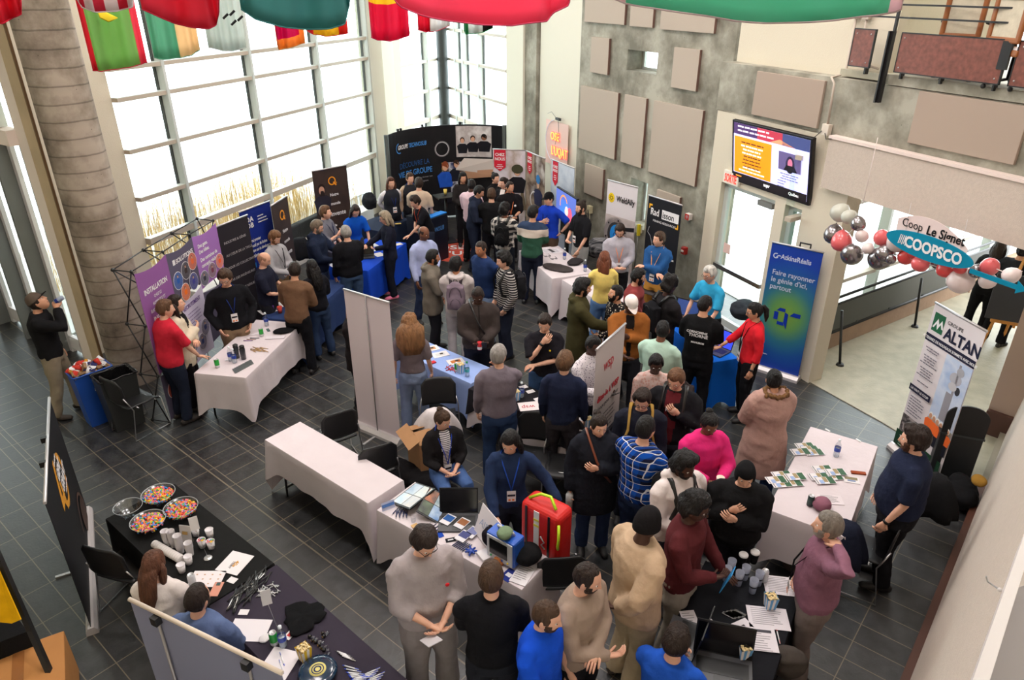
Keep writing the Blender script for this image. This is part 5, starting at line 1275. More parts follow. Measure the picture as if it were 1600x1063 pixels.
bb =Board(t,w,1.9,-.012); pennant(bb,-w*.3,1.92,.2,.5,('CHEZ','NOUS'),.075); bb.ell(w*.18,1.2,.12,.17,G(22,24,24),'printed_mask'); bb.ring(w*.18,1.2,.105,.12,G(80,180,90),a0=150,a1=230)
bb.poly([(w*.0,.5),(w*.4,.5),(w*.36,1.04),(w*.03,1.04)],G(40,46,50))
# white welding banner
t,w,b =rollup('white banner lettered WeldAlly over a photo of a blue porthole',(950,281),(997,293),(226,218,222))
b.ell(-w*.34,1.62,.075,.09,G(244,208,30),'yellow_disc'); b.ring(-w*.34,1.62,.022,.034,BLK)
for k in range(8):
    a =k *math.pi /4; b.ell(-w*.34+.048*math.cos(a),1.62+.052*math.sin(a),.007,.007,BLK,n=8)
b.txt('WeldAlly',-w*.16,1.58,.15,BLK,sx=.74*w/.7,bold=.003)
b.photo(-w/2+.003,.1,w-.006,1.2,[(176,164,162),(206,192,190),(150,138,138)],9)
b.ring(-w*.12,.95,.19,.29,G(150,142,142),sq=1.15); b.ell(-w*.12,.95,.2,.235,G(60,56,58)); b.ell(-w*.10,.95,.15,.19,G(40,140,220),'printed_porthole'); b.ring(-w*.08,.92,.07,.085,G(20,60,120))
for k in range(6):
    a =k *math.pi /3 +.3; b.ell(-w*.12+.245*math.cos(a),.95+.28*math.sin(a),.018,.02,BLK,n=10)
b.poly([(w*.12,1.06),(w*.5,1.10),(w*.5,1.18),(w*.12,1.13)],G(30,28,32))
# black mining banner
t,w,b =rollup('black banner lettered Radisson Mining Resources with white map outlines',(1014,305),(1066,321),(26,26,32))
b.txt('Rad',-w*.40,1.62,.17,WHT,sx=.72*w/.7,bold=.003); b.rect(-w*.05,1.595,w*.5,.16,WHT,'white_block'); b.txt('isson',-w*.03,1.62,.15,BLK,sx=.8*w/.7,bold=.002)
b.txt('MINING RESOURCES',-w*.3,1.51,.055,WHT,sx=.95*w/.7)
b.poly([(-w*.45,1.80),(-w*.45,1.72),(-w*.42,1.72),(-w*.42,1.77),(-w*.35,1.77),(-w*.35,1.80)],G(244,180,40)); b.poly([(w*.38,1.50),(w*.46,1.50),(w*.46,1.58),(w*.43,1.58),(w*.43,1.53),(w*.38,1.53)],G(244,180,40))
rg =random.Random(3)
def outline(pts,m,th=.008):
    y =b._y(); mb =MB()
    for (x0,z0),(x1,z1) in zip(pts[:-1],pts[1:]):
        L_ =math.hypot(x1-x0,z1-z0); an =math.atan2(z1-z0,x1-x0); mb.box(((x0+x1)/2,y,(z0+z1)/2),(L_+th*.6,.001,th),R=Matrix.Rotation(-an,3,'Y'))
    mb.build('map_outline',m,b.r)
outline([(-.30,1.4),(-.33,1.3),(-.26,1.24),(-.20,1.1),(-.28,.95),(-.31,.7),(-.26,.45)],G(190,190,196)); outline([(-.2,1.1),(-.08,1.02),(.0,1.14),(.06,1.0),(.1,.92)],G(190,190,196)); outline([(.1,.92),(.16,.76),(.24,.72),(.3,.6),(.26,.5),(.32,.4),(.2,.34)],G(190,190,196))
b.txt('RADISSONMINING.COM',-.16,.93,.045,WHT,bold=.001)
# blue gradient banner
t,w,b =rollup('tall blue and green gradient banner lettered AtkinsRéalis by the exit door',(1207,378),(1287,395),(18,70,170),z=1.97)
gm =bpy.data.materials.new('printed_gradient'); gm.use_nodes =True; nt =gm.node_tree; bs =nt.nodes['Principled BSDF']; tc =nt.nodes.new('ShaderNodeTexCoord'); mp =nt.nodes.new('ShaderNodeMapping'); gd_ =nt.nodes.new('ShaderNodeTexGradient'); gd_.gradient_type ='SPHERICAL'
mp.inputs['Location'].default_value =(-.02,0,-.95/.85+0); mp.inputs['Scale'].default_value =(1/.75,0,1/.85); rp =nt.nodes.new('ShaderNodeValToRGB'); e =rp.color_ramp.elements
e[0].color =rgb((14,60,166)); e[0].position =0; e[1].color =rgb((124,164,56)); e[1].position =.95
for p_,c_ in ((.25,(24,84,160)),(.5,(46,116,136)),(.72,(96,150,84))): q =e.new(p_); q.color =rgb(c_)
nt.links.new(tc.outputs['Object'],mp.inputs[0]); nt.links.new(mp.outputs[0],gd_.inputs[0]); nt.links.new(gd_.outputs[0],rp.inputs[0]); nt.links.new(rp.outputs[0],bs.inputs['Base Color']); bs.inputs['Roughness'].default_value =.5
b.rect(-w/2+.002,.08,w-.004,1.86,gm,'printed_gradient')
LG =G(196,204,226)
b.txt('AtkinsRéalis',-w*.28,1.76,.1,LG,sx=.85,bold=.002); b.ring(-w*.38,1.79,.026,.04,LG,a0=60,a1=330); b.ring(-w*.31,1.76,.03,.045,LG,a0=60,a1=170)
for i,s_ in enumerate(('Faire rayonner','le génie d\'ici,','partout')): b.txt(s_,-w*.4,1.52-i*.105,.105,LG,sx=.95,bold=.001)
NB =G(14,50,160)
b.rect(-.15,.86,.06,.12,NB); b.poly([(-.12,1.0),(.0,1.0),(.0,1.05),(-.08,1.05)],NB); b.poly([(-.09,.79),(.01,.79),(.0,.84),(-.09,.84)],NB); b.poly([(.0,.84),(.05,.74),(.05,.98),(.0,1.0)],NB); b.poly([(.07,.96),(.22,.96),(.22,1.02),(.12,1.02)],NB)
b.bars(-w*.4,.28,.16,1,.03,.015,LG,5)
bx =thing('pole_bracket','black handle bracket standing above the blue gradient banner','bracket',Vector(t.location),t.rotation_euler.z)
MB().tube([(.02,.03,1.93),(.02,.03,2.03),(.16,.03,2.03),(.16,.03,1.93)],.014,8).build('handle',BLACKM,bx)
MB().tube([(.09,.05,.0),(.09,.05,1.96)],.01,8).build('pole',BLACKM,bx); MB().box((.09,.1,.01),(.2,.12,.02)).build('base',BLACKM,bx)
# tower banner
t,w,b =rollup('tall white banner lettered Altan with a telecom tower photo and a green foot',(1462,473),(1542,518),(226,218,222),z=1.97)
b.poly([(-w*.44,1.66),(-w*.44,1.88),(-w*.22,1.88),(-w*.22,1.66)][::-1],G(38,98,68)); b.poly([(-w*.43,1.70),(-w*.35,1.82),(-w*.31,1.76),(-w*.27,1.82),(-w*.21,1.72),(-w*.25,1.72),(-w*.28,1.77),(-w*.33,1.69),(-w*.36,1.76),(-w*.40,1.70)][::-1],WHT)
b.txt('GROUPE',-w*.17,1.82,.06,G(50,50,60)); b.txt('ALTAN',-w*.17,1.65,.19,G(34,36,60),sx=.86,bold=.006)
b.rect(-w/2+.002,1.52,w-.004,.09,G(34,34,58)); b.txt('ATTEIGNEZ DE NOUVEAUX SOMMETS AVEC NOUS!',0,1.545,.045,WHT,align='CENTER',sx=.78,bold=.0008)
b.photo(-.01,.56,w/2+.008,.95,[(150,178,220),(206,216,236),(176,196,228)],12)
TWG =G(150,148,156); b.rect(.13,.75,.10,.36,TWG,'printed_tower'); b.rect(.20,1.1,.03,.38,TWG,'printed_mast'); b.ell(.2,1.30,.085,.07,G(180,180,190)); b.ell(.27,1.18,.035,.05,G(60,60,66)); b.ell(.19,1.20,.06,.05,G(196,194,200)); b.ell(.28,.80,.03,.042,G(50,50,56)); b.ell(.24,1.40,.05,.05,G(170,170,178))
b.rect(-.01,.50,w/2+.008,.2,G(176,168,158))
for i in range(6): b.figure(.03+i*.06,.42-i*.008,.36,(240,110,50),(200,150,120),(236,236,236),(30,32,44))
for n_,z_ in ((2,1.46),(4,1.36),(4,1.2),(1,1.02)): b.bars(-w*.44,z_,w*.36,n_,.032,.011,G(96,94,108),n_+7,'c')
b.rect(-w/2+.002,.86,w*.46,.08,G(34,34,58)); b.txt('ÇA VAUT LE COUP!',-w*.27,.885,.042,WHT,align='CENTER',sx=.8)
b.bars(-w*.42,.80,w*.34,7,.036,.011,G(96,94,108),4)
b.photo(-w*.46,.30,w*.40,.24,[(44,40,42),(120,112,112),(30,28,30),(160,150,150)],14)
b.rect(-w/2+.002,.09,w-.004,.21,G(30,64,44),'green_foot'); b.txt('Ta place est avec nous',-w*.42,.19,.08,WHT,shear=.3,sx=.75); b.bars(-w*.4,.15,w*.5,2,.03,.01,G(150,180,160),4)
# upright grey banner by the black table
t,w,b =rollup('upright pale grey banner lettered WSP in red, seen at a steep angle',(932,547),(977,506),(200,190,190),z=1.9)
RD =G(186,40,56)
b.txt('wsp',-w*.22,1.55,.2,RD,bold=.0,sx=.8)
b.txt('dites-le à WSP',0,1.22,.105,RD,align='CENTER',bold=.003,sx=.86*w/.7); b.txt('Conçu pour changer',0,1.11,.072,G(60,56,60),align='CENTER',sx=.9*w/.7)
b.bars(-w*.3,1.0,w*.6,5,.055,.016,G(110,104,108),2,'c'); b.bars(-w*.3,.68,w*.4,1,.05,.016,G(60,56,60),3)
b.rect(-w/2+.002,.08,w-.004,.14,G(92,98,150))
# black forty banner at the candy table (front faces the table)
t,w,b =rollup('black banner with an orange forty and white slanted letters beside the candy table',(70,786),(77,622),(22,22,26),z=1.47,bd=.05)
OR =G(216,150,48)
b.ring(.08,1.02,.20,.255,OR,a0=200,a1=430); b.poly([(-.30,.92),(-.02,.92),(-.02,.99),(-.18,.99),(-.04,1.32),(-.11,1.32),(-.30,.98)],OR)
b.poly([(-.10,.80),(-.04,.80),(-.04,1.1),(-.10,1.1)],OR); b.ring(.08,1.02,.255,.262,OR)
b.txt('GROUPE',-.08,1.26,.05,WHT,shear=.2); b.txt('GENI',-.1,1.10,.15,WHT,shear=.3,bold=.005,sx=.85); b.txt('GRANT',-.05,.95,.15,WHT,shear=.3,bold=.005,sx=.8); b.txt('ARCHITECTES',.05,.88,.04,WHT,shear=.2)
b.ell(.62,.22,.2,.18,G(70,54,48)); b.ring(.5,.15,.28,.31,G(96,72,62),a0=20,a1=160,sq=1.2)
for x in (-.3,.12):
    c_ =MB(); c_.box((x,.03,1.46),(.04,.05,.05)); c_.build('rail_clip',BLACKM,t)
# grey backs at the lower corner
t,w,b =rollup('grey blue banner back with two poles standing in front of the candy table',(440,1052),(203,937),(130,132,156),pole=False,z=1.75,rail=mat('cream_rail',(216,200,184),.4))
for x in (-w*.30,w*.30):
    MB().tube([(x,.03,.05),(x,.012,1.72)],.010,8).build('support_pole',mat('pole_alloy',(150,146,148),.4,.6),t); MB().box((x,.02,1.71),(.05,.05,.06)).build('pole_clip',BLACKM,t)

# curved black backdrop
A,B,Cc =P(603,213,2.2),P(788,197,2.2),P(700,195,2.2)
mid =(A+B) /2; ch =(B-A).length; an =math.atan2((B-A).y,(B-A).x); nrm =Vector((-math.sin(an),math.cos(an),0)); sag =min(max((Cc-mid).dot(nrm),.2),.8)
t =thing('curved_backdrop','wide curved black pop-up wall lettered Groupe Technosub','backdrop',Vector((mid.x,mid.y,0)),an)
R_ =(ch*ch/4+sag*sag) /(2*sag)
def arc(x): return sag -(R_-math.sqrt(max(0,R_*R_-x*x)))
n =26; mb =MB()
for i in range(n):
    x0,x1 =-ch /2 +ch *i /n,-ch /2 +ch *(i+1) /n; mb.add([(x0,arc(x0),.02),(x1,arc(x1),.02),(x1,arc(x1),2.2),(x0,arc(x0),2.2),(x0,arc(x0)+.03,.02),(x1,arc(x1)+.03,.02),(x1,arc(x1)+.03,2.2),(x0,arc(x0)+.03,2.2)],[(0,1,2,3),(4,7,6,5),(3,2,6,7)],0,False)
mb.build('backdrop_skin',printed((24,24,28)),t)
for s_ in (-1,1):
    m_ =MB(); m_.tube([(s_*ch/2,.0,.0),(s_*ch/2,.0,2.22)],.05,12); m_.build('end_cap',mat('end_cap_grey',(52,60,58),.5),t)
for x in (-ch*.36,-ch*.33,-ch*.12,ch*.2):
    m_ =MB(); m_.box((x,arc(x)+.02,2.23),(.05,.05,.05)); m_.build('rail_clip',BLACKM,t)
def bend(o):
    for v in o.data.vertices: v.co.y += arc(max(-ch/2,min(ch/2,v.co.x)))
    return o
class CurvedBoard(Board):
    def rect(s,x,z,w,h,m,name='printed_panel'):
        y =s._y(); mb =MB(); k =max(1,int(w/.08))
        for i in range(k):
            x0,x1 =x +w *i /k,x +w *(i+1) /k; mb.quad((x0,y+arc(x0),z),(x1,y+arc(x1),z),(x1,y+arc(x1),z+h),(x0,y+arc(x0),z+h))
        return mb.build(name,m,s.r)
    def poly(s,pts,m,name='printed_shape'): o =Board.poly(s,pts,m,name); return bend(o)
    def ring(s,*a,**k): return bend(Board.ring(s,*a,**k))
    def bars(s,*a,**k): return bend(Board.bars(s,*a,**k))
    def txt(s,b_,x,z,size,m,**k):
        o =Board.txt(s,b_,x,z,size,m,**k); sx =o.scale.x
        for v in o.data.vertices: v.co.z -= arc(max(-ch/2,min(ch/2,x+v.co.x*sx)))
        return o
b =CurvedBoard(t,ch,2.2,-.012)
TB =G(70,140,216)
b.txt('GROUPE',-ch*.375,1.80,.13,WHT,shear=.3,bold=.003,sx=.56); b.txt('TECHNOSUB',-ch*.375+.30,1.80,.13,TB,shear=.3,bold=.003,sx=.64); b.ring(-ch*.36,1.83,.08,.10,TB,a0=100,a1=290,sq=1.2)
b.txt('DÉCOUVRE LA',-ch*.37,1.36,.17,G(44,90,150),sx=.74); b.txt('VIE DE GROUPE',-ch*.385,1.16,.18,TB,bold=.003,sx=.74)
b.txt('viens donner ton',-ch*.2,1.04,.06,G(150,150,156)); b.txt('plein signant',-ch*.2,.95,.06,G(150,150,156))
b.ring(ch*.04,1.66,.15,.165,G(206,206,210)); b.ring(ch*.04,1.66,.175,.18,G(206,206,210))
b.photo(ch*.16,1.45,ch*.26,.72,[(206,200,200),(180,172,172),(226,222,222)],3)
b.figure(ch*.21,1.30,.62,(26,26,34)); b.figure(ch*.29,1.32,.64,(26,26,34)); b.figure(ch*.37,1.32,.68,(26,26,34),(140,96,72),(24,20,20))
b.poly([(ch*.14,1.15),(ch*.45,1.05),(ch*.45,1.42),(ch*.22,1.42)],G(206,196,190)); b.poly([(ch*.17,1.1),(ch*.47,1.2),(ch*.47,1.02),(ch*.2,.92)],G(196,150,120))
b.photo(ch*.03,.62,ch*.22,.72,[(40,50,96),(206,206,214),(30,36,60),(232,200,60)],8)
b.figure(ch*.06,.36,1.02,(30,84,190),(214,168,140),(140,70,40),(24,24,34)); b.figure(ch*.155,.55,.85,(28,30,44)); b.poly([(ch*.2,.7),(ch*.225,.7),(ch*.255,1.25),(ch*.235,1.25)],G(236,206,40))

# pop-up truss display with stretched panels
tz =2.13
fn =[P(205,425,tz),P(254,394,tz),P(295,367,tz),P(333,345,tz)]; bn =[P(176,422,tz),P(224,391,tz),P(268,365,tz),P(308,342,tz)]
o0 =(fn[0]+fn[3]) /2; o0.z =0; ta =math.atan2((fn[3]-fn[0]).y,(fn[3]-fn[0]).x)
t =thing('popup_display','black truss pop-up frame stretched with purple, white and slate photo panels','display stand',o0,ta)
Ri =Matrix.Rotation(-ta,3,'Z')
def loc(q,z): v =Ri @ (Vector((q.x,q.y,0))-o0); return Vector((v.x,v.y,z))
rows_ =[0.02,tz/3,tz*2/3,tz]
for j in range(4):
    for i in range(4):
        MB().ell(loc(fn[i],rows_[j]),(.022,.022,.022),8,6).build('hub',BLACKM,t); MB().ell(loc(bn[i],rows_[j]),(.024,.024,.024),8,6).build('hub',BLACKM,t)
def bar(a,c): MB().tube([a,c],.0085,6).build('truss_bar',BLACKM,t)
for i in range(4):
    for j in (0,1,2,3): bar(loc(fn[i],rows_[j]),loc(bn[i],rows_[j]))
    for j in range(3):
        if i in (0,3): bar(loc(fn[i],rows_[j]),loc(bn[i],rows_[j+1])); bar(loc(bn[i],rows_[j]),loc(fn[i],rows_[j+1]))
for i in range(3):
    bar(loc(bn[i],tz),loc(bn[i+1],tz)); bar(loc(fn[i],tz),loc(fn[i+1],tz)); bar(loc(fn[i],tz),loc(bn[i+1],rows_[2])); bar(loc(bn[i],tz),loc(fn[i+1],rows_[2]))
PU,PU2,SLT,LIL =(142,86,152),(164,112,188),(86,80,102),(206,196,220)
def tpanel(i,z0,z1,col,dress,sag=.05):
    a,c =loc(fn[i],0),loc(fn[i+1],0); w =(c-a).length; an_ =math.atan2((c-a).y,(c-a).x); m =(a+c) /2
    # stretched cloth: edges curve inwards between its corners
    k =10; top =[(-w/2+w*q/k,z1-sag*math.sin(math.pi*q/k)) for q in range(k+1)]; bot =[(w/2-w*q/k,z0+sag*.5*math.sin(math.pi*q/k)) for q in range(k+1)]
    ob =MB().prism((bot+top)[::-1] if False else bot+top,-.002,.002,axis='y').build('stretch_panel',mat('stretch_fabric',col,.7),t,Vector((m.x,m.y,0))+Vector((math.sin(an_),-math.cos(an_),0))*.03,an_)
    dress(Board(ob,w,z1-z0,-.003),w)
def circ(b,x,z,r,cols,sd):
    b.ell(x,z,r*1.06,r*1.12,WHT,'photo_rim',24); m_ =b.photo(x-r*.01,z,.01,.01,cols,sd); b.ell(x,z,r,r*1.05,m_.data.materials[0],'round_photo',24); b.figure(x,z-r*.98,r*1.75,cols[1],legs=None)
def d1(b,w):
    b.txt('INSTALLATION',0,1.78,.095,WHT,align='CENTER',bold=.002,sx=.8); b.txt('CHEZ LE',0,1.69,.055,WHT,align='CENTER',sx=.8); b.txt('ALIMENTEZ ET',0,1.61,.055,WHT,align='CENTER',sx=.8); b.txt('ÉLECTRIQUE / RÉSEAU',0,1.53,.055,WHT,align='CENTER',sx=.8)
    b.txt('INGÉNIERIE',0,1.40,.095,WHT,align='CENTER',bold=.002,sx=.8); b.txt('ÉTUDE DE FAISABILITÉ',0,1.31,.055,WHT,align='CENTER',sx=.8); b.txt('CONCEPTION ET TRAVAUX',0,1.23,.055,WHT,align='CENTER',sx=.75)
    circ(b,-.08,.98,.17,[(176,150,176),(60,60,80),(210,190,200)],3)
tpanel(0,.74,2.10,PU,d1)
def d1b(b,w):
    b.txt('SOLUTIONS',-.1,.62,.06,WHT,bold=.001)
    for k,(x,z) in enumerate(((-.16,.42),(.14,.46),(-.06,.2),(.2,.22))): circ(b,x,z,.11,[(60,40,40),(220,90,50),(40,60,100)],k)
tpanel(0,.05,.71,SLT,d1b)
def d2(b,w):
    b.txt('SOLUTIONS',-.16,1.90,.085,WHT,bold=.002); b.rect(-.24,1.90,.06,.07,WHT)
    for k,(x,z) in enumerate(((-.2,1.68),(.02,1.74),(.22,1.80),(-.1,1.48),(.14,1.54))): circ(b,x,z,.11,[(50,60,90),((40,90,170),(60,50,50),(230,110,60),(240,120,40),(70,70,150))[k],(150,150,160)],k+5)
tpanel(1,1.43,2.10,SLT,d2)
def d2b(b,w):
    b.txt('RECRUTEMENT',0,1.24,.08,G(104,76,140),align='CENTER',sx=.85,bold=.001); b.bars(-w*.3,1.16,w*.6,5,.05,.014,G(150,130,170),4,'c')
    for k,(x,z) in enumerate(((-.18,.72),(.06,.66),(.2,.82))): circ(b,x,z,.11,[(180,170,190),(60,70,120),(220,200,190)],k+9)
tpanel(1,.42,1.40,LIL,d2b)
def d3(b,w):
    for i,s_ in enumerate(('Des gens.','Des idées.','Des centaines de','concepts réalisés.')): b.txt(s_,-w*.36,1.90-i*.085-(.03 if i>1 else 0),.075,WHT,sx=.86,bold=.002)
    for k,(x,z) in enumerate(((-.22,1.46),(.0,1.50),(.22,1.56))): circ(b,x,z,.10,[(190,180,200),((60,60,70),(120,60,80),(240,100,50))[k],(150,150,170)],k+15)
tpanel(2,1.33,2.10,PU2,d3)
tpanel(2,.5,1.28,SLT,lambda b,w: (b.txt('SOLUTIONS',-.16,1.12,.075,WHT,bold=.001),b.rect(-.24,1.12,.06,.06,WHT)))
# neon sign on the acrylic board, on the cream bay
nfr =W2
t =thing('neon_sign','glowing pink and yellow neon words on a clear board on the cream bay','neon sign',nfr.pt(nfr.hit(872,230)[0],-.06,nfr.hit(872,225)[1]),nfr.ang+math.pi)
MB().box((0,.02,0),(.92,.01,.95)).build('backing_board',mat('pale_acrylic',(240,206,196),.3),t)
NY,NP =glow('neon_yellow',(255,176,80),1.5),glow('neon_pink',(255,90,90),1.3)
text(t,'OSE',(-.22,-.01,.08),.24,NY,ext=.004,sx=.85); text(t,'L\'UQAT',(-.18,-.01,-.24),.27,NY,ext=.004,sx=.72)
text(t,'OSE',(-.225,.0,.078),.245,NP,ext=.002,sx=.85,bold=.011); text(t,'L\'UQAT',(-.185,.0,-.245),.275,NP,ext=.002,sx=.72,bold=.011)
MB().tube([(-.02+.40*math.cos(a),-.01,.05+.46*math.sin(a)) for a in [math.radians(100+12*k) for k in range(14)]],.010,8).build('neon_arc',mat('unlit_tube',(230,228,240),.2),t)
MB().box((.1,-.02,.55),(.18,.04,.05)).build('transformer',BLACKM,t)
MB().tube([(.1,-.02,.53),(.13,-.02,.3),(.0,-.02,.0)],.004,6).tube([(.02,-.01,.55),(-.2,-.01,.66),(-.36,-.01,.6)],.004,6).build('sign_cable',plastic((60,60,60)),t)
# ------------------------------------------------------------------ chairs, bins, cartons
SHELL =mat('black_chair_shell',(30,30,32),.45)
def chair(label,q,rz,group=None,sc=1.0):
    """stacking chair, sits facing local +x"""
    t =thing('stacking_chair',label,'chair',Vector((q.x,q.y,0)),rz,group)
    mb =MB(); n =10
    vs =[]; fs =[]
    for i in range(n+1):
        x =-.20 +.42 *i /n
        for j in range(n+1):
            y =-.21 +.42 *j /n; vs.append((x,y*(1-.08*(x<0)),.45-.018*math.cos(y*7)-.03*max(0,(x-.12)/.1) ** 2+.0))
    fs =[(i*(n+1)+j,(i+1)*(n+1)+j,(i+1)*(n+1)+j+1,i*(n+1)+j+1) for i in range(n) for j in range(n)]
    mb.add(vs,fs,0,True); o =mb.build('seat',SHELL,t); s =o.modifiers.new('thick','SOLIDIFY'); s.thickness =.018
    mb =MB(); vs =[]
    for i in range(n+1):
        z =.50 +.34 *i /n
        for j in range(n+1):
            y =-.215 +.43 *j /n; rr =.215 if i <n -2 else .215 -.03 *(i-n+2); y =y /.215 *rr; vs.append((-.215-.10*(z-.5)-.035*math.cos(y*7),y,z+.02*math.cos(y*7)*(i/n)))
    mb.add(vs,fs,0,True); o =mb.build('backrest',SHELL,t); s =o.modifiers.new('thick','SOLIDIFY'); s.thickness =.014
    for sd in (1,-1):
        y =sd *.235; MB().tube([(.20,y*.85,.435),(.21,y,.42),(.25,y*1.05,.015),(-.25,y*1.05,.015),(-.17,y,.42),(-.20,y,.50),(-.245,y*.88,.62)],.0075,8).build('leg_frame',CHROME,t)
    MB().tube([(-.10,-.235,.425),(-.10,.235,.425)],.0075,8).tube([(.14,-.235,.425),(.14,.235,.425)],.0075,8).build('seat_bar',CHROME,t)
    return t
def facecam(px,py,f,z=0): q =P(px,py,z); return math.atan2(q.y,q.x) +math.pi +math.radians(f)
CH =[('black stacking chair with steel sled legs beside the dark waste bin',222,668,118),('black chair standing behind the empty white table, nearest the blank banner',530,722,-165),
      ('black chair tucked behind the empty white table, nearest the carton',588,776,-165),('black stacking chair at the end of the candy table by the black banner',222,935,130),
      ('black chair pushed to the far side of the white table by the purple display',322,560,-40),('black chair beside the black sweater behind the white table',452,520,-60),
      ('black chair under the red rescue bag at the end of the white table',868,948,190),('black chair behind the long black table, by the grey polo',832,762,-10),('black chair under the long black table near the padded coat',880,775,0),
      ('black chair draped with a white sweater behind the pale blue table',690,700,0),('dark padded chair between the leaflet table and the navy shirt',1330,905,-90)]
chairs =[chair(l,P(x,y,0),facecam(x,y,f)) for l,x,y,f in CH]
# white sweater over the chair
def drape(name,label,cat,px,py,z,r,col,seed=1,h=.22,mt=None):
    q =P(px,py,z); rg =random.Random(seed); n =28; vs =[]; rows =8
    for j in range(rows):
        t_ =j /(rows-1)
        for i in range(n):
            a =2 *math.pi *i /n; wv =1 +.16 *math.sin(3*a+seed) *t_ +.11 *math.sin(7*a+seed*2) *t_ +.05 *math.sin(13*a+t_*3)
            k =math.sin(t_*math.pi/2); vs.append((r[0]*k*wv*math.cos(a),r[1]*k*wv*math.sin(a),-h*max(0,t_-.25) ** 1.1+.01*math.sin(6*a)*t_))
    mb =MB(); mb.add(vs,[(j*n+i,(j+1)*n+i,(j+1)*n+(i+1)%n,j*n+(i+1)%n) for j in range(rows-1) for i in range(n)],0,True)
    o =mb.build(name,mt or cloth(col),None,q,facecam(px,py,0)); s =o.modifiers.new('thick','SOLIDIFY'); s.thickness =.012; s.offset =0
    return tag(o,label,cat)
drape('white_sweater','crumpled white sweater spread over a chair back behind the curly haired woman','sweater',682,640,.80,(.14,.27),(214,206,208),2,.5)
drape('dark_coat','black coats heaped over a chair between the navy shirt and the wall','coat',1466,745,.80,(.20,.24),(24,24,26),5,.55)
drape('dark_coat','dark navy coat hanging over the chair next to the leaflet table','coat',1325,818,.80,(.16,.22),(30,34,50),7,.55)
drape('dark_coat','black coat thrown over the chair back behind the khaki trousers','coat',468,372,.85,(.2,.22),(26,26,30),8,.5)

def bin_(label,top,base_z,w,d,h,col,heap=None,rz=0,liner=False):
    q =P(*top,h); t =thing('waste_bin',label,'bin',Vector((q.x,q.y,0)),rz); k =.8
    vs =[(sx*w/2*(k if z == 0 else 1),sy*d/2*(k if z == 0 else 1),z) for z in (0,h) for sx,sy in ((-1,-1),(1,-1),(1,1),(-1,1))] +[(sx*w/2*.93,sy*d/2*.9,h) for sx,sy in ((-1,-1),(1,-1),(1,1),(-1,1))] +[(sx*w/2*.85,sy*d/2*.82,h*.5) for sx,sy in ((-1,-1),(1,-1),(1,1),(-1,1))]
    fs =[(3,2,1,0)] +[(i,(i+1)%4,4+(i+1)%4,4+i) for i in range(4)] +[(4+i,4+(i+1)%4,8+(i+1)%4,8+i) for i in range(4)] +[(8+i,8+(i+1)%4,12+(i+1)%4,12+i) for i in range(4)] +[(12,13,14,15)]
    bevel(MB().add(vs,fs).build('bin_body',plastic(col,.4),t),.012)
    mb =MB(); n =40; pts =[]
    for i in range(n+1):
        a =2 *math.pi *i /n; c_,s_ =math.cos(a),math.sin(a); m_ =max(abs(c_),abs(s_)); pts.append((c_/m_*(w/2+.004),s_/m_*(d/2+.004),h+(.006*math.sin(7*a) if liner else 0)))
    mb.tube(pts,.012,6,caps=False).build('rim' if not liner else 'bag_edge',plastic(tuple(min(255,c+14) for c in col),.3) if not liner else mat('black_bin_liner',(22,22,24),.25,0,.8,14),t)
    if liner:
        vs =[]; nn =24
        for j in range(7):
            for i in range(nn):
                a =2 *math.pi *i /nn; c_,s_ =math.cos(a),math.sin(a); m_ =max(abs(c_),abs(s_)); kk =1 -.04 *j; wv =1 +.05 *math.sin(5*a+j)
                vs.append((c_/m_*w/2*.9*kk*wv,s_/m_*d/2*.88*kk*wv,h-.05*j))
        MB().add(vs,[(j*nn+i,j*nn+(i+1)%nn,(j+1)*nn+(i+1)%nn,(j+1)*nn+i) for j in range(6) for i in range(nn)]+[tuple(6*nn+i for i in range(nn))],0,True).build('liner',mat('black_bin_liner',(22,22,24),.25,0,.8,14),t)
    return t
ba =facecam(150,600,0)
t =bin_('tall blue recycling bin heaped with paper cups and boxes by the concrete column',(139,577),0,.26,.46,.76,(24,72,160),rz=ba+.25)
for i in range(3):
    a =2 *math.pi *i /3 +.3; MB().tube([(.12,.035*math.cos(a) ,.52+.035*math.sin(a)),(.12,.035*math.cos(a+1.4),.52+.035*math.sin(a+1.4))],.006,6).build('recycling_arrow',WHT,t)
hp =MB(); rg =random.Random(9); cols =[(196,60,50),(226,220,214),(150,120,90),(232,232,236),(60,60,110),(206,150,60)]
for i in range(70):
    x,y =rg.uniform(-.11,.11),rg.uniform(-.20,.20); zz =.76 +.10 *(1-(x/.15) ** 2) *(1-(y/.25) ** 2) *rg.random() +.01
    Rr =Euler((rg.uniform(-1,1),rg.uniform(-1,1),rg.uniform(0,6))).to_matrix()
    if i %3: hp.box((x,y,zz),(rg.uniform(.04,.12),rg.uniform(.03,.08),rg.uniform(.002,.04)),mi=i%6,R=Rr)
    else: hp.tube([Vector((x,y,zz))+Rr @ Vector((0,0,-.045)),Vector((x,y,zz))+Rr @ Vector((0,0,.045))],[.024,.034],12,i%6)
o =hp.build('packaging_waste',[paper(c) for c in cols],None,Vector(t.location),t.rotation_euler.z); stuff(o); tag(o,'mixed cartons, cups and cans heaped on top of the blue bin','waste')
bin_('dark grey waste bin with a black liner standing between the blue bin and the chair',(177,584),0,.32,.44,.76,(44,46,46),rz=ba+.25,liner=True)

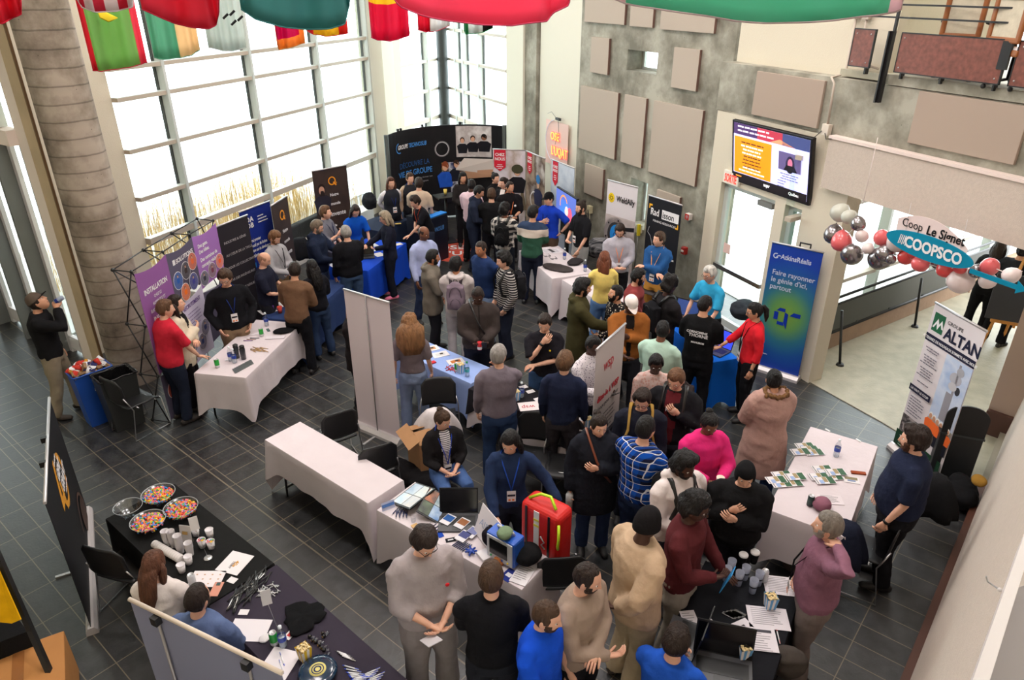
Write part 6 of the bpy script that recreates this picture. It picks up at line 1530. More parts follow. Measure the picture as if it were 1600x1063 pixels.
# black two hole waste station with the arched back board
q =P(1500,668,.68); sq_ =q; t =thing('waste_station','black waste station with an arched sign board and a pictogram of a bin','bin',Vector((q.x,q.y,0)),W4.ang if False else math.atan2(q.y,q.x)+math.pi/2+.25); t.scale =(1,1,.72)
DKB =mat('black_laminate',(34,36,38),.4)
bevel(MB().box((0,0,.46),(.42,.38,.92)).build('cabinet',DKB,t),.008)
mb =MB(); mb.box((0,.15,.94),(.44,.10,.03)).box((0,-.16,.94),(.44,.08,.03)).box((-.18,0,.94),(.08,.24,.03)).box((.18,0,.94),(.08,.24,.03)); mb.build('lid_frame',mat('charcoal_top',(50,54,56),.4),t)
MB().box((0,0,.925),(.28,.23,.004)).build('liner_opening',mat('black_bin_liner',(16,16,18),.3),t)
pts =[(-.21,.95),(-.21,1.26)] +[(-.21*math.cos(math.pi*i/16),1.26+.21*math.sin(math.pi*i/16)) for i in range(1,16)] +[(.21,1.26),(.21,.95)]
MB().prism(pts[::-1],.17,.192,axis='y').build('arched_board',mat('matt_black_board',(16,16,18),.5),t)
b =Board(t,.5,.5,.166); b.rect(-.10,1.10,.20,.18,G(206,204,206)); b.poly([(-.03,1.12),(.04,1.12),(.05,1.22),(-.04,1.22)],G(70,70,74)); b.rect(-.045,1.225,.10,.014,G(70,70,74)); b.bars(-.04,1.34,.09,1,.02,.010,WHT,3); b.ell(.02,1.035,.010,.010,G(200,60,50))
b =Board(t,.5,.9,-.192); b.poly([(.10,.62),(.15,.62),(.16,.72),(.09,.72)],G(196,196,198)); b.photo(-.195,.10,.25,.68,[(40,44,44),(96,96,84),(30,32,34),(130,126,110)],21)
q2 =P(1490,592,.92); t =thing('recycling_board','blue rounded sign board showing behind the tower banner','sign',Vector((q2.x,q2.y,0)),math.atan2(q2.y,q2.x)+math.pi/2+.25)
MB().prism([(.15*math.cos(math.pi*i/16),(.77)+.15*math.sin(math.pi*i/16)) for i in range(17)]+[(-.15,.0),(.15,.0)],-.01,.01,axis='y').build('rounded_board',plastic((20,96,200)),t)

# cartons
def carton(label,px,py,z,w,d,h,rz,open_=True,col=(168,124,84)):
    q =P(px,py,z); t =thing('cardboard_box',label,'box',Vector((q.x,q.y,0)),rz); CB =mat('corrugated_cardboard',col,.8,0,0,0,.06,5); k =.004
    mb =MB(); mb.box((0,0,.004),(w,d,.008));
    for sx in (-1,1): mb.box((sx*w/2,0,h/2),(.006,d,h))
    for sy in (-1,1): mb.box((0,sy*d/2,h/2),(w,.006,h))
    mb.build('box_body',CB,t)
    if open_:
        for sx in (-1,1): MB().box((sx*(w/2-.09),0,h+.035),(.2,d,.005),R=Matrix.Rotation(-sx*-.35,3,'Y')).build('flap',CB,t)
        for sy in (-1,1): MB().box((0,sy*(d/2+.06),h+.02),(w,.16,.005),R=Matrix.Rotation(sy*-.5,3,'X')).build('flap',CB,t)
    else: MB().box((0,0,h),(w,d,.006)).build('lid_panels',CB,t)
    return t
carton('open cardboard box standing on another behind the seated woman in the blazer',668,676,.56,.42,.36,.56,facecam(668,700,20),True)
# black bags lying on the floor behind the long tables
def lump(name,label,cat,px,py,z,r,col,rz=0,mt=None,n=3,seed=1):
    q =P(px,py,z); mb =MB(); rg =random.Random(seed)
    mb.ell((0,0,r[2]),r,16,12)
    for i in range(n): mb.ell((rg.uniform(-.5,.5)*r[0],rg.uniform(-.5,.5)*r[1],r[2]*rg.uniform(.9,1.3)),(r[0]*.45,r[1]*.5,r[2]*.5),12,8)
    me,co =voxel(mb,max(.012,min(r)/9),3,.008+.10*min(r[0],r[2],.2),seed); me.materials.append(mt or cloth(col)); me.polygons.foreach_set('use_smooth',[True]*len(me.polygons))
    o =bpy.data.objects.new(name,me); COL.objects.link(o); o.location =(q.x,q.y,z); o.rotation_euler =(0,0,rz); return tag(o,label,cat)
a8 =TAB['T10'][3]
lump('duffel_bag','long limp black bag lying on the floor behind the empty white table','bag',655,758,.0,(.75,.15,.10),(28,26,28),a8+.05,seed=3)
lump('duffel_bag','black bag heap on the floor by the waste station','bag',1496,786,.0,(.24,.15,.16),(24,24,26),.3,seed=4)
lump('knit_hat','ochre knitted hat lying on the black bag by the waste station','hat',1528,757,.38,(.10,.08,.05),(150,112,48),.3,seed=5)
lump('tote_bag','grey padded bag leaning under the leaflet table','bag',1248,893,.0,(.15,.2,.24),(84,74,68),.3,seed=6)
lump('black_backpack','big black backpack standing on the bench by the window behind the blue polo woman','backpack',579,328,.62,(.17,.15,.2),(40,42,46),0,seed=7)
lump('black_backpack','dark backpack on the floor behind the aqua t-shirt','backpack',1160,498,.3,(.22,.2,.17),(50,54,60),0,seed=8)
lump('plaid_jacket','grey plaid jackets heaped on a chair behind the shirt table','jacket',935,402,.5,(.25,.22,.18),(60,58,62),0,mt=pattern('plaid',(50,50,54),(130,128,130),.09),seed=9)
lump('grey_bag','slim grey bag standing at the near end of the black cup table','bag',1226,1058,.45,(.08,.13,.16),(76,70,66),.4,seed=10)
# bench below the window with two dark cases
bq =P(455,372,.45); tB =thing('window_bench','low white radiator cover along the window wall behind the banners','bench',W1.pt(3.2,-.35,0),W1.ang)
bevel(MB().box((0,0,.22),(5.6,.36,.44)).build('cover',paint((216,212,206)),tB),.01)
for i,(x,lb) in enumerate(((425,'small dark carrying case on the window bench beside the brown banner'),(463,'long dark instrument case on the window bench nearest the bearded man banner'))):
    q =P(x,338-i*8,.8); o =bevel(MB().box((0,0,.62),(.55+.45*i,.16,.34)).build('carrying_case',cloth((58,60,60)),None,Vector((W1.pt(W1.hit(x,300)[0]-.1,-.34,0))),W1.ang),.03); tag(o,lb,'case')

# round red floor decal
q =P(714,391,0); t =thing('floor_decal','round red floor sticker with white letters in the far crowd','floor sticker',Vector((q.x,q.y,.002)),facecam(714,391,90))
MB().lathe([(0,.002),(.72,.002),(.72,0)],(0,0,0),40).build('red_disc',printed((206,84,66)),t)
text(t,'OSE',(-.45,.05,.004),.36,WHT,rot=(0,0,0),bold=.006); text(t,'L\'UQ',(-.35,-.32,.004),.34,WHT,rot=(0,0,0),bold=.006)

# ------------------------------------------------------------------ small things on the tables
def on(px,py,z=TZ+.010): return P(px,py,z)
PROTO ={}
def proto(key,builder):
    if key not in PROTO: PROTO[key] =builder;
def put(key,build,label,cat,px,py,rz=None,group=None,z=TZ+.010,rot=None,name=None):
    """first call builds, later calls copy the thing with its parts"""
    q =P(px,py,z)
    if key not in PROTO:
        t =thing(name or key,label,cat,q,0,group); build(t); PROTO[key] =t
    else:
        t =copy_thing(PROTO[key],q,0,label)
        if group: t['group'] =group
        elif 'group' in t: del t['group']
    t.rotation_euler =rot or (0,0,facecam(px,py,rz or 0,z)); return t
def can_b(c1,c2):
    def f(t):
        MB().lathe([(0,0),(.027,0),(.031,.008),(.031,.035)],n=18).build('can_foot',plastic(c2),t)
        MB().lathe([(.031,.035),(.031,.105),(.027,.116)],n=18).build('can_wall',plastic(c1),t)
        MB().lathe([(.027,.116),(.026,.119),(.024,.115),(0,.115)],n=18).build('can_lid',ALU,t)
        MB().ell((.006,0,.117),(.010,.006,.002),8,4).build('pull_tab',CHROME,t)
    return f
def bottle_b(lab,cap_=(230,236,240)):
    def f(t):
        MB().lathe([(0,0),(.030,.002),(.032,.02),(.031,.06),(.032,.13),(.026,.155),(.013,.18),(.012,.195)],n=18).build('bottle_body',CLEAR,t)
        MB().lathe([(.033,.07),(.033,.115)],n=18).build('bottle_label',plastic(lab),t)
        MB().lathe([(.014,.19),(.014,.21),(0,.211)],n=14).build('bottle_cap',plastic(cap_),t)
        MB().lathe([(0,.004),(.028,.006),(.029,.10),(0,.10)],n=14).build('water',mat('water',(214,226,236),.1,alpha=.35),t)
    return f
def cup_b(c=(232,228,230),r=.036,h=.085,fill=None):
    def f(t):
        MB().lathe([(0,.002),(r*.72,.002),(r,h),(r*.94,h),(r*.68,.008),(0,.008)],n=20).build('cup_wall',paper(c),t)
        MB().lathe([(r*.97,h-.004),(r*1.06,h),(r*.97,h+.004)],n=20).build('cup_rim',paper(c),t)
        if fill: fill(t,r,h)
    return f
CANDY =[(226,60,60),(240,200,50),(40,140,220),(90,180,70),(236,120,150),(236,130,60)]
CM =[plastic(c,.5) for c in CANDY]
def candy_heap(t,r,z,n,seed,sz=.009):
    rg =random.Random(seed); mb =MB()
    for i in range(n):
        a =rg.uniform(0,6.28); rr =r *math.sqrt(rg.random()); zz =z +.022 *(1-(rr/r) ** 2) *(r/.12) +rg.uniform(-.006,.006)
        v =Euler((rg.uniform(-.6,.6),rg.uniform(-.6,.6),rg.uniform(0,6))).to_matrix(); d_ =v @ Vector((1,0,0)); c_ =Vector((rr*math.cos(a),rr*math.sin(a),zz))
        if i %3: mb.tube([c_-d_*sz*1.6,c_,c_+d_*sz*1.6],[sz*.6,sz*.75,sz*.6],6,i%6)
        else: mb.ell(c_,(sz,sz,sz*.8),7,5,i%6)
    o =mb.build('candy',CM,t); stuff(o); return o
def popcorn_b(c1,corn=(244,222,170)):
    def f(t):
        n =12; w0,w1,h =.034,.045,.12; mb =MB()
        for sd in range(4):
            R4 =Matrix.Rotation(math.pi/2*sd,3,'Z')
            for i in range(4):
                a0,a1 =-1 +i *.5,-1 +(i+1) *.5
                q =[R4 @ Vector((a0*w0,-w0,0)),R4 @ Vector((a1*w0,-w0,0)),R4 @ Vector((a1*w1,-w1,h+.006*(i%2))),R4 @ Vector((a0*w1,-w1,h))]
                mb.add(q,[(0,1,2,3)],i%2)
        mb.add([(-w0,-w0,.001),(w0,-w0,.001),(w0,w0,.001),(-w0,w0,.001)],[(3,2,1,0)],0)
        mb.build('striped_carton',[paper((238,234,232)),paper(c1)],t)
        rg =random.Random(4); pc =MB()
        for i in range(60): pc.ell((rg.uniform(-.036,.036),rg.uniform(-.036,.036),h-.008+rg.uniform(0,.016)),(.008,.008,.007),6,4)
        o =pc.build('popcorn',mat('popcorn',corn,.8),t); stuff(o)
    return f
def flat(name,label,cat,px,py,w,d,col,rz=0,z=TZ+.010,th=.002,dress=None,group=None):
    q =P(px,py,z); o =thing(name,label,cat,q,facecam(px,py,0,z)+math.pi/2+math.radians(rz),group)
    MB().box((0,0,th/2),(w,d,th)).build('sheet',paper(col),o)
    if dress: dress(o,w,d,th)
    return o
def ink(t,x,y,w,d,c,z=.0035,name='printed_area'): return MB().box((x,y,z),(w,d,.0008)).build(name,c if not isinstance(c,tuple) else printed(c),t)
def lines_(t,w,d,th,n=9,c=(150,146,150),seed=1,x0=-.4,y0=.4):
    rg =random.Random(seed); mb =MB()
    for i in range(n): ww =w *.8 *rg.uniform(.6,1); mb.box((x0*w+ww/2,y0*d-i*d*.8/n,th+.0008),(ww,d*.025,.0006))
    mb.build('small_print',printed(c),t)
def doc(t,w,d,th): lines_(t,w,d,th)
def doc2(t,w,d,th): ink(t,0,d*.36,w*.8,d*.12,(70,68,76),th+.001); lines_(t,w,d,th,8,y0=.24)
def leaf(t,w,d,th): ink(t,0,d*.3,w*.96,d*.3,(52,92,62),th+.001); ink(t,-w*.1,d*.02,w*.7,d*.2,(160,140,100),th+.0014); ink(t,w*.2,-d*.2,w*.5,d*.2,(150,172,214),th+.0014); ink(t,0,-d*.42,w*.9,d*.03,(60,60,70),th+.0014)
can_g =can_b((40,160,60),(206,208,210)); can_n =can_b((30,60,54),(26,40,40)); can_w =can_b((214,214,218),(196,196,200)); can_r =can_b((204,40,50),(226,226,226)); can_p =can_b((110,60,150),(196,150,60))
put('green_can',can_g,'green drink can at the near end of the white purple display table','can',340,574); put('green_can',can_g,'green drink can in the middle of the purple display table near the beanie','can',409,525)
put('green_can',can_g,'green drink can standing by the clear bottle on the dark plum cloth','can',429,1006); put('green_can',can_g,'small green can beside the popcorn on the pale blue cloth','can',714,580)
put('dark_can',can_n,'dark green can on the leaflet table by the mauve cap','can',1265,790); put('silver_can',can_w,'silver can beside the frosted cups on the black table','can',1193,908)
put('silver_can',can_w,'opened silver can behind the laptop on the black cup table','can',1128,1016); put('silver_can',can_w,'silver can on the white sheet by the seated couple','can',302,915)
put('purple_can',can_p,'purple drink can on the slate blue table','can',426,487)
wb_ =bottle_b((40,70,170))
for px,py,lb in ((417,509,'clear water bottle at the far end of the purple display table'),(361,564,'clear bottle beside the black tumblers, nearest the table edge'),(367,567,'blue labelled bottle in front of the black tumblers'),(882,405,'water bottle behind the dark shirts'),(914,424,'water bottle at the corner of the white table near the yellow sweater'),(815,621,'water bottle on the long black table beside the popcorn'),(1306,713,'water bottle standing among the leaflets'),(443,1010,'clear bottle holding papers on the dark plum cloth')):
    put('water_bottle',wb_,lb,'bottle',px,py)
put('teal_bottle',bottle_b((80,180,190),(40,150,100)),'tall teal labelled bottle on the pale blue cloth','bottle',730,588)
put('sauce_jar',cup_b((200,60,50),.028,.07),'small red jar on the black table by the grey polo','jar',799,614)
put('red_bottle',can_b((214,40,50),(200,30,40)),'red bottle on the dark navy table','bottle',634,334)
for px,py,lb in ((371,559,'black tumbler on the purple display table, nearer the chair'),(381,561,'black tumbler on the purple display table, nearer the wooden pens')):
    put('black_tumbler',lambda t: (MB().lathe([(0,0),(.034,0),(.038,.15),(.03,.17)],n=18).build('tumbler_body',mat('smoked_plastic',(44,46,54),.2,coat=.5),t),MB().lathe([(.034,.165),(.034,.19),(.02,.20),(0,.20)],n=18).build('tumbler_lid',plastic((20,20,22)),t)),lb,'tumbler',px,py)
pb =popcorn_b((110,170,220)); py_ =popcorn_b((240,200,60))
for px,py,lb in ((806,625,'blue striped popcorn box on the long black table'),(919,668,'blue striped popcorn box at the banner end of the black table'),(720,582,'striped popcorn box on the pale blue cloth'),(1202,949,'blue striped popcorn box between the printed sheets on the cup table'),(1161,1028,'blue striped popcorn box nearest the open laptop')): put('popcorn_box',pb,lb,'popcorn box',px,py,30)
put('yellow_popcorn_box',py_,'yellow striped popcorn box on the dark plum cloth','popcorn box',477,1030,25,name='popcorn_box')
cb =cup_b((226,90,80),.038,.10)
put('red_cup',cb,'red and white paper cup on the slate blue table','cup',438,489); put('yellow_cup',cup_b((232,208,110),.04,.11),'pale yellow paper cup on the small high table','cup',696,304,z=1.06)
lump('blue_bowl','small blue bowl on the slate blue table','bowl',452,491,TZ+.01,(.06,.06,.03),(70,150,200),seed=12,n=0)

# candy table
def bowl(label,px,py,r,fill,seed):
    q =on(px,py); t =thing('candy_bowl',label,'bowl',q,0)
    MB().lathe([(0,.002),(r*.45,.002),(r*.8,.05),(r,.105),(r*1.02,.11),(r*.97,.108),(r*.77,.054),(r*.43,.008),(0,.008)],n=32).build('glass_wall',CLEAR,t)
    MB().lathe([(r*.985,.107),(r*1.02,.112),(r*1.0,.115),(r*.98,.112)],n=32).build('bowl_rim',mat('clear_rim',(170,174,176),.35),t)
    if fill: candy_heap(t,r*.86,.082,300,seed,.0105)
    return t
bowl('empty clear bowl at the corner of the candy table',204,806,.125,False,1); bowl('heaped candy bowl at the far edge of the black cloth',251,785,.15,True,2)
bowl('candy bowl with tongs, nearest the paper cups',286,807,.15,True,3); bowl('candy bowl on the near side of the blue lid',235,828,.15,True,4)
o =thing('blue_saucer','small blue plastic saucer lying among the candy bowls','saucer',on(242,806)); MB().lathe([(0,.004),(.048,.004),(.052,0)],n=24).build('disc',plastic((60,130,220)),o); MB().box((-.06,0,.003),(.03,.02,.004)).build('tab',plastic((60,130,220)),o)
tg =thing('clear_tongs','clear plastic tongs standing in the candy bowl','tongs',on(283,797,TZ+.12)); MB().tube([(0,0,0),(.0,.03,.09)],.005,6).tube([(0,.06,0),(0,.03,.09)],.005,6).build('tong_arms',CLEAR,tg)
cw =cup_b()
cup_spots =[(296,881,'single white paper cup next to the fallen cup sleeve'),(285,894,'white paper cup nearest the seated woman'),(329,839,'white paper cup farthest from the sleeve on the black cloth')]
for px,py,lb in cup_spots: put('paper_cup',cw,lb,'cup',px,py)
cf =cup_b(fill=lambda t,r,h: candy_heap(t,r*.8,h-.01,14,5,.007))
for px,py,lb in ((307,837,'paper cup of candy by the small sign'),(317,855,'paper cup of candy beside the tall card stand'),(331,857,'paper cup with yellow candy sticking out')): put('candy_cup',cf,lb,'cup',px,py)
def stack_b(n):
    def f(t):
        for k in range(n):
            o =MB().lathe([(.026,k*.013),(.035,k*.013+.082),(.037,k*.013+.085)],n=18).build('stacked_cup',paper((232,228,230)),t)
    return f
for i,(px,py,n,lb) in enumerate(((263,852,7,'short stack of upturned paper cups nearest the bowls'),(272,854,8,'stack of paper cups between its shorter neighbours'),(283,863,9,'tallest stack of paper cups on the black cloth'),(298,867,5,'stack of five paper cups by the small sign'))):
    put('cup_stack_%d'%i,stack_b(n),lb,'cup stack',px,py,name='cup_stack')
a0,a1 =on(241,850,TZ+.05),on(284,875,TZ+.05); t =thing('cup_sleeve','long plastic sleeve of paper cups lying across the black cloth','cup stack',a0); dd =(a1-a0)
MB().tube([(0,0,0),dd*.5,dd],[.034,.036,.038],18).build('nested_cups',paper((232,226,224)),t); MB().tube([-dd*.08,dd*.0],[.01,.034],14,caps=False).build('twisted_sleeve',CLEAR,t)
mb =MB()
for i in range(1,14): mb.tube([dd*(i/14)-dd.normalized()*.002,dd*(i/14)+dd.normalized()*.002],.0385,18,caps=False)
mb.build('cup_rims',paper((214,208,206)),t)
def card_stand(label,base,h,lean,wob,text_):
    q =on(*base); t =thing('card_stand',label,'card stand',q,facecam(*base,180))
    MB().lathe([(0,.008),(.03,.008),(.036,0)],n=20).build('stand_base',mat('polished_disc',(206,206,206),.2,.6),t)
    MB().tube([(0,0,.006),(lean*.5,wob*.5,h*.5),(lean,wob,h)],.0025,6).build('stand_rod',CHROME,t)
    MB().box((lean,wob,h+.04),(.004,.07,.12),R=Matrix.Rotation(.25,3,'Y')).build('card',paper((214,210,208)),t); return t
card_stand('tall wire card stand with a printed card among the candy cups',(325,872),.36,0,.04,1)
card_stand('wire card stand leaning over the clear bottle on the dark plum cloth',(441,1000),.40,.02,.05,2)
t =thing('tent_sign','small upright sign in a clear holder between cup stacks','sign',on(294,845),facecam(294,845,-40)); MB().box((.01,0,.09),(.004,.11,.16),R=Matrix.Rotation(-.2,3,'Y')).build('sign_card',paper((206,200,198)),t); MB().box((.02,0,.004),(.1,.12,.004)).build('holder_foot',CLEAR,t); MB().box((.017,0,.10),(.002,.05,.03),R=Matrix.Rotation(-.2,3,'Y')).build('gold_mark',printed((190,150,90)),t)
def logo40(t,w,d,th):
    o =text(t,'DEBIT',(.01,.02,th+.001),.03,printed((60,56,60)),rot=(0,0,math.pi)); text(t,'40e',(.03,.0,th+.001),.05,printed((206,150,50)),rot=(0,0,math.pi),shear=.2,bold=.001)
flat('printed_sheet','square white sheet with a gold forty emblem on the black cloth','sheet of paper',367,880,.24,.22,(232,226,228),45,dress=logo40)
def grid_(t,w,d,th):
    for i in range(4):
        for j in range(3): ink(t,-w*.36+i*w*.24,-d*.3+j*d*.28,.014,.012,(196,160,130),th+.001)
flat('sticker_sheet','white sheet of tiny stickers beside the seated man','sheet of paper',323,905,.27,.18,(230,222,224),-30,dress=grid_)
flat('blank_card','small blank white card on the black cloth','card',363,907,.075,.06,(232,228,230),-50); flat('blank_card','small blank white card at the edge of the plum cloth','card',381,957,.075,.055,(232,228,230),-30)
flat('paper_sheet','large blank white sheets in front of the slate blue shirt','sheet of paper',389,985,.30,.21,(232,226,230),-30); flat('paper_sheet','white sheet with two blue pens lying on it','sheet of paper',436,1038,.26,.23,(232,226,230),50)
lump('paper_napkin','crumpled white napkin by the green can','napkin',414,999,TZ+.008,(.055,.045,.012),(232,226,228),seed=13)
flat('red_logo_card','white card with a red looped mark leaning by the clear bottle','card',453,992,.09,.06,(232,226,228),40,dress=lambda t,w,d,th: ink(t,0,0,.04,.03,(200,50,50),th+.001))
t =drape('tote_bag','flat black folded cloth bags with tiny white prints on the plum cloth','bag',474,962,TZ+.035,(.16,.15),(20,20,22),3,.02)
ob =thing('phone','pink phone held over the black cloth by the seated man','phone',on(338,921,TZ+.12),facecam(338,921,60)); bevel(MB().box((0,0,0),(.075,.15,.008)).build('phone_body',plastic((206,140,120)),ob),.004); MB().box((.0,.05,.006),(.03,.03,.004)).build('camera_bump',plastic((50,80,80)),ob)
# lanyard heap, clips, small bottles, pens
rg =random.Random(21)
def heap(name,label,cat,px,py,n,fn,mts,spread,z=TZ+.012,rz=0):
    q =P(px,py,z); mb =MB()
    for i in range(n): fn(mb,i,Vector((rg.uniform(-1,1)*spread[0],rg.uniform(-1,1)*spread[1],0)))
    o =mb.build(name,mts,None,q,facecam(px,py,rz,z)); stuff(o); return tag(o,label,cat)
def lan(mb,i,c): a =rg.uniform(-.5,.5) +.4; L_ =.07; mb.tube([c+Vector((math.cos(a)*L_*k,math.sin(a)*L_*k,.006+.008*abs(math.sin(k*3+i)))) for k in (-1,-.4,.3,1)],[(.003,.006)]*4,6,i%2 if i%5 == 0 else 0)
heap('lanyards','tangle of black lanyards with metal clips, nearest the card','lanyards',376,935,26,lan,[plastic((18,18,20)),CHROME],(.09,.07),rz=-60)
heap('lanyards','tangle of black lanyards reaching the corner of the plum cloth','lanyards',403,908,30,lan,[plastic((18,18,20)),CHROME],(.12,.06),rz=-55)
def clip_(mb,i,c): a =rg.uniform(0,3); d_ =Vector((math.cos(a),math.sin(a),0)) *.02; mb.tube([c-d_,c+d_+Vector((0,0,.006))],.004,6); mb.ell(c+d_,(.008,.008,.006),8,5)
heap('metal_clips','loose shiny metal clips beside the black lanyards','clips',418,924,40,clip_,[CHROME],(.07,.08))
for i,(x,y) in enumerate(((885,712),(910,738),(935,755),(962,773),(985,800),(1003,822),(1013,862),(995,680),(1000,702))):
    put('sample_vial',lambda t: (MB().tube([(0,0,.012),(.035,0,.012)],.010,12).build('vial_glass',CLEAR,t),MB().tube([(-.022,0,.012),(.0,0,.012)],.012,12).build('vial_stopper',plastic((30,28,26)),t),MB().tube([(-.0235,0,.012),(-.022,0,.012)],.009,12).build('gold_top',plastic((196,150,70)),t)),
        'tiny glass bottle with a black stopper in the scatter on the plum cloth','bottle',320+x/5.317,863+y/5.317,60+(i*37)%60,group='tiny stoppered bottles on the plum cloth')
def pen_b(body,tip=(30,30,34),clipc=None):
    def f(t):
        MB().tube([(-.065,0,.005),(.050,0,.005)],.0048,8).build('pen_barrel',plastic(body),t); MB().tube([(.050,0,.005),(.068,0,.005)],[.0048,.0012],8).build('pen_tip',plastic(tip),t)
        MB().box((-.05,0,.011),(.035,.003,.002)).build('pen_clip',plastic(clipc or tip),t)
    return f
for i in range(4): put('white_pen',pen_b((236,234,236)),'white and black pen in the row of four on the plum cloth','pen',536+i*2.6,1022+i*2.4,-130,group='four white pens on the plum cloth')
for i in range(22):
    a =i /21; put('blue_pen',pen_b((232,232,236),(30,70,200),(30,70,200)),'white pen with blue ends in the fan on the plum cloth','pen',548+34*a+(i%2)*6,1044+16*math.sin(a*3)+(i%2)*9+a*2,-125+50*a,group='fanned blue and white pens')
for px,py in ((441,1031),(440,1043)): put('blue_pen',pen_b((30,60,190)),'blue pen on the white sheet','pen',px,py,5,group='blue pens lying on the white sheet')
t =thing('flying_disc','dark blue disc with a cream centre and spiral mark, stacked on the plum cloth','disc',on(496,1052))
for k in range(3): MB().lathe([(.0,.02),(.10,.022),(.135,.012),(.14,0),(.128,.004),(.0,.006)],(0,-.006*k,.014*k),40).build('disc_shell',mat('glossy_blue_plastic',(14,44,70),.15,coat=.6),t)
MB().lathe([(0,.051),(.060,.051),(.060,.048)],(0,-.012,0),32).build('cream_label',printed((226,214,130)),t); mb =MB(); mb.lathe([(.045,.053),(.038,.053)],(0,-.012,0),28); mb.lathe([(.028,.053),(.018,.053)],(0,-.012,0),28); mb.build('spiral_mark',printed((20,40,90)),t)

# photo binder, pens, laptop, monitor table
def panel_px(name,label,cat,pts,z0s,m,thick=.012,dress=None):
    """inclined board through four picture corners at given heights"""
    w_ =[P(*p,z) for p,z in zip(pts,z0s)]; c_ =sum(w_,Vector()) /4; u =((w_[1]-w_[0])+(w_[2]-w_[3])) /2; v =((w_[3]-w_[0])+(w_[2]-w_[1])) /2; L_,D_ =u.length,v.length; u.normalize(); v =(v-u*v.dot(u)).normalized(); n_ =u.cross(v)
    t =thing(name,label,cat,c_); t.rotation_euler =Matrix((u,v,n_)).transposed().to_euler()
    MB().box((0,0,-thick/2),(L_,D_,thick)).build('board',m,t)
    if dress: dress(t,L_,D_)
    return t
def photos4(cols):
    def f(t,L_,D_):
        for i,(x,y) in enumerate(((-.24,.24),(.24,.24),(-.24,-.24),(.24,-.24))):
            m_ =bpy.data.materials.new('photo_print'); m_.use_nodes =True; nt =m_.node_tree; bs =nt.nodes['Principled BSDF']; bs.inputs['Roughness'].default_value =.3
            nz =nt.nodes.new('ShaderNodeTexNoise'); nz.inputs['Scale'].default_value =7; nz.inputs['Detail'].default_value =6; rp =nt.nodes.new('ShaderNodeValToRGB'); e =rp.color_ramp.elements; e[0].color =rgb(cols[i][0]); e[1].color =rgb(cols[i][1]); e[0].position =.35; e[1].position =.65
            tc =nt.nodes.new('ShaderNodeTexCoord'); mp =nt.nodes.new('ShaderNodeMapping'); mp.inputs['Location'].default_value =(i*2,0,0); nt.links.new(tc.outputs['Object'],mp.inputs[0]); nt.links.new(mp.outputs[0],nz.inputs['Vector']); nt.links.new(nz.outputs[0],rp.inputs[0]); nt.links.new(rp.outputs[0],bs.inputs['Base Color'])
            MB().box((x*L_*.96,y*D_*.96,.002),(L_*.44,D_*.44,.002)).build('photo_print',m_,t)
    return f
z1 =TZ +.02
panel_px('photo_board','open photo binder page with four pale landscape photos','photo board',((617,786),(645,797),(675,763),(644,753)),(z1,z1+.10,z1+.12,z1+.02),mat('black_board',(22,22,24),.4),dress=photos4([((206,216,226),(150,176,200)),((196,210,214),(226,226,216)),((190,214,236),(226,220,206)),((216,206,196),(180,190,200))]))
panel_px('photo_board','open photo binder page with four dark aurora and sea photos','photo board',((646,797),(681,815),(708,782),(676,763)),(z1+.10,z1,z1+.02,z1+.12),mat('black_board',(22,22,24),.4),dress=photos4([((60,62,60),(196,110,60)),((110,140,150),(206,214,220)),((40,50,40),(90,110,80)),((20,110,190),(190,210,226))]))
t =thing('postcard','small standing postcard of a blue sky over snow','postcard',on(607,796),facecam(607,796,20)); MB().box((0,0,.045),(.003,.13,.08),R=Matrix.Rotation(-.3,3,'Y')).build('card',printed((196,200,226)),t); MB().box((.005,0,.055),(.002,.12,.03),R=Matrix.Rotation(-.3,3,'Y')).build('blue_strip',printed((90,130,200)),t)
for i in range(13): put('navy_pen',pen_b((34,40,84),(180,180,186),(190,190,196)),'navy pen in the loose pile beside the photo binder','pen',618+i*1.5,799+(i*5%7),-35+(i*29)%40,group='navy pens by the binder')
for i in range(6): put('navy_pen',pen_b((34,40,84)),'navy pen in the row between wooden blocks and blue card','pen',667+i*2.6,825+(i%3)*3,-30-i*4,group='navy pens by the wooden blocks')
for i in range(7): put('navy_pen',pen_b((34,40,84)),'navy pen in the row behind the blue molded shape','pen',712+i*2.8,850+i*1.3,-50,group='navy pens by the blue shape')
for px,py,lb in ((648,822,'thin wooden tile nearest the photo binder'),(655,829,'pair of wooden tiles nearest the table edge'),(664,823,'wooden tile next to the navy pens')): flat('wooden_tile',lb,'tile',px,py,.06,.045,(206,168,116),25,th=.006)
put('glass_jar',lambda t: MB().lathe([(0,0),(.022,0),(.026,.03),(.018,.05)],n=14).build('jar_wall',CLEAR,t),'small clear jar in front of the photo binder','jar',646,815)
flat('blue_card','small blue card by the navy pens','card',688,836,.05,.07,(30,70,170),20); flat('black_card','small black card with a white stripe near the keyboard','card',704,844,.09,.05,(26,26,32),10,dress=lambda t,w,d,th: ink(t,0,0,.05,.015,(220,220,224),th+.001))
t =thing('molded_star','spiky blue molded plastic shape on the white cloth','toy',on(736,864)); mb =MB(); mb.ell((0,0,.02),(.03,.03,.02),12,8)
for k in range(7): a =k *.9; mb.tube([(0,0,.02),(.055*math.cos(a),.055*math.sin(a),.02+.012*(k%2))],[.012,.008],8)
mb.build('molded_body',plastic((30,66,160)),t)
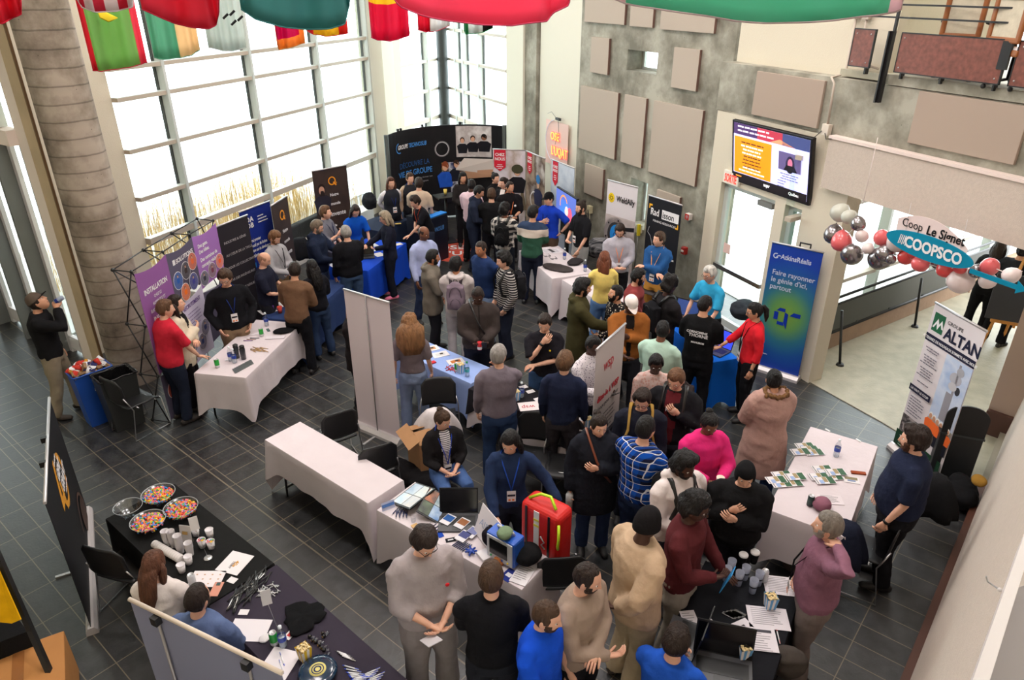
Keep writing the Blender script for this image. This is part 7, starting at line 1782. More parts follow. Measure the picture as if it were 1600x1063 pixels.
def laptop(label,px,py,face,w=.36,d=.25,screen=None,z=TZ+.01,open_=1.9,col=(70,70,74)):
    q =P(px,py,z); t =thing('laptop',label,'laptop',q,facecam(px,py,face,z)); # keyboard side faces +x
    bevel(MB().box((0,0,.009),(d,w,.018)).build('keyboard_base',plastic(col,.35),t),.003); MB().box((-.02,0,.019),(d*.5,w*.88,.002)).build('keys',plastic((22,22,24)),t); MB().box((d*.32,0,.019),(d*.24,w*.3,.002)).build('trackpad',plastic(tuple(int(c*.8) for c in col)),t)
    R5 =Matrix.Rotation(-(open_-math.pi/2),3,'Y'); hq =Vector((-d/2,0,.012)); o =MB().box(hq+R5 @ Vector((0,0,d/2)),(.008,w,d),R=R5).build('screen_lid',plastic((26,26,28)),t)
    sm =glow('laptop_screen',screen,.9) if screen else mat('dark_screen',(14,14,18),.12)
    MB().box(hq+R5 @ Vector((.0052,0,d/2)),(.001,w*.94,d*.88),R=R5).build('display',sm,o); return t
laptop('laptop with a blank dark screen beside the white folded sign',716,818,165-170,screen=None)
for px,py,c1,lb in ((700,812,(40,90,160),'blue brochure lying on the laptop keyboard'),(722,818,(150,96,60),'brown photo brochure on the laptop'),(738,832,(120,126,170),'lilac brochure at the laptop corner'),(724,838,(70,76,130),'indigo brochure below the laptop')): flat('brochure',lb,'brochure',px,py,.10,.14,(224,222,228),-40,z=TZ+.034,dress=lambda t,w,d,th,c1=c1: ink(t,0,d*.12,w*.9,d*.55,c1,th+.001))
t =thing('folded_sign','white folded sign with pale blue lettering standing between laptop and monitor','sign',on(762,846),facecam(762,846,-62)); MB().box((0,0,.15),(.004,.34,.30),R=Matrix.Rotation(-.35,3,'Y')).build('front_leaf',paper((232,226,232)),t); MB().box((-.10,0,.15),(.004,.34,.30),R=Matrix.Rotation(.35,3,'Y')).build('rear_leaf',paper((232,226,232)),t); text(t,'AIR',(.03,-.10,.14),.1,printed((170,180,206)),rot=(math.pi/2-.35,0,math.pi/2))
t =thing('patient_monitor','blue framed medical monitor with a black screen on the white cloth','monitor',on(790,873),facecam(790,873,-38)); bevel(MB().box((0,0,.15),(.16,.30,.27)).build('casing',plastic((36,90,190)),t),.02); bevel(MB().box((.082,0,.15),(.012,.27,.24)).build('front_bezel',plastic((206,208,212)),t),.01); MB().box((.09,-.01,.165),(.004,.19,.155)).build('display',mat('dark_screen',(14,16,20),.12),t)
for k in range(4): MB().lathe([(.010,0),(.009,.006),(0,.007)],(.088,-.09+k*.06,.06),12,R=Matrix.Rotation(math.pi/2,3,'Y')).build('control_knob',plastic([(40,160,90),(210,60,60),(40,90,190),(230,200,70)][k]),t)
MB().tube([(-.02,-.08,.28),(0,-.08,.33),(0,.08,.33),(-.02,.08,.28)],.012,8).build('carry_handle',plastic((206,208,212)),t)
lump('oxygen_mask','sage green rubber mask lying on top of the medical monitor','mask',788,838,TZ+.30,(.07,.06,.035),(120,140,110),seed=15); lump('equipment_pouch','black zipped pouch standing behind the medical monitor','pouch',768,852,TZ+.01,(.09,.07,.10),(30,26,34),seed=16)
lump('teddy_bear','small brown teddy bear beside the monitor','toy',781,880,TZ+.01,(.05,.045,.035),(176,110,66),seed=17); lump('helmet_bag','black bag with a white striped rim at the end of the white cloth','bag',824,878,TZ+.01,(.13,.12,.09),(26,26,28),seed=18)
flat('white_tray','white plastic tray in front of the black pouch','tray',762,868,.16,.12,(226,222,226),30,th=.03); flat('blue_leaflet','blue leaflet with white letters hanging over the table edge','leaflet',795,899,.10,.14,(36,50,130),-40,dress=lambda t,w,d,th: ink(t,0,0,w*.5,d*.3,(226,226,232),th+.001)); flat('form_sheet','white printed form lying near the black striped bag','sheet of paper',818,896,.15,.26,(230,226,230),-25,z=TZ+.012,dress=doc)
# red rescue bag on its chair
q =P(852,884,.47); ch =chairs[6]; cx,cy =ch.location.x,ch.location.y
t =thing('rescue_bag','tall red rescue backpack with white reflective stripe and lime straps','backpack',Vector((q.x,q.y,.47)),facecam(852,884,-35,.47)); RB =mat('red_nylon',(206,28,24),.5,0,.3,14)
bevel(MB().box((0,0,.36),(.24,.42,.72)).build('bag_body',RB,t),.06,4); MB().box((.123,-.02,.36),(.006,.055,.66)).build('reflective_stripe',plastic((236,236,236),.2),t)
for y in (-.13,.11): MB().box((.124,y,.36),(.006,.022,.68)).build('black_webbing',plastic((20,20,22)),t)
for z in (.60,.54): MB().box((.128,-.02,z),(.003,.056,.02)).build('lime_band',plastic((220,210,80)),t)
LM =plastic((196,230,40))
MB().tube([(.05,-.15,.73),(.02,-.05,.80),(.0,.04,.80),(.05,.13,.74)],.014,8).build('lime_handle',LM,t); MB().tube([(.12,.21,.66),(.16,.24,.55),(.14,.22,.45),(.12,.21,.40)],.012,8).build('lime_strap',LM,t); MB().tube([(.12,.2,.04),(.0,.22,.015),(-.1,.2,.02)],.012,8).build('lime_piping',LM,t)
MB().tube([(.13,.03,.45),(.13,.07,.40),(.13,.04,.36),(.13,.08,.33)],.006,6).build('grey_emblem',plastic((170,170,174)),t)
# pale blue table, black table, blue table, royal table
for px,py,c1,lb in ((673,545,(196,140,90),'print with an orange picture at the far end of the pale blue cloth'),(688,554,(206,206,206),'print with small round pictures on the pale blue cloth'),(712,565,(190,110,50),'large print with brown and orange pictures on the pale blue cloth')):
    flat('printed_sheet',lb,'sheet of paper',px,py,.22,.15,(226,222,224),20,dress=lambda t,w,d,th,c1=c1: (ink(t,0,0,w*.6,d*.5,c1,th+.001),ink(t,.02,.01,w*.2,d*.25,(60,50,50),th+.0018)))
flat('snack_pack','small red snack pack on the pale blue cloth','snack pack',676,567,.08,.06,(206,50,60),30,th=.012)
for i in range(7): put('red_pen',pen_b((206,40,50)),'red pen in the pile on the pale blue cloth','pen',700+(i*5%13),574+(i*3%7),-40+i*25,group='red pens on the pale blue cloth')
def wspl(t,w,d,th): text(t,'wsp',(w*.26,d*.08,th+.001),.10,printed((186,50,64)),rot=(0,0,math.pi))
flat('logo_sheet','white sheet printed with the red letters wsp on the black table','sheet of paper',827,635,.25,.19,(232,222,222),12,dress=wspl)
for px,py,lb in ((802,598,'white card between the grey polo and the thinker'),(818,605,'white card behind the water bottle'),(829,612,'white card nearest the navy shirt elbow'),(841,624,'white card half hidden by the navy shirt'),(907,644,'white card by the upright grey banner'),(752,596,'white card under the grey polo elbow')): flat('white_card',lb,'card',px,py,.10,.07,(230,224,226),30)
flat('paper_stack','stack of white papers at the banner end of the black table','papers',904,664,.21,.26,(226,222,222),10,th=.012)
laptop('open laptop with a vivid blue and violet screen on the bright blue cloth',1116,548,-32,screen=(50,70,220)); laptop('laptop at the far corner of the bright blue cloth',1066,500,-20,screen=(40,60,110)); laptop('laptop showing a slate blue slide behind the burgundy sweater',1012,455,-30,screen=(70,86,140))
flat('cable_card','white cable coil lying on the blue cloth behind the black t-shirt','cable',1078,540,.08,.03,(220,220,224),10)
for px,py,w_,d_,c_,lb in ((525,414,.21,.28,(206,208,222),'white sheet on the royal blue cloth by the sports jacket'),(576,391,.21,.25,(226,222,226),'white sheet in front of the suit lady'),(592,398,.16,.21,(226,222,226),'smaller white sheet at the edge of the royal blue cloth'),(580,383,.2,.25,(206,208,214),'pale tablet page held at the royal blue table'),(621,382,.18,.12,(226,216,206),'cream card at the corner of the royal blue cloth')): flat('paper_sheet',lb,'sheet of paper',px,py,w_,d_,c_,25)
laptop('small dark laptop lying open on the royal blue cloth',573,402,0,w=.28,d=.2)
flat('snack_bar','small golden wrapped bar on the dark navy cloth','snack',622,350,.12,.05,(206,176,100),10,th=.01)
for px,py,lb in ((418,486,'white sheets at the back of the slate blue cloth'),(432,478,'cream sheets beside the bald man')): flat('paper_sheet',lb,'sheet of paper',px,py,.24,.2,(230,226,226),20)
flat('dark_card','narrow dark card near the bottle on the purple display table','card',419,516,.04,.11,(80,96,96),10); flat('folded_paper','folded white papers in front of the green can','papers',430,528,.26,.08,(222,214,220),-15,th=.008); flat('white_envelope','long white envelope on the purple display table','envelope',402,522,.2,.05,(222,214,220),0)
lump('black_beanie','flat black knitted beanie on the far end of the purple display table','hat',444,519,TZ+.006,(.15,.09,.022),(22,22,24),facecam(444,519,90),seed=19)
for i in range(9): put('grey_keyholder',lambda t: bevel(MB().box((0,0,.004),(.035,.13,.008)).build('strap',plastic((86,92,92)),t),.003),'grey strap in the fanned row near the table corner','strap',367+i*3.2,580-i*1.7,100,group='grey straps in a fanned row')
for i in range(10): put('wooden_pen',pen_b((190,150,96),(150,150,150)),'wooden pen in the spread on the purple display table','pen',396+i*2.1,549-(i%3)*2.2,30+(i*23)%40,group='wooden pens on the purple display table')
for i,c_ in enumerate(((120,80,150),(140,90,60),(60,60,66))): put('marker_%d'%i,pen_b(c_),('purple','brown','dark')[i]+' marker lying behind the wooden pens','marker',388+i*5,533-i*2,70,name='marker')
flat('white_ring_cap','white round cap lying beside the clear bottles','cap',354,563,.04,.04,(226,226,230),0,th=.006)
# dark shirts, papers on the white table
lump('folded_shirt','charcoal t-shirt with a white print laid flat on the white cloth','shirt',872,420,TZ+.006,(.30,.17,.02),(66,60,60),facecam(872,420,60),seed=20,n=1); lump('folded_shirt','second dark shirt bunched next to the black polo hand','shirt',898,412,TZ+.006,(.18,.12,.035),(50,46,48),0,seed=22)
for px,py,lb in ((855,392,'white sheet near the banded sweater elbow'),(868,392,'white sheet behind the dark sunglasses')): flat('paper_sheet',lb,'sheet of paper',px,py,.2,.26,(226,220,226),30,dress=doc)
for px,py,lb in ((856,401,'dark sunglasses pair nearest the banded sweater'),(866,405,'pale rimmed glasses beside the folded shirt')):
    t =thing('sunglasses',lb,'sunglasses',on(px,py),facecam(px,py,20)); mb =MB()
    for s_ in (-1,1): mb.lathe([(.026,0),(.026,.006),(.022,.006),(.022,0)],(0,s_*.032,.004),14); mb.tube([(0,s_*.058,.006),(-.12,s_*.055,.006)],.003,6)
    mb.build('frame',plastic((30,30,40)),t)
# black cup table
for px,py,lb in ((1134,907,'frosted cup with a dark print, closest to the burgundy sweater'),(1141,895,'frosted cup behind the closest one'),(1153,914,'frosted cup in the middle of the front row'),(1163,905,'frosted cup in the middle of the back row'),(1175,926,'frosted cup with a dark print nearest the sheets'),(1184,914,'frosted cup touching the silver can')):
    put('frosted_cup',lambda t: (MB().lathe([(0,.002),(.026,.002),(.036,.14),(.034,.14),(.024,.01),(0,.01)],n=22).build('cup_wall',mat('frosted_plastic',(176,180,196),.35,alpha=.55),t),MB().lathe([(.0335,.07),(.0342,.085)],n=22).build('dark_print',printed((40,40,46)),t)),lb,'cup',px,py)
for px,py,lb in ((1159,883,'black coffee cup with a white lid, nearer the beanie'),(1177,879,'black coffee cup with a white lid by the hand')):
    put('coffee_cup',lambda t: (MB().lathe([(0,0),(.028,0),(.038,.11)],n=20).build('cup_wall',paper((26,26,28)),t),MB().lathe([(.040,.108),(.040,.118),(.034,.126),(0,.124)],n=20).build('cup_lid',plastic((236,232,232)),t)),lb,'coffee cup',px,py)
flat('printed_sheet','white printed sheet closest to the mauve shirt belly','sheet of paper',1223,916,.30,.21,(222,216,222),18,dress=doc); flat('printed_sheet','white printed sheet below the striped popcorn box','sheet of paper',1200,966,.31,.22,(222,216,222),18,dress=doc)
flat('printed_sheet','sheet with a dark heading near the popcorn at the laptop','sheet of paper',1184,999,.28,.22,(222,216,222),18,z=TZ+.016,dress=doc2); flat('printed_sheet','white sheet with a red picture tucked under the headed one','sheet of paper',1158,985,.16,.22,(222,216,222),-40,dress=lambda t,w,d,th: (ink(t,0,0,w*.4,d*.5,(56,50,56),th+.001),ink(t,0,.01,w*.25,d*.2,(190,60,60),th+.0018)))
flat('printed_sheet','white text sheet at the burgundy sweater side of the cup table','sheet of paper',1081,976,.12,.27,(222,216,222),25,dress=doc); flat('photo_leaflet','leaflet with a drum picture by the seated laptop user','leaflet',1105,990,.17,.26,(222,216,222),-35,z=TZ+.014,dress=lambda t,w,d,th: (ink(t,-.02,.03,w*.6,d*.4,(70,66,76),th+.001),ink(t,-.03,-.05,w*.4,d*.2,(206,140,90),th+.0018)))
for i in range(7): put('black_badge',lambda t: bevel(MB().box((0,0,.003),(.03,.10,.006)).build('plate',mat('dark_glossy_card',(60,56,54),.25),t),.002),'dark glossy strip in the row at the middle of the cup table','strip',1138+i*3.0,962-i*.6+(i%2),-15,group='dark glossy strips on the cup table')
laptop('laptop with its black lid toward the sheets, used by the seated man',1128,1050,8,w=.42,d=.27,z=TZ+.01,open_=1.8)
laptop('second laptop seen edge on by the tan jacket',1066,998,-100,w=.36,d=.25,open_=1.75)
put('white_marker',pen_b((230,230,230),(200,60,60)),'white marker at the edge of the cup table','marker',1216,996,200,name='marker')
# leaflet table
for gi,(pts_,lb,gp) in enumerate((((( 1258,697),(1265,702),(1272,707),(1251,706)),'green headed leaflet in the fan at the far corner','leaflets in the far corner fan'),(((1222,742),(1230,748),(1238,755),(1221,756),(1213,750),(1243,745)),'green headed leaflet in the fan closest to the padded coats','leaflets in the padded coat fan'),(((1285,733),(1293,739),(1301,745),(1280,745),(1289,751),(1306,738)),'green headed leaflet in the fan near the middle','leaflets in the middle fan'))):
    for i,(px,py) in enumerate(pts_): flat('leaflet',lb,'leaflet',px,py,.11,.20,(226,222,224),-58,z=TZ+.012+i*.003,dress=leaf,group=gp)
flat('leaflet','single leaflet with a tower picture beside the food packet','leaflet',1330,750,.15,.11,(226,222,224),15,dress=lambda t,w,d,th: (ink(t,0,.02,w*.8,d*.4,(130,120,90),th+.001),ink(t,0,-.02,w*.5,d*.2,(120,140,180),th+.0018)))
flat('food_packet','orange and dark food packet at the edge of the leaflet table','snack pack',1341,740,.14,.04,(150,70,40),20,th=.015); flat('paper_sheet','white printed note by the mauve shirt','sheet of paper',1298,781,.22,.14,(224,214,218),22,dress=doc)
lump('mauve_cap','mauve cap lying by the dark can on the leaflet table','cap',1283,794,TZ+.01,(.10,.08,.05),(140,92,108),seed=24,n=1)
for px,py,lb in ((1293,673,'white table clip on the far edge, nearer the corner'),(1341,689,'white table clip on the far edge, nearer the tower banner')): flat('table_clip',lb,'clip',px,py,.015,.06,(244,244,244),60,th=.01)
# small high table and dark counter at the curved backdrop
q =P(696,305,1.05); t =thing('high_table','small black high table in front of the curved backdrop','table',Vector((q.x,q.y,0)),an); MB().box((0,0,1.03),(.45,.4,.03)).build('tabletop',BLACKM,t); MB().tube([(0,0,0),(0,0,1.02)],.03,10).build('pedestal',BLACKM,t); MB().box((0,0,.01),(.4,.4,.02)).build('base',BLACKM,t)
cA,cB =P(668,343,.98),P(699,332,.98); ca =math.atan2((cB-cA).y,(cB-cA).x); cw_ =(cB-cA).length
t =thing('display_counter','dark display counter with a glowing blue edge and slanted white letters','counter',Vector(((cA.x+cB.x)/2,(cA.y+cB.y)/2,0))+Vector((-math.sin(ca),math.cos(ca),0))*.3,ca)
bevel(MB().box((0,0,.48),(cw_,.58,.96)).build('counter_body',mat('dark_print_board',(24,30,46),.4),t),.01); MB().box((0,-.2,.975),(cw_,.16,.02)).build('blue_edge',printed((30,130,220)),t); b =Board(t,cw_,.9,-.292); b.txt('TECHNOSUB',-cw_*.42,.66,.13,printed((90,150,220)),shear=.3,sx=.75*cw_/.8)
# framed monitor behind the royal blue polo, cable boxes
q =P(884,322,1.25); t =thing('screen_stand','large screen showing a colourful diagram behind the blue and black polos','monitor',Vector((q.x,q.y,0)),W2.ang+math.pi-.15)
bevel(MB().box((0,.03,1.22),(1.0,.05,.6)).build('casing',plastic((20,20,24)),t),.006); b =Board(t,1,.6,0.0); b.rect(-.48,.94,.96,.56,scr((90,110,190),.9)); b.ell(-.1,1.2,.25,.14,scr((60,150,230),1)); b.ring(-.1,1.25,.16,.19,scr((240,150,50),1),a0=20,a1=200); b.ell(.2,1.1,.12,.16,scr((220,90,120),1)); b.ell(.05,1.15,.08,.1,scr((240,210,200),1))
MB().box((0,.05,.45),(.08,.06,.9)).build('stand_column',BLACKM,t); MB().box((0,.05,.02),(.7,.5,.04)).build('base',BLACKM,t)
def wallbox(label,px,py,c,w_=.12,h_=.16,cat='outlet box'):
    s_,z_ =W2.hit(px,py); t =thing('outlet_box',label,cat,W2.pt(s_,-.04,z_),W2.ang+math.pi); bevel(MB().box((0,0,0),(w_,.08,h_)).build('box_shell',plastic(c),t),.008); return t
t =wallbox('cream outlet box with a black plug on the concrete wall beside the big screen',924,327,(206,196,160)); MB().tube([(0,-.05,0),(.08,-.07,-.1),(.1,-.05,-.4)],.008,6).build('plug_cable',BLACKM,t); MB().tube([(0,0,-.08),(0,0,-.75),(-.5,0,-.78)],.014,8).build('pipe',mat('cream_pipe',(226,216,190),.5),t)
t =wallbox('outlet box with a yellow connector between the welding and mining banners',1001,357,(206,198,172)); MB().box((.06,-.05,0),(.05,.05,.22)).build('yellow_connector',plastic((226,200,40)),t); MB().tube([(.06,-.06,-.1),(.08,-.08,-.5),(.03,-.06,-.85)],.012,8).build('grey_cable',plastic((120,120,116)),t)
t =wallbox('small red and white alarm plate on the concrete wall by the mining banner',1079,338,(226,216,210),.11,.11,'alarm'); b =Board(t,.1,.1,-.042); b.rect(-.05,-.05,.1,.1,G(196,50,40)); b.ell(0,0,.03,.03,WHT)
t =wallbox('red fire alarm pull box low on the concrete wall',1072,391,(170,40,34),.10,.13,'alarm')
MB().box((.0,-.05,0),(.05,.02,.03)).build('pull_handle',plastic((230,226,220)),t)

# ------------------------------------------------------------------ ramp railing, easel
t =thing('ramp_railing','dark steel ramp railing with solid panel, double handrail and round foot plates','railing',WR.pt(2.5,-.1,0),WR.ang)
def wl(s,n,z): return Vector((s-2.5,-(n+.1) if False else (n+.1),z))
sg =1 if (WR.n @ np.array([-math.sin(WR.ang),math.cos(WR.ang)])) >0 else -1
def wl(s,n,z): return Vector((s-2.5,sg*(n+.1),z))
PANL =mat('smoked_rail_panel',(52,52,44),.4)
MB().box(wl(2.9,-.02,.58),(6.0,.02,.44)).build('infill_panel',PANL,t)
for z_,n_,r_ in ((.92,-.02,.022),(.90,-.14,.018),(.33,-.02,.03)): MB().tube([wl(-.1,n_,z_),wl(6,n_,z_)],r_,8).build('rail',BLACKM,t)
MB().tube([wl(-.1,-.02,.92),wl(-.16,-.08,.91),wl(-.1,-.14,.90)],.018,8).build('rail_return',BLACKM,t)
s1_,s2_ =WR.hit(1312,572)[0],WR.hit(1429,512)[0]
for px,py in ((1312,572),(1429,512)):
    q =P(px,py,0); d_ =np.array([q.x,q.y]) -WR.A; s_ =float(d_ @ WR.u); n_ =float(d_ @ WR.n)
    MB().tube([wl(s_,n_,0),wl(s_,n_*.5-.05,.86)],.02,10).build('post',BLACKM,t); MB().lathe([(0,.03),(.05,.03),(.06,0)],wl(s_,n_,.012),18).build('foot_plate',BLACKM,t)
for s_ in (.4,1.1,2.0,3.0,4.0): MB().box(wl(s_,.02,.36),(.05,.12,.04)).build('clamp',BLACKM,t)
q =P(1565,560,0); t =thing('wooden_easel','honey coloured wooden easel at the ramp wall holding a dark canvas','easel',Vector((q.x,q.y,0)),facecam(1565,560,10)); PINE =mat('honey_pine',(206,140,62),.5,0,0,0,.15,9)
for y in (-1,1): MB().tube([(.15,y*.36,.0),(-.05,y*.12,1.6)],(.022),4,smooth=False).build('leg',PINE,t)
MB().tube([(-.45,0,0),(-.05,0,1.55)],.02,4,smooth=False).build('leg',PINE,t); MB().box((.07,0,.62),(.05,.62,.05)).build('tray',PINE,t); MB().box((.03,0,1.05),(.02,.03,1.0),R=Matrix.Rotation(-.12,3,'Y')).build('mast',PINE,t)
t =thing('dark_canvas','dark canvas resting on the wooden easel','canvas',Vector((q.x,q.y,0)),facecam(1565,560,10)); MB().box((.06,-.1,1.0),(.02,.6,.7),R=Matrix.Rotation(-.12,3,'Y')).build('canvas_board',mat('dark_canvas',(56,56,60),.7),t)

# ------------------------------------------------------------------ balloons and the hanging sign
WB =Frame(W3.pt(0,-.38,0),deg=64,flip=True)
def depth_of(p): return -float((_M.T @ (np.array(p)-np.array([0,0,CAM_H])))[2])
t_silver =mat('chrome_balloon',(150,144,146),.22,.85); t_pink =mat('rose_balloon',(226,100,104),.3,coat=.5); t_red =mat('coral_balloon',(222,74,74),.3,coat=.5); t_white =mat('pearl_balloon',(226,208,206),.35,coat=.4); t_pale =mat('milky_balloon',(206,206,194),.35,coat=.3,alpha=.8)
BAL =[(1313,332,14.5,t_pale,'milky'),(1331,338,11,t_pale,'milky'),(1351,348,11.5,t_silver,'silver'),(1303,366,15,t_silver,'silver'),(1320,376,16,t_pink,'pink'),(1356,367,10,t_white,'white'),(1378,371,12.5,t_pink,'pink'),(1408,377,16,t_white,'white'),(1341,395,17,t_silver,'silver'),
       (1375,403,18,t_silver,'silver'),(1389,395,15,t_silver,'silver'),(1366,386,9,t_white,'white'),(1416,401,12.5,t_red,'coral'),(1436,394,11,t_red,'coral'),(1449,409,13.5,t_pink,'pink'),(1467,411,10.5,t_silver,'silver'),(1483,419,13.5,t_red,'coral'),(1402,403,8,t_silver,'silver'),
       (1502,438,20,t_white,'white'),(1530,423,10.5,t_silver,'silver'),(1511,416,10,t_red,'coral'),(1543,438,13,t_white,'white'),(1552,415,14,t_pink,'pink'),(1591,428,13,t_white,'white'),(1496,408,9,t_white,'white')]
bme ={}
rg =random.Random(2); bw =[]
POS =('first','second','third','fourth','fifth','sixth','seventh','eighth','ninth'); cnt ={}
for i,(px,py,r_,m_,nm) in enumerate(BAL):
    s_,z_ =WB.hit(px,py); q =WB.pt(s_,-.05*(i%3),z_); r =r_ *depth_of(q) /FPX; bw.append(q)
    if nm not in bme:
        mb =MB(); pr =[(0,-1.12),(.25,-1.05),(.6,-.80),(.9,-.35),(1.0,.1),(.92,.5),(.7,.8),(.35,.98),(0,1.03)]; mb.lathe([(a,-z) for a,z in pr][::-1],n=24); bme[nm] =(mb.mesh('balloon_skin',m_),MB().lathe([(.0,1.10),(.05,1.12),(.09,1.2),(0,1.2)],n=10).mesh('knot',m_))
    cnt[nm] =cnt.get(nm,0) +1
    t =thing('balloon','%s balloon, %s of its colour counting from the exit door'%(nm,POS[cnt[nm]-1]),'balloon',q); t.scale =(r,r,r); t.rotation_euler =(rg.uniform(-.7,.7),rg.uniform(-.9,.9),rg.uniform(0,6))
    for me_,n_ in zip(bme[nm],('balloon_skin','knot')): o =bpy.data.objects.new(n_,me_); COL.objects.link(o); o.parent =t
t =thing('garland_cord','thin cord tying the balloons together under the cream fascia','cord',bw[0]); MB().tube([v-bw[0] for v in (bw[2],bw[4],bw[8],bw[10],bw[12],bw[14],bw[16],bw[20],bw[22],bw[23])],.006,6).tube([Vector((0,0,1.0))+(bw[2]-bw[0])*1.0,bw[2]-bw[0]],.004,6).build('cord_line',plastic((214,200,196)),t)
s_,z_ =WB.hit(1472,384); t =thing('shop_sign','hanging sign lettered Coop Le Signet over a teal Coopsco oval with an arrow','sign',WB.pt(s_,-.22,z_),WB.ang+math.pi); t.rotation_euler =(math.radians(4),0,WB.ang+math.pi)
k_ =depth_of(WB.pt(s_,-.22,z_)) /FPX; TEAL =printed((0,132,166)); hw =.52
MB().prism([(hw*math.cos(a),.135*math.sin(a)) for a in [2*math.pi*i/48 for i in range(48)]],-.004,.004,axis='y').build('teal_oval',TEAL,t)
pts =[(-.42+.84*i/16,.115+.20*(1-((i/16-.42)/.6) ** 2)*1.0) for i in range(17)]; MB().prism([(.42,.02),(-.42,.02)][::-1]+pts[::-1] if False else [(-.42,.02),(.42,.02)]+pts[::-1],.005,.010,axis='y').build('pale_backing',printed((232,212,210)),t)
b =Board(t,1,.3,-.006); b.txt('COOPSCO',.06,-.055,.17,WHT,align='CENTER',bold=.006,sx=.82)
for i in range(5): b.poly([(-.36+i*.022,-.05+.01*(i%2)),(-.35+i*.022,-.05+.01*(i%2)),(-.33+i*.022,.06),(-.34+i*.022,.06)],WHT)
b2 =Board(t,1,.3,.002); b2.txt('Coop',-.36,.155,.13,BLK,sx=.85); b2.txt('Le Signet',-.06,.145,.14,BLK,sx=.85,bold=.003,shear=.12)
MB().prism([(.50,-.10),(.98,-.10),(.98,-.14),(1.08,-.075),(.98,-.01),(.98,-.05),(.50,-.05)],-.004,.004,axis='y').build('teal_arrow',TEAL,t)
for x in (-.3,.35): MB().tube([(x,0,.12),(x,0,.42)],.002,5).build('hanging_wire',ALU,t)

# ------------------------------------------------------------------ flags hanging from the ceiling
def ray_at(px,py,D): v =ray(px,py); k =D /math.hypot(v[0],v[1]); return Vector((v[0]*k,v[1]*k,CAM_H+v[2]*k))
def flagmat(c):
    m =bpy.data.materials.new('flag_cloth'); m.use_nodes =True; nt =m.node_tree; b_ =nt.nodes['Principled BSDF']; b_.inputs['Base Color'].default_value =rgb(c); b_.inputs['Roughness'].default_value =.6
    tr =nt.nodes.new('ShaderNodeBsdfTranslucent'); tr.inputs[0].default_value =rgb(c); mx =nt.nodes.new('ShaderNodeMixShader'); mx.inputs[0].default_value =.62; out =nt.nodes['Material Output']
    nt.links.new(b_.outputs[0],mx.inputs[1]); nt.links.new(tr.outputs[0],mx.inputs[2]); nt.links.new(mx.outputs[0],out.inputs[0]); return m
def flag(label,pts,D,cols,seed=0,up=1.5,cuts=None,hem=True,bands=None,D2=None,upper=None):
    """pts: bottom edge in the photograph from its one side to the other"""
    n =36; xs =np.linspace(0,1,n+1); tt =np.linspace(0,1,len(pts)); bx =np.interp(xs,tt,[p[0] for p in pts]); by =np.interp(xs,tt,[p[1] for p in pts]); rows =14; rg =random.Random(seed)
    ph =[rg.uniform(0,6) for _ in range(4)]; vs =[]; base =[ray_at(x,y,D+((D2 or D)-D)*s) for x,y,s in zip(bx,by,xs)]; zt =max(p.z for p in base) +up
    u =(base[-1]-base[0]); u.z =0; u.normalize(); nn =Vector((-u.y,u.x,0))
    o0 =base[0]
    for j in range(rows+1):
        t_ =j /rows
        for i,p in enumerate(base):
            f_ =.035 *math.sin(xs[i]*14+ph[0]+t_*1.5) *(1-.3*t_) +.018 *math.sin(xs[i]*31+ph[1]-t_*3)
            q =Vector((p.x,p.y,p.z+(zt-p.z)*t_)) +nn *f_ -o0; vs.append(q)
    fs =[]; mi =[]
    cu =cuts or [(k+1)/len(cols) for k in range(len(cols))]
    for j in range(rows):
        for i in range(n):
            fs.append((j*(n+1)+i,j*(n+1)+i+1,(j+1)*(n+1)+i+1,(j+1)*(n+1)+i)); xm =(i+.5) /n
            c_ =next(k for k,c in enumerate(cu) if xm <= c+1e-6)
            if bands and (j+.5) /rows <bands[0]: c_ =bands[1]
            if upper and (j+.5) /rows >upper[0]: c_ =upper[1]
            mi.append(c_)
    mb =MB(); mb.v =[tuple(v) for v in vs]; mb.f =fs; mb.m =mi; mb.sm =[True] *len(fs)
    t =thing('hanging_flag',label,'flag',o0); o =mb.build('flag_sheet',[flagmat(c) for c in cols],t); s =o.modifiers.new('thick','SOLIDIFY'); s.thickness =.003
    if hem: MB().tube([Vector(vs[i]) for i in range(n+1)],.005,5).build('hem',cloth(tuple(int(c*.75) for c in cols[0])),t)
    return t
RDF =(228,40,66)
flag('red flag hanging at the very corner in front of the concrete column',((-30,30),(3,37),(33,22),(32,-20)),6.0,[RDF],1,1.2)
flag('red and white striped flag with folds over the green one',((115,-10),(128,12),(150,19),(182,18),(207,11),(208,-12)),6.5,[(232,222,222),(214,50,80),(232,222,222),(214,50,80),(232,222,222),(214,50,80),(232,222,222),(200,60,90)],2,1.2)
t =flag('green flag with red side bands and a yellow curved stroke',((145,111),(158,111),(188,108),(215,102),(230,98)),9.5,[(226,50,72),(160,206,128),(248,96,122)],3,1.9,cuts=[.16,.84,1])
q1_ =[ray_at(x,y,9.40)-Vector(t.location) for x,y in ((152,14),(160,23),(170,28),(184,28))]; MB().tube(q1_,[.01,.045,.045,.004],8,flat=.15).build('yellow_stroke',printed((244,216,50)),t)
flag('flag in pale green and cream orange bands',((241,91),(255,93),(280,91),(300,86),(313,78)),9.2,[(130,200,170),(252,226,184)],4,1.8,cuts=[.54,1])
flag('plain bright red flag between the striped and the white ones',((222,14),(245,25),(275,38),(300,43),(325,45),(338,40),(342,20),(342,-20)),7.0,[(226,56,84)],5,1.2)
t =flag('white flag with four groups of black bars',((326,74),(345,79),(365,80),(385,74)),8.6,[(226,236,232)],6,1.8)
q0_ =ray_at(365,20,8.5) -Vector(t.location)
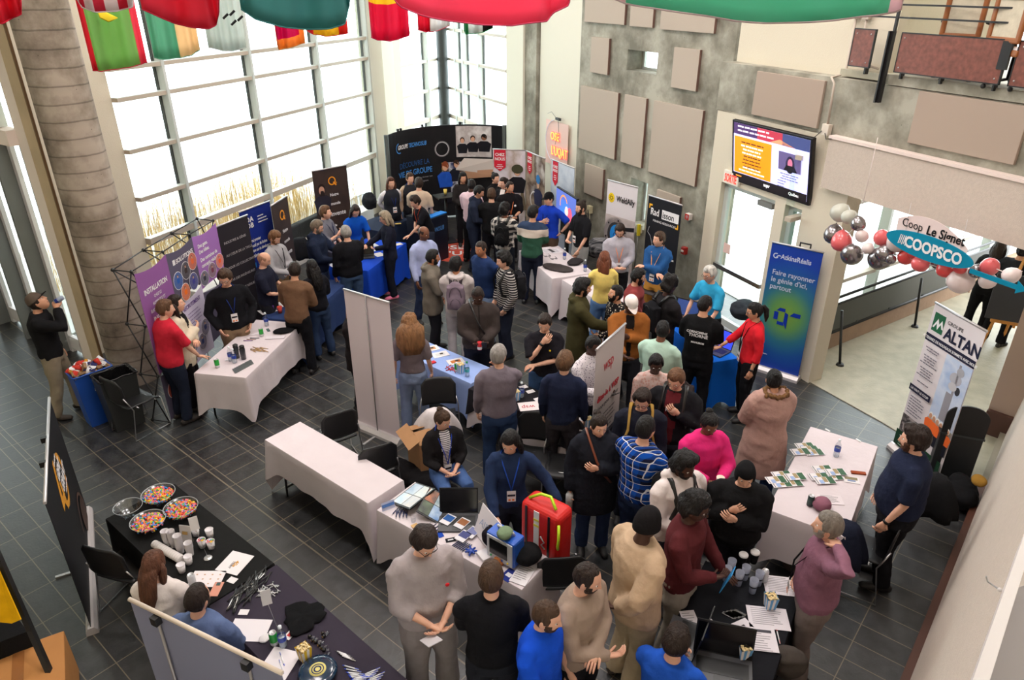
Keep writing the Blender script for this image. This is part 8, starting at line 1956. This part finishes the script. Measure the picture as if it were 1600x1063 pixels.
for k,(dx,dz) in enumerate(((0,0),(.05,-.05),(-.05,-.03),(0,-.09))): MB().box(q0_+Vector((dx,-dx,dz))+Vector((-.04,-.04,0)),(.02,.012,.07),R=Matrix.Rotation(.6,3,'X') @ Matrix.Rotation(.7,3,'Y')).build('black_bar',printed((24,24,26)),t)
flag('large dark teal flag with a darker hem',((376,15),(400,30),(440,42),(480,47),(515,45),(538,38),(546,10),(548,-20)),6.0,[(76,146,144)],7,1.2)
flag('small magenta flag bordered in orange',((433,70),(436,78),(455,74),(477,67)),10.5,[(250,170,90),(214,10,110),(250,170,90)],8,1.6,cuts=[.12,.88,1],bands=(.06,0))
flag('flag with yellow between two red bands',((480,48),(490,54),(510,57),(530,55),(544,52)),10.0,[(232,60,70),(250,214,60),(232,70,60)],9,1.6,cuts=[.25,.75,1])
flag('magenta red flag with a yellow upper band by the pillar',((580,58),(590,63),(610,64),(628,60),(640,55)),9.5,[(236,40,96),(250,220,60)],10,1.8,cuts=[1,2],upper=(.24,1))
flag('very large pink red flag spanning above the backdrop',((608,-14),(625,10),(660,24),(700,33),(750,39),(800,40),(840,34),(855,33),(866,20),(890,8),(892,-20)),5.0,[(248,96,132)],11,.9)
flag('small flag in magenta and white bands beside the black column',((653,46),(665,50),(676,50),(690,46),(703,40)),11.0,[(222,30,72),(236,236,236)],12,1.5,cuts=[.42,1])
flag('small flag in green, white and black bands',((725,48),(728,53),(740,53),(756,50),(770,44)),11.0,[(30,150,80),(232,236,234),(36,32,34)],13,1.5,cuts=[.32,.72,1])
flag('huge green flag with a pale pink end near the gallery',((930,-14),(980,8),(1040,16),(1100,24),(1150,33),(1200,37),(1260,36),(1300,32),(1345,26),(1366,24),(1410,18),(1416,-14)),4.2,[(234,206,210),(116,200,172),(236,206,214)],14,.8,cuts=[.09,.87,1])
# bottom corner: yellow cloth, black frame, closed carton
cA =P(40,960,.9); t =thing('black_frame_stand','black framed display rack with a yellow cloth panel at the corner','display stand',P(30,985,0),0)
o_ =Vector(t.location)
def lc(px,py,z): return P(px,py,z) -o_
MB().box((0,0,0),(.001,.001,.001)).v
f_ =MB(); f_.tube([lc(-12,850,1.5),lc(48,985,.75),lc(86,1070,.35)],.028,4,smooth=False); f_.build('rack_rail',BLACKM,t)
f_ =MB(); f_.add([lc(-60,820,1.45),lc(0,892,1.3),lc(34,968,.9),(lc(20,974,.87)),lc(0,972,.9),lc(-60,960,1.0)],[(0,1,2,3,4,5)]); o =f_.build('yellow_cloth',cloth((222,168,16)),t); s =o.modifiers.new('thick','SOLIDIFY'); s.thickness =.01
f_ =MB(); f_.prism([tuple(lc(*p,.6)[:2]) for p in ((-60,970),(30,970),(44,990),(-60,1030))][::-1],.1,.62); f_.build('black_case',cloth((24,24,26)),t)
t =carton('closed glossy cardboard box taped shut at the corner of the picture',28,1052,.45,.62,.55,.45,facecam(28,1052,75),False,(178,122,66)); MB().box((0,0,.456),(.08,.55,.002)).build('packing_tape',mat('brown_tape',(150,98,56),.2),t)
# ------------------------------------------------------------------ things people hold or carry
def held(name,label,cat,key,side,build,off=(0,0,0),rot=(0,0,0)):
    i =K[key]; S,E_,W =i['arm'][side]; d =(W-E_).normalized(); q =world_of(i,W+d*.085+Vector(off))
    t =thing(name,label,cat,q); t.rotation_euler =(rot[0],rot[1],i['yaw']+rot[2]); build(t); return t
def booklet(c,w=.16,h=.22,c2=None):
    def f(t):
        MB().box((0,0,0),(.006,w,h)).build('cover',printed(c),t)
        if c2: MB().box((.004,0,h*.1),(.002,w*.8,h*.5)).build('cover_print',printed(c2),t)
    return f
def phone(t): bevel(MB().box((0,0,0),(.009,.072,.15)).build('phone_body',plastic((26,26,30)),t),.003)
def hcan(c1,c2=(206,206,210)):
    def f(t): MB().lathe([(0,-.055),(.028,-.055),(.031,-.045),(.031,.045),(.026,.056),(0,.055)],n=16).build('can_wall',plastic(c1),t); MB().lathe([(.0315,-.045),(.0315,-.01)],n=16).build('can_band',plastic(c2),t)
    return f
held('drink_can','blue and silver can raised to the lips of the man in the dark cap','can','drinker',-1,hcan((150,160,180),(24,50,130)),(.05,0,.03),(0,1.1,0))
held('phone','phone in the bald navy t-shirt man\'s hands','phone','baldnavy',1,phone,(0,-.03,.02),(0,.9,0)); held('phone','phone held by the ginger haired man','phone','greyphone',1,phone,(0,-.02,.02),(0,.9,0))
held('yellow_note','yellow note held out by the navy hoodie','note','navyhoodie',1,booklet((236,190,60),.06,.1),(.02,0,0),(0,1.2,0)); held('green_can','green can in the grey checked shirt\'s hand','can','greycan',1,hcan((60,130,80)),(0,0,.02))
held('blue_folder','bright blue folder under the olive grey jacket\'s arm','folder','olivegrey',-1,booklet((30,92,170),.22,.30),(.0,-.05,.06),(0,.2,.8)); held('red_can','red can in the dark quilted jacket\'s hand','can','canholder',1,hcan((206,40,50),(230,226,226)),(.0,0,0)); held('phone','red cased phone in the quilted jacket\'s other hand','phone','canholder',-1,phone,(0,.02,0),(0,.6,0))
held('photo_leaflet','small photo leaflet held up by the olive parka','leaflet','oliveparka',-1,booklet((214,206,210),.13,.17,(110,106,90)),(.02,.0,.03),(0,.3,.3))
held('phone','phone held by the speckled white shirt','phone','speckleshirt',-1,phone,(.02,.02,0),(0,.9,0)); held('white_bottle','white drinking bottle hanging from the padded coat\'s hand','bottle','blackpuffer',-1,lambda t: MB().lathe([(0,-.12),(.036,-.12),(.037,.06),(.025,.09),(0,.1)],n=18).build('bottle_body',plastic((214,216,216)),t),(0,0,-.04))
held('navy_folder','large navy folder held by the hot pink sweater','folder','magenta',1,booklet((34,48,84),.24,.33),(.05,.08,.05),(0,.9,.5)); held('paper_cup','cream paper cup in the hot pink sweater\'s hand','cup','magenta',-1,lambda t: MB().lathe([(0,-.045),(.028,-.045),(.038,.045),(.035,.045),(.0,.03)],n=18).build('cup_wall',paper((236,222,206)),t),(0,.03,.04))
held('printed_card','photo card read by the tall man in grey','card','greytall',1,booklet((206,202,206),.11,.16,(120,130,160)),(.05,-.06,.02),(0,1.1,.2)); held('black_bottle','black drinking bottle in the quarter zip jacket\'s hands','bottle','blackback',1,lambda t: (MB().lathe([(0,-.12),(.036,-.12),(.037,.08),(.022,.11)],n=18).build('bottle_body',plastic((20,20,22),.15),t),MB().lathe([(.024,.108),(.024,.14),(0,.142)],n=14).build('bottle_cap',plastic((60,60,64)),t)),(.04,.02,.02),(0,.5,.6))
held('blue_booklet','blue edged booklet in the burgundy sweater man\'s hand','booklet','burgman',-1,booklet((60,150,214),.12,.22),(.03,0,.0),(0,.3,0)); held('phone','phone in the grey hand of the pink coat woman','phone','pinkparka',1,phone,(0,0,0),(0,.7,0))
# backpacks on their owners' backs
def backpack(label,key,col,h=.44,w=.30,d=.17,mt=None,trim=None,z=1.20):
    i =K[key]; bk =.10 *i['w'] +i['T']['infl'] +d *.5; q =i['sp'](-bk,0,z); t =thing('backpack',label,'backpack',world_of(i,q)); t.rotation_euler =(0,0,i['yaw']); t.scale =(i['s'],) *3; m_ =mt or cloth(col)
    mb =MB(); mb.ell((0,0,0),(d*.5,w*.5,h*.52),18,14); mb.box((0,0,-.02),(d*.8,w*.85,h*.8)); mb.ell((-d*.4,0,-h*.16),(d*.3,w*.36,h*.28),14,10)
    me,co =voxel(mb,.014,6,.004,len(label)); me.materials.append(m_); me.polygons.foreach_set('use_smooth',[True]*len(me.polygons)); me.name ='pack_body'; o =bpy.data.objects.new('pack_body',me); COL.objects.link(o); o.parent =t
    tm =plastic(trim or tuple(int(c*.5) for c in col))
    MB().tube([(-d*.52,w*.30*math.cos(a),h*.02+h*.36*math.sin(a)) for a in [math.pi*k/12 for k in range(13)]],.005,6).build('zip',tm,t); MB().tube([(-d*.62,w*.25*math.cos(a),-h*.22+h*.2*math.sin(a)) for a in [math.pi*k/10 for k in range(11)]],.005,6).build('pocket_zip',tm,t)
    MB().tube([(.02,-.03,h*.5),(.0,-.02,h*.58),(.0,.02,h*.58),(.02,.03,h*.5)],.007,6).build('grab_handle',tm,t)
    for sd in (1,-1):
        inv =lambda v: (v-q); f_ =.115 *i['w'] +i['T']['infl'] +.012
        MB().tube([inv(i['sp'](-bk+d*.3,sd*.07,1.38)),inv(i['sp'](-.05,sd*.105,1.478+i['T']['infl'])),inv(i['sp'](.05,sd*.115,1.45+i['T']['infl'])),inv(i['sp'](f_,sd*.12,1.30)),inv(i['sp'](f_*.8,sd*.165,1.12)),inv(i['sp'](-bk+d*.2,sd*.13,1.04))],[(.006,.022)]*6,8,side=(1,0,0)).build('strap',tm if trim is None else cloth(trim),t)
    return t
backpack('mauve grey backpack worn by the person in the pale hoodie','mauvepack',(128,112,124),.46,.30); backpack('black backpack worn over the striped shirt','stripes',(38,38,42)); backpack('black backpack worn over the black and white plaid jacket','plaidback',(26,26,28))
backpack('slim black backpack worn by the man at the laptop table','blackpack',(28,28,32)); backpack('bulky brown black backpack behind the burgundy t-shirt','burgtee',(44,36,36),.5,.36,.2); backpack('dark backpack with tan straps worn over the navy jacket','tanstraps',(40,42,52),trim=(166,130,66)); backpack('black sling pack on the white hoodie','whitehoodie',(24,24,26),.36,.26,.12)
# crossbody straps
def strap(label,key,col,sd=1):
    i =K[key]; f_ =.122 *i['w'] +i['T']['infl'] +.030; o =MB().tube([i['sp'](-.04,sd*.11,1.49+i['T']['infl']),i['sp'](.08,sd*.10,1.46+i['T']['infl']),i['sp'](f_,sd*.03,1.30),i['sp'](f_+.004,-sd*.05,1.14),i['sp'](f_*.7,-sd*.14,.99)],[(.004,.013)]*5,6,side=(1,0,0)).build('bag_strap',plastic(col),i['root'])
strap('','blackpuffer',(120,60,34),-1); strap('','canholder',(24,22,24),-1); strap('','whitehoodie',(24,24,28),1)
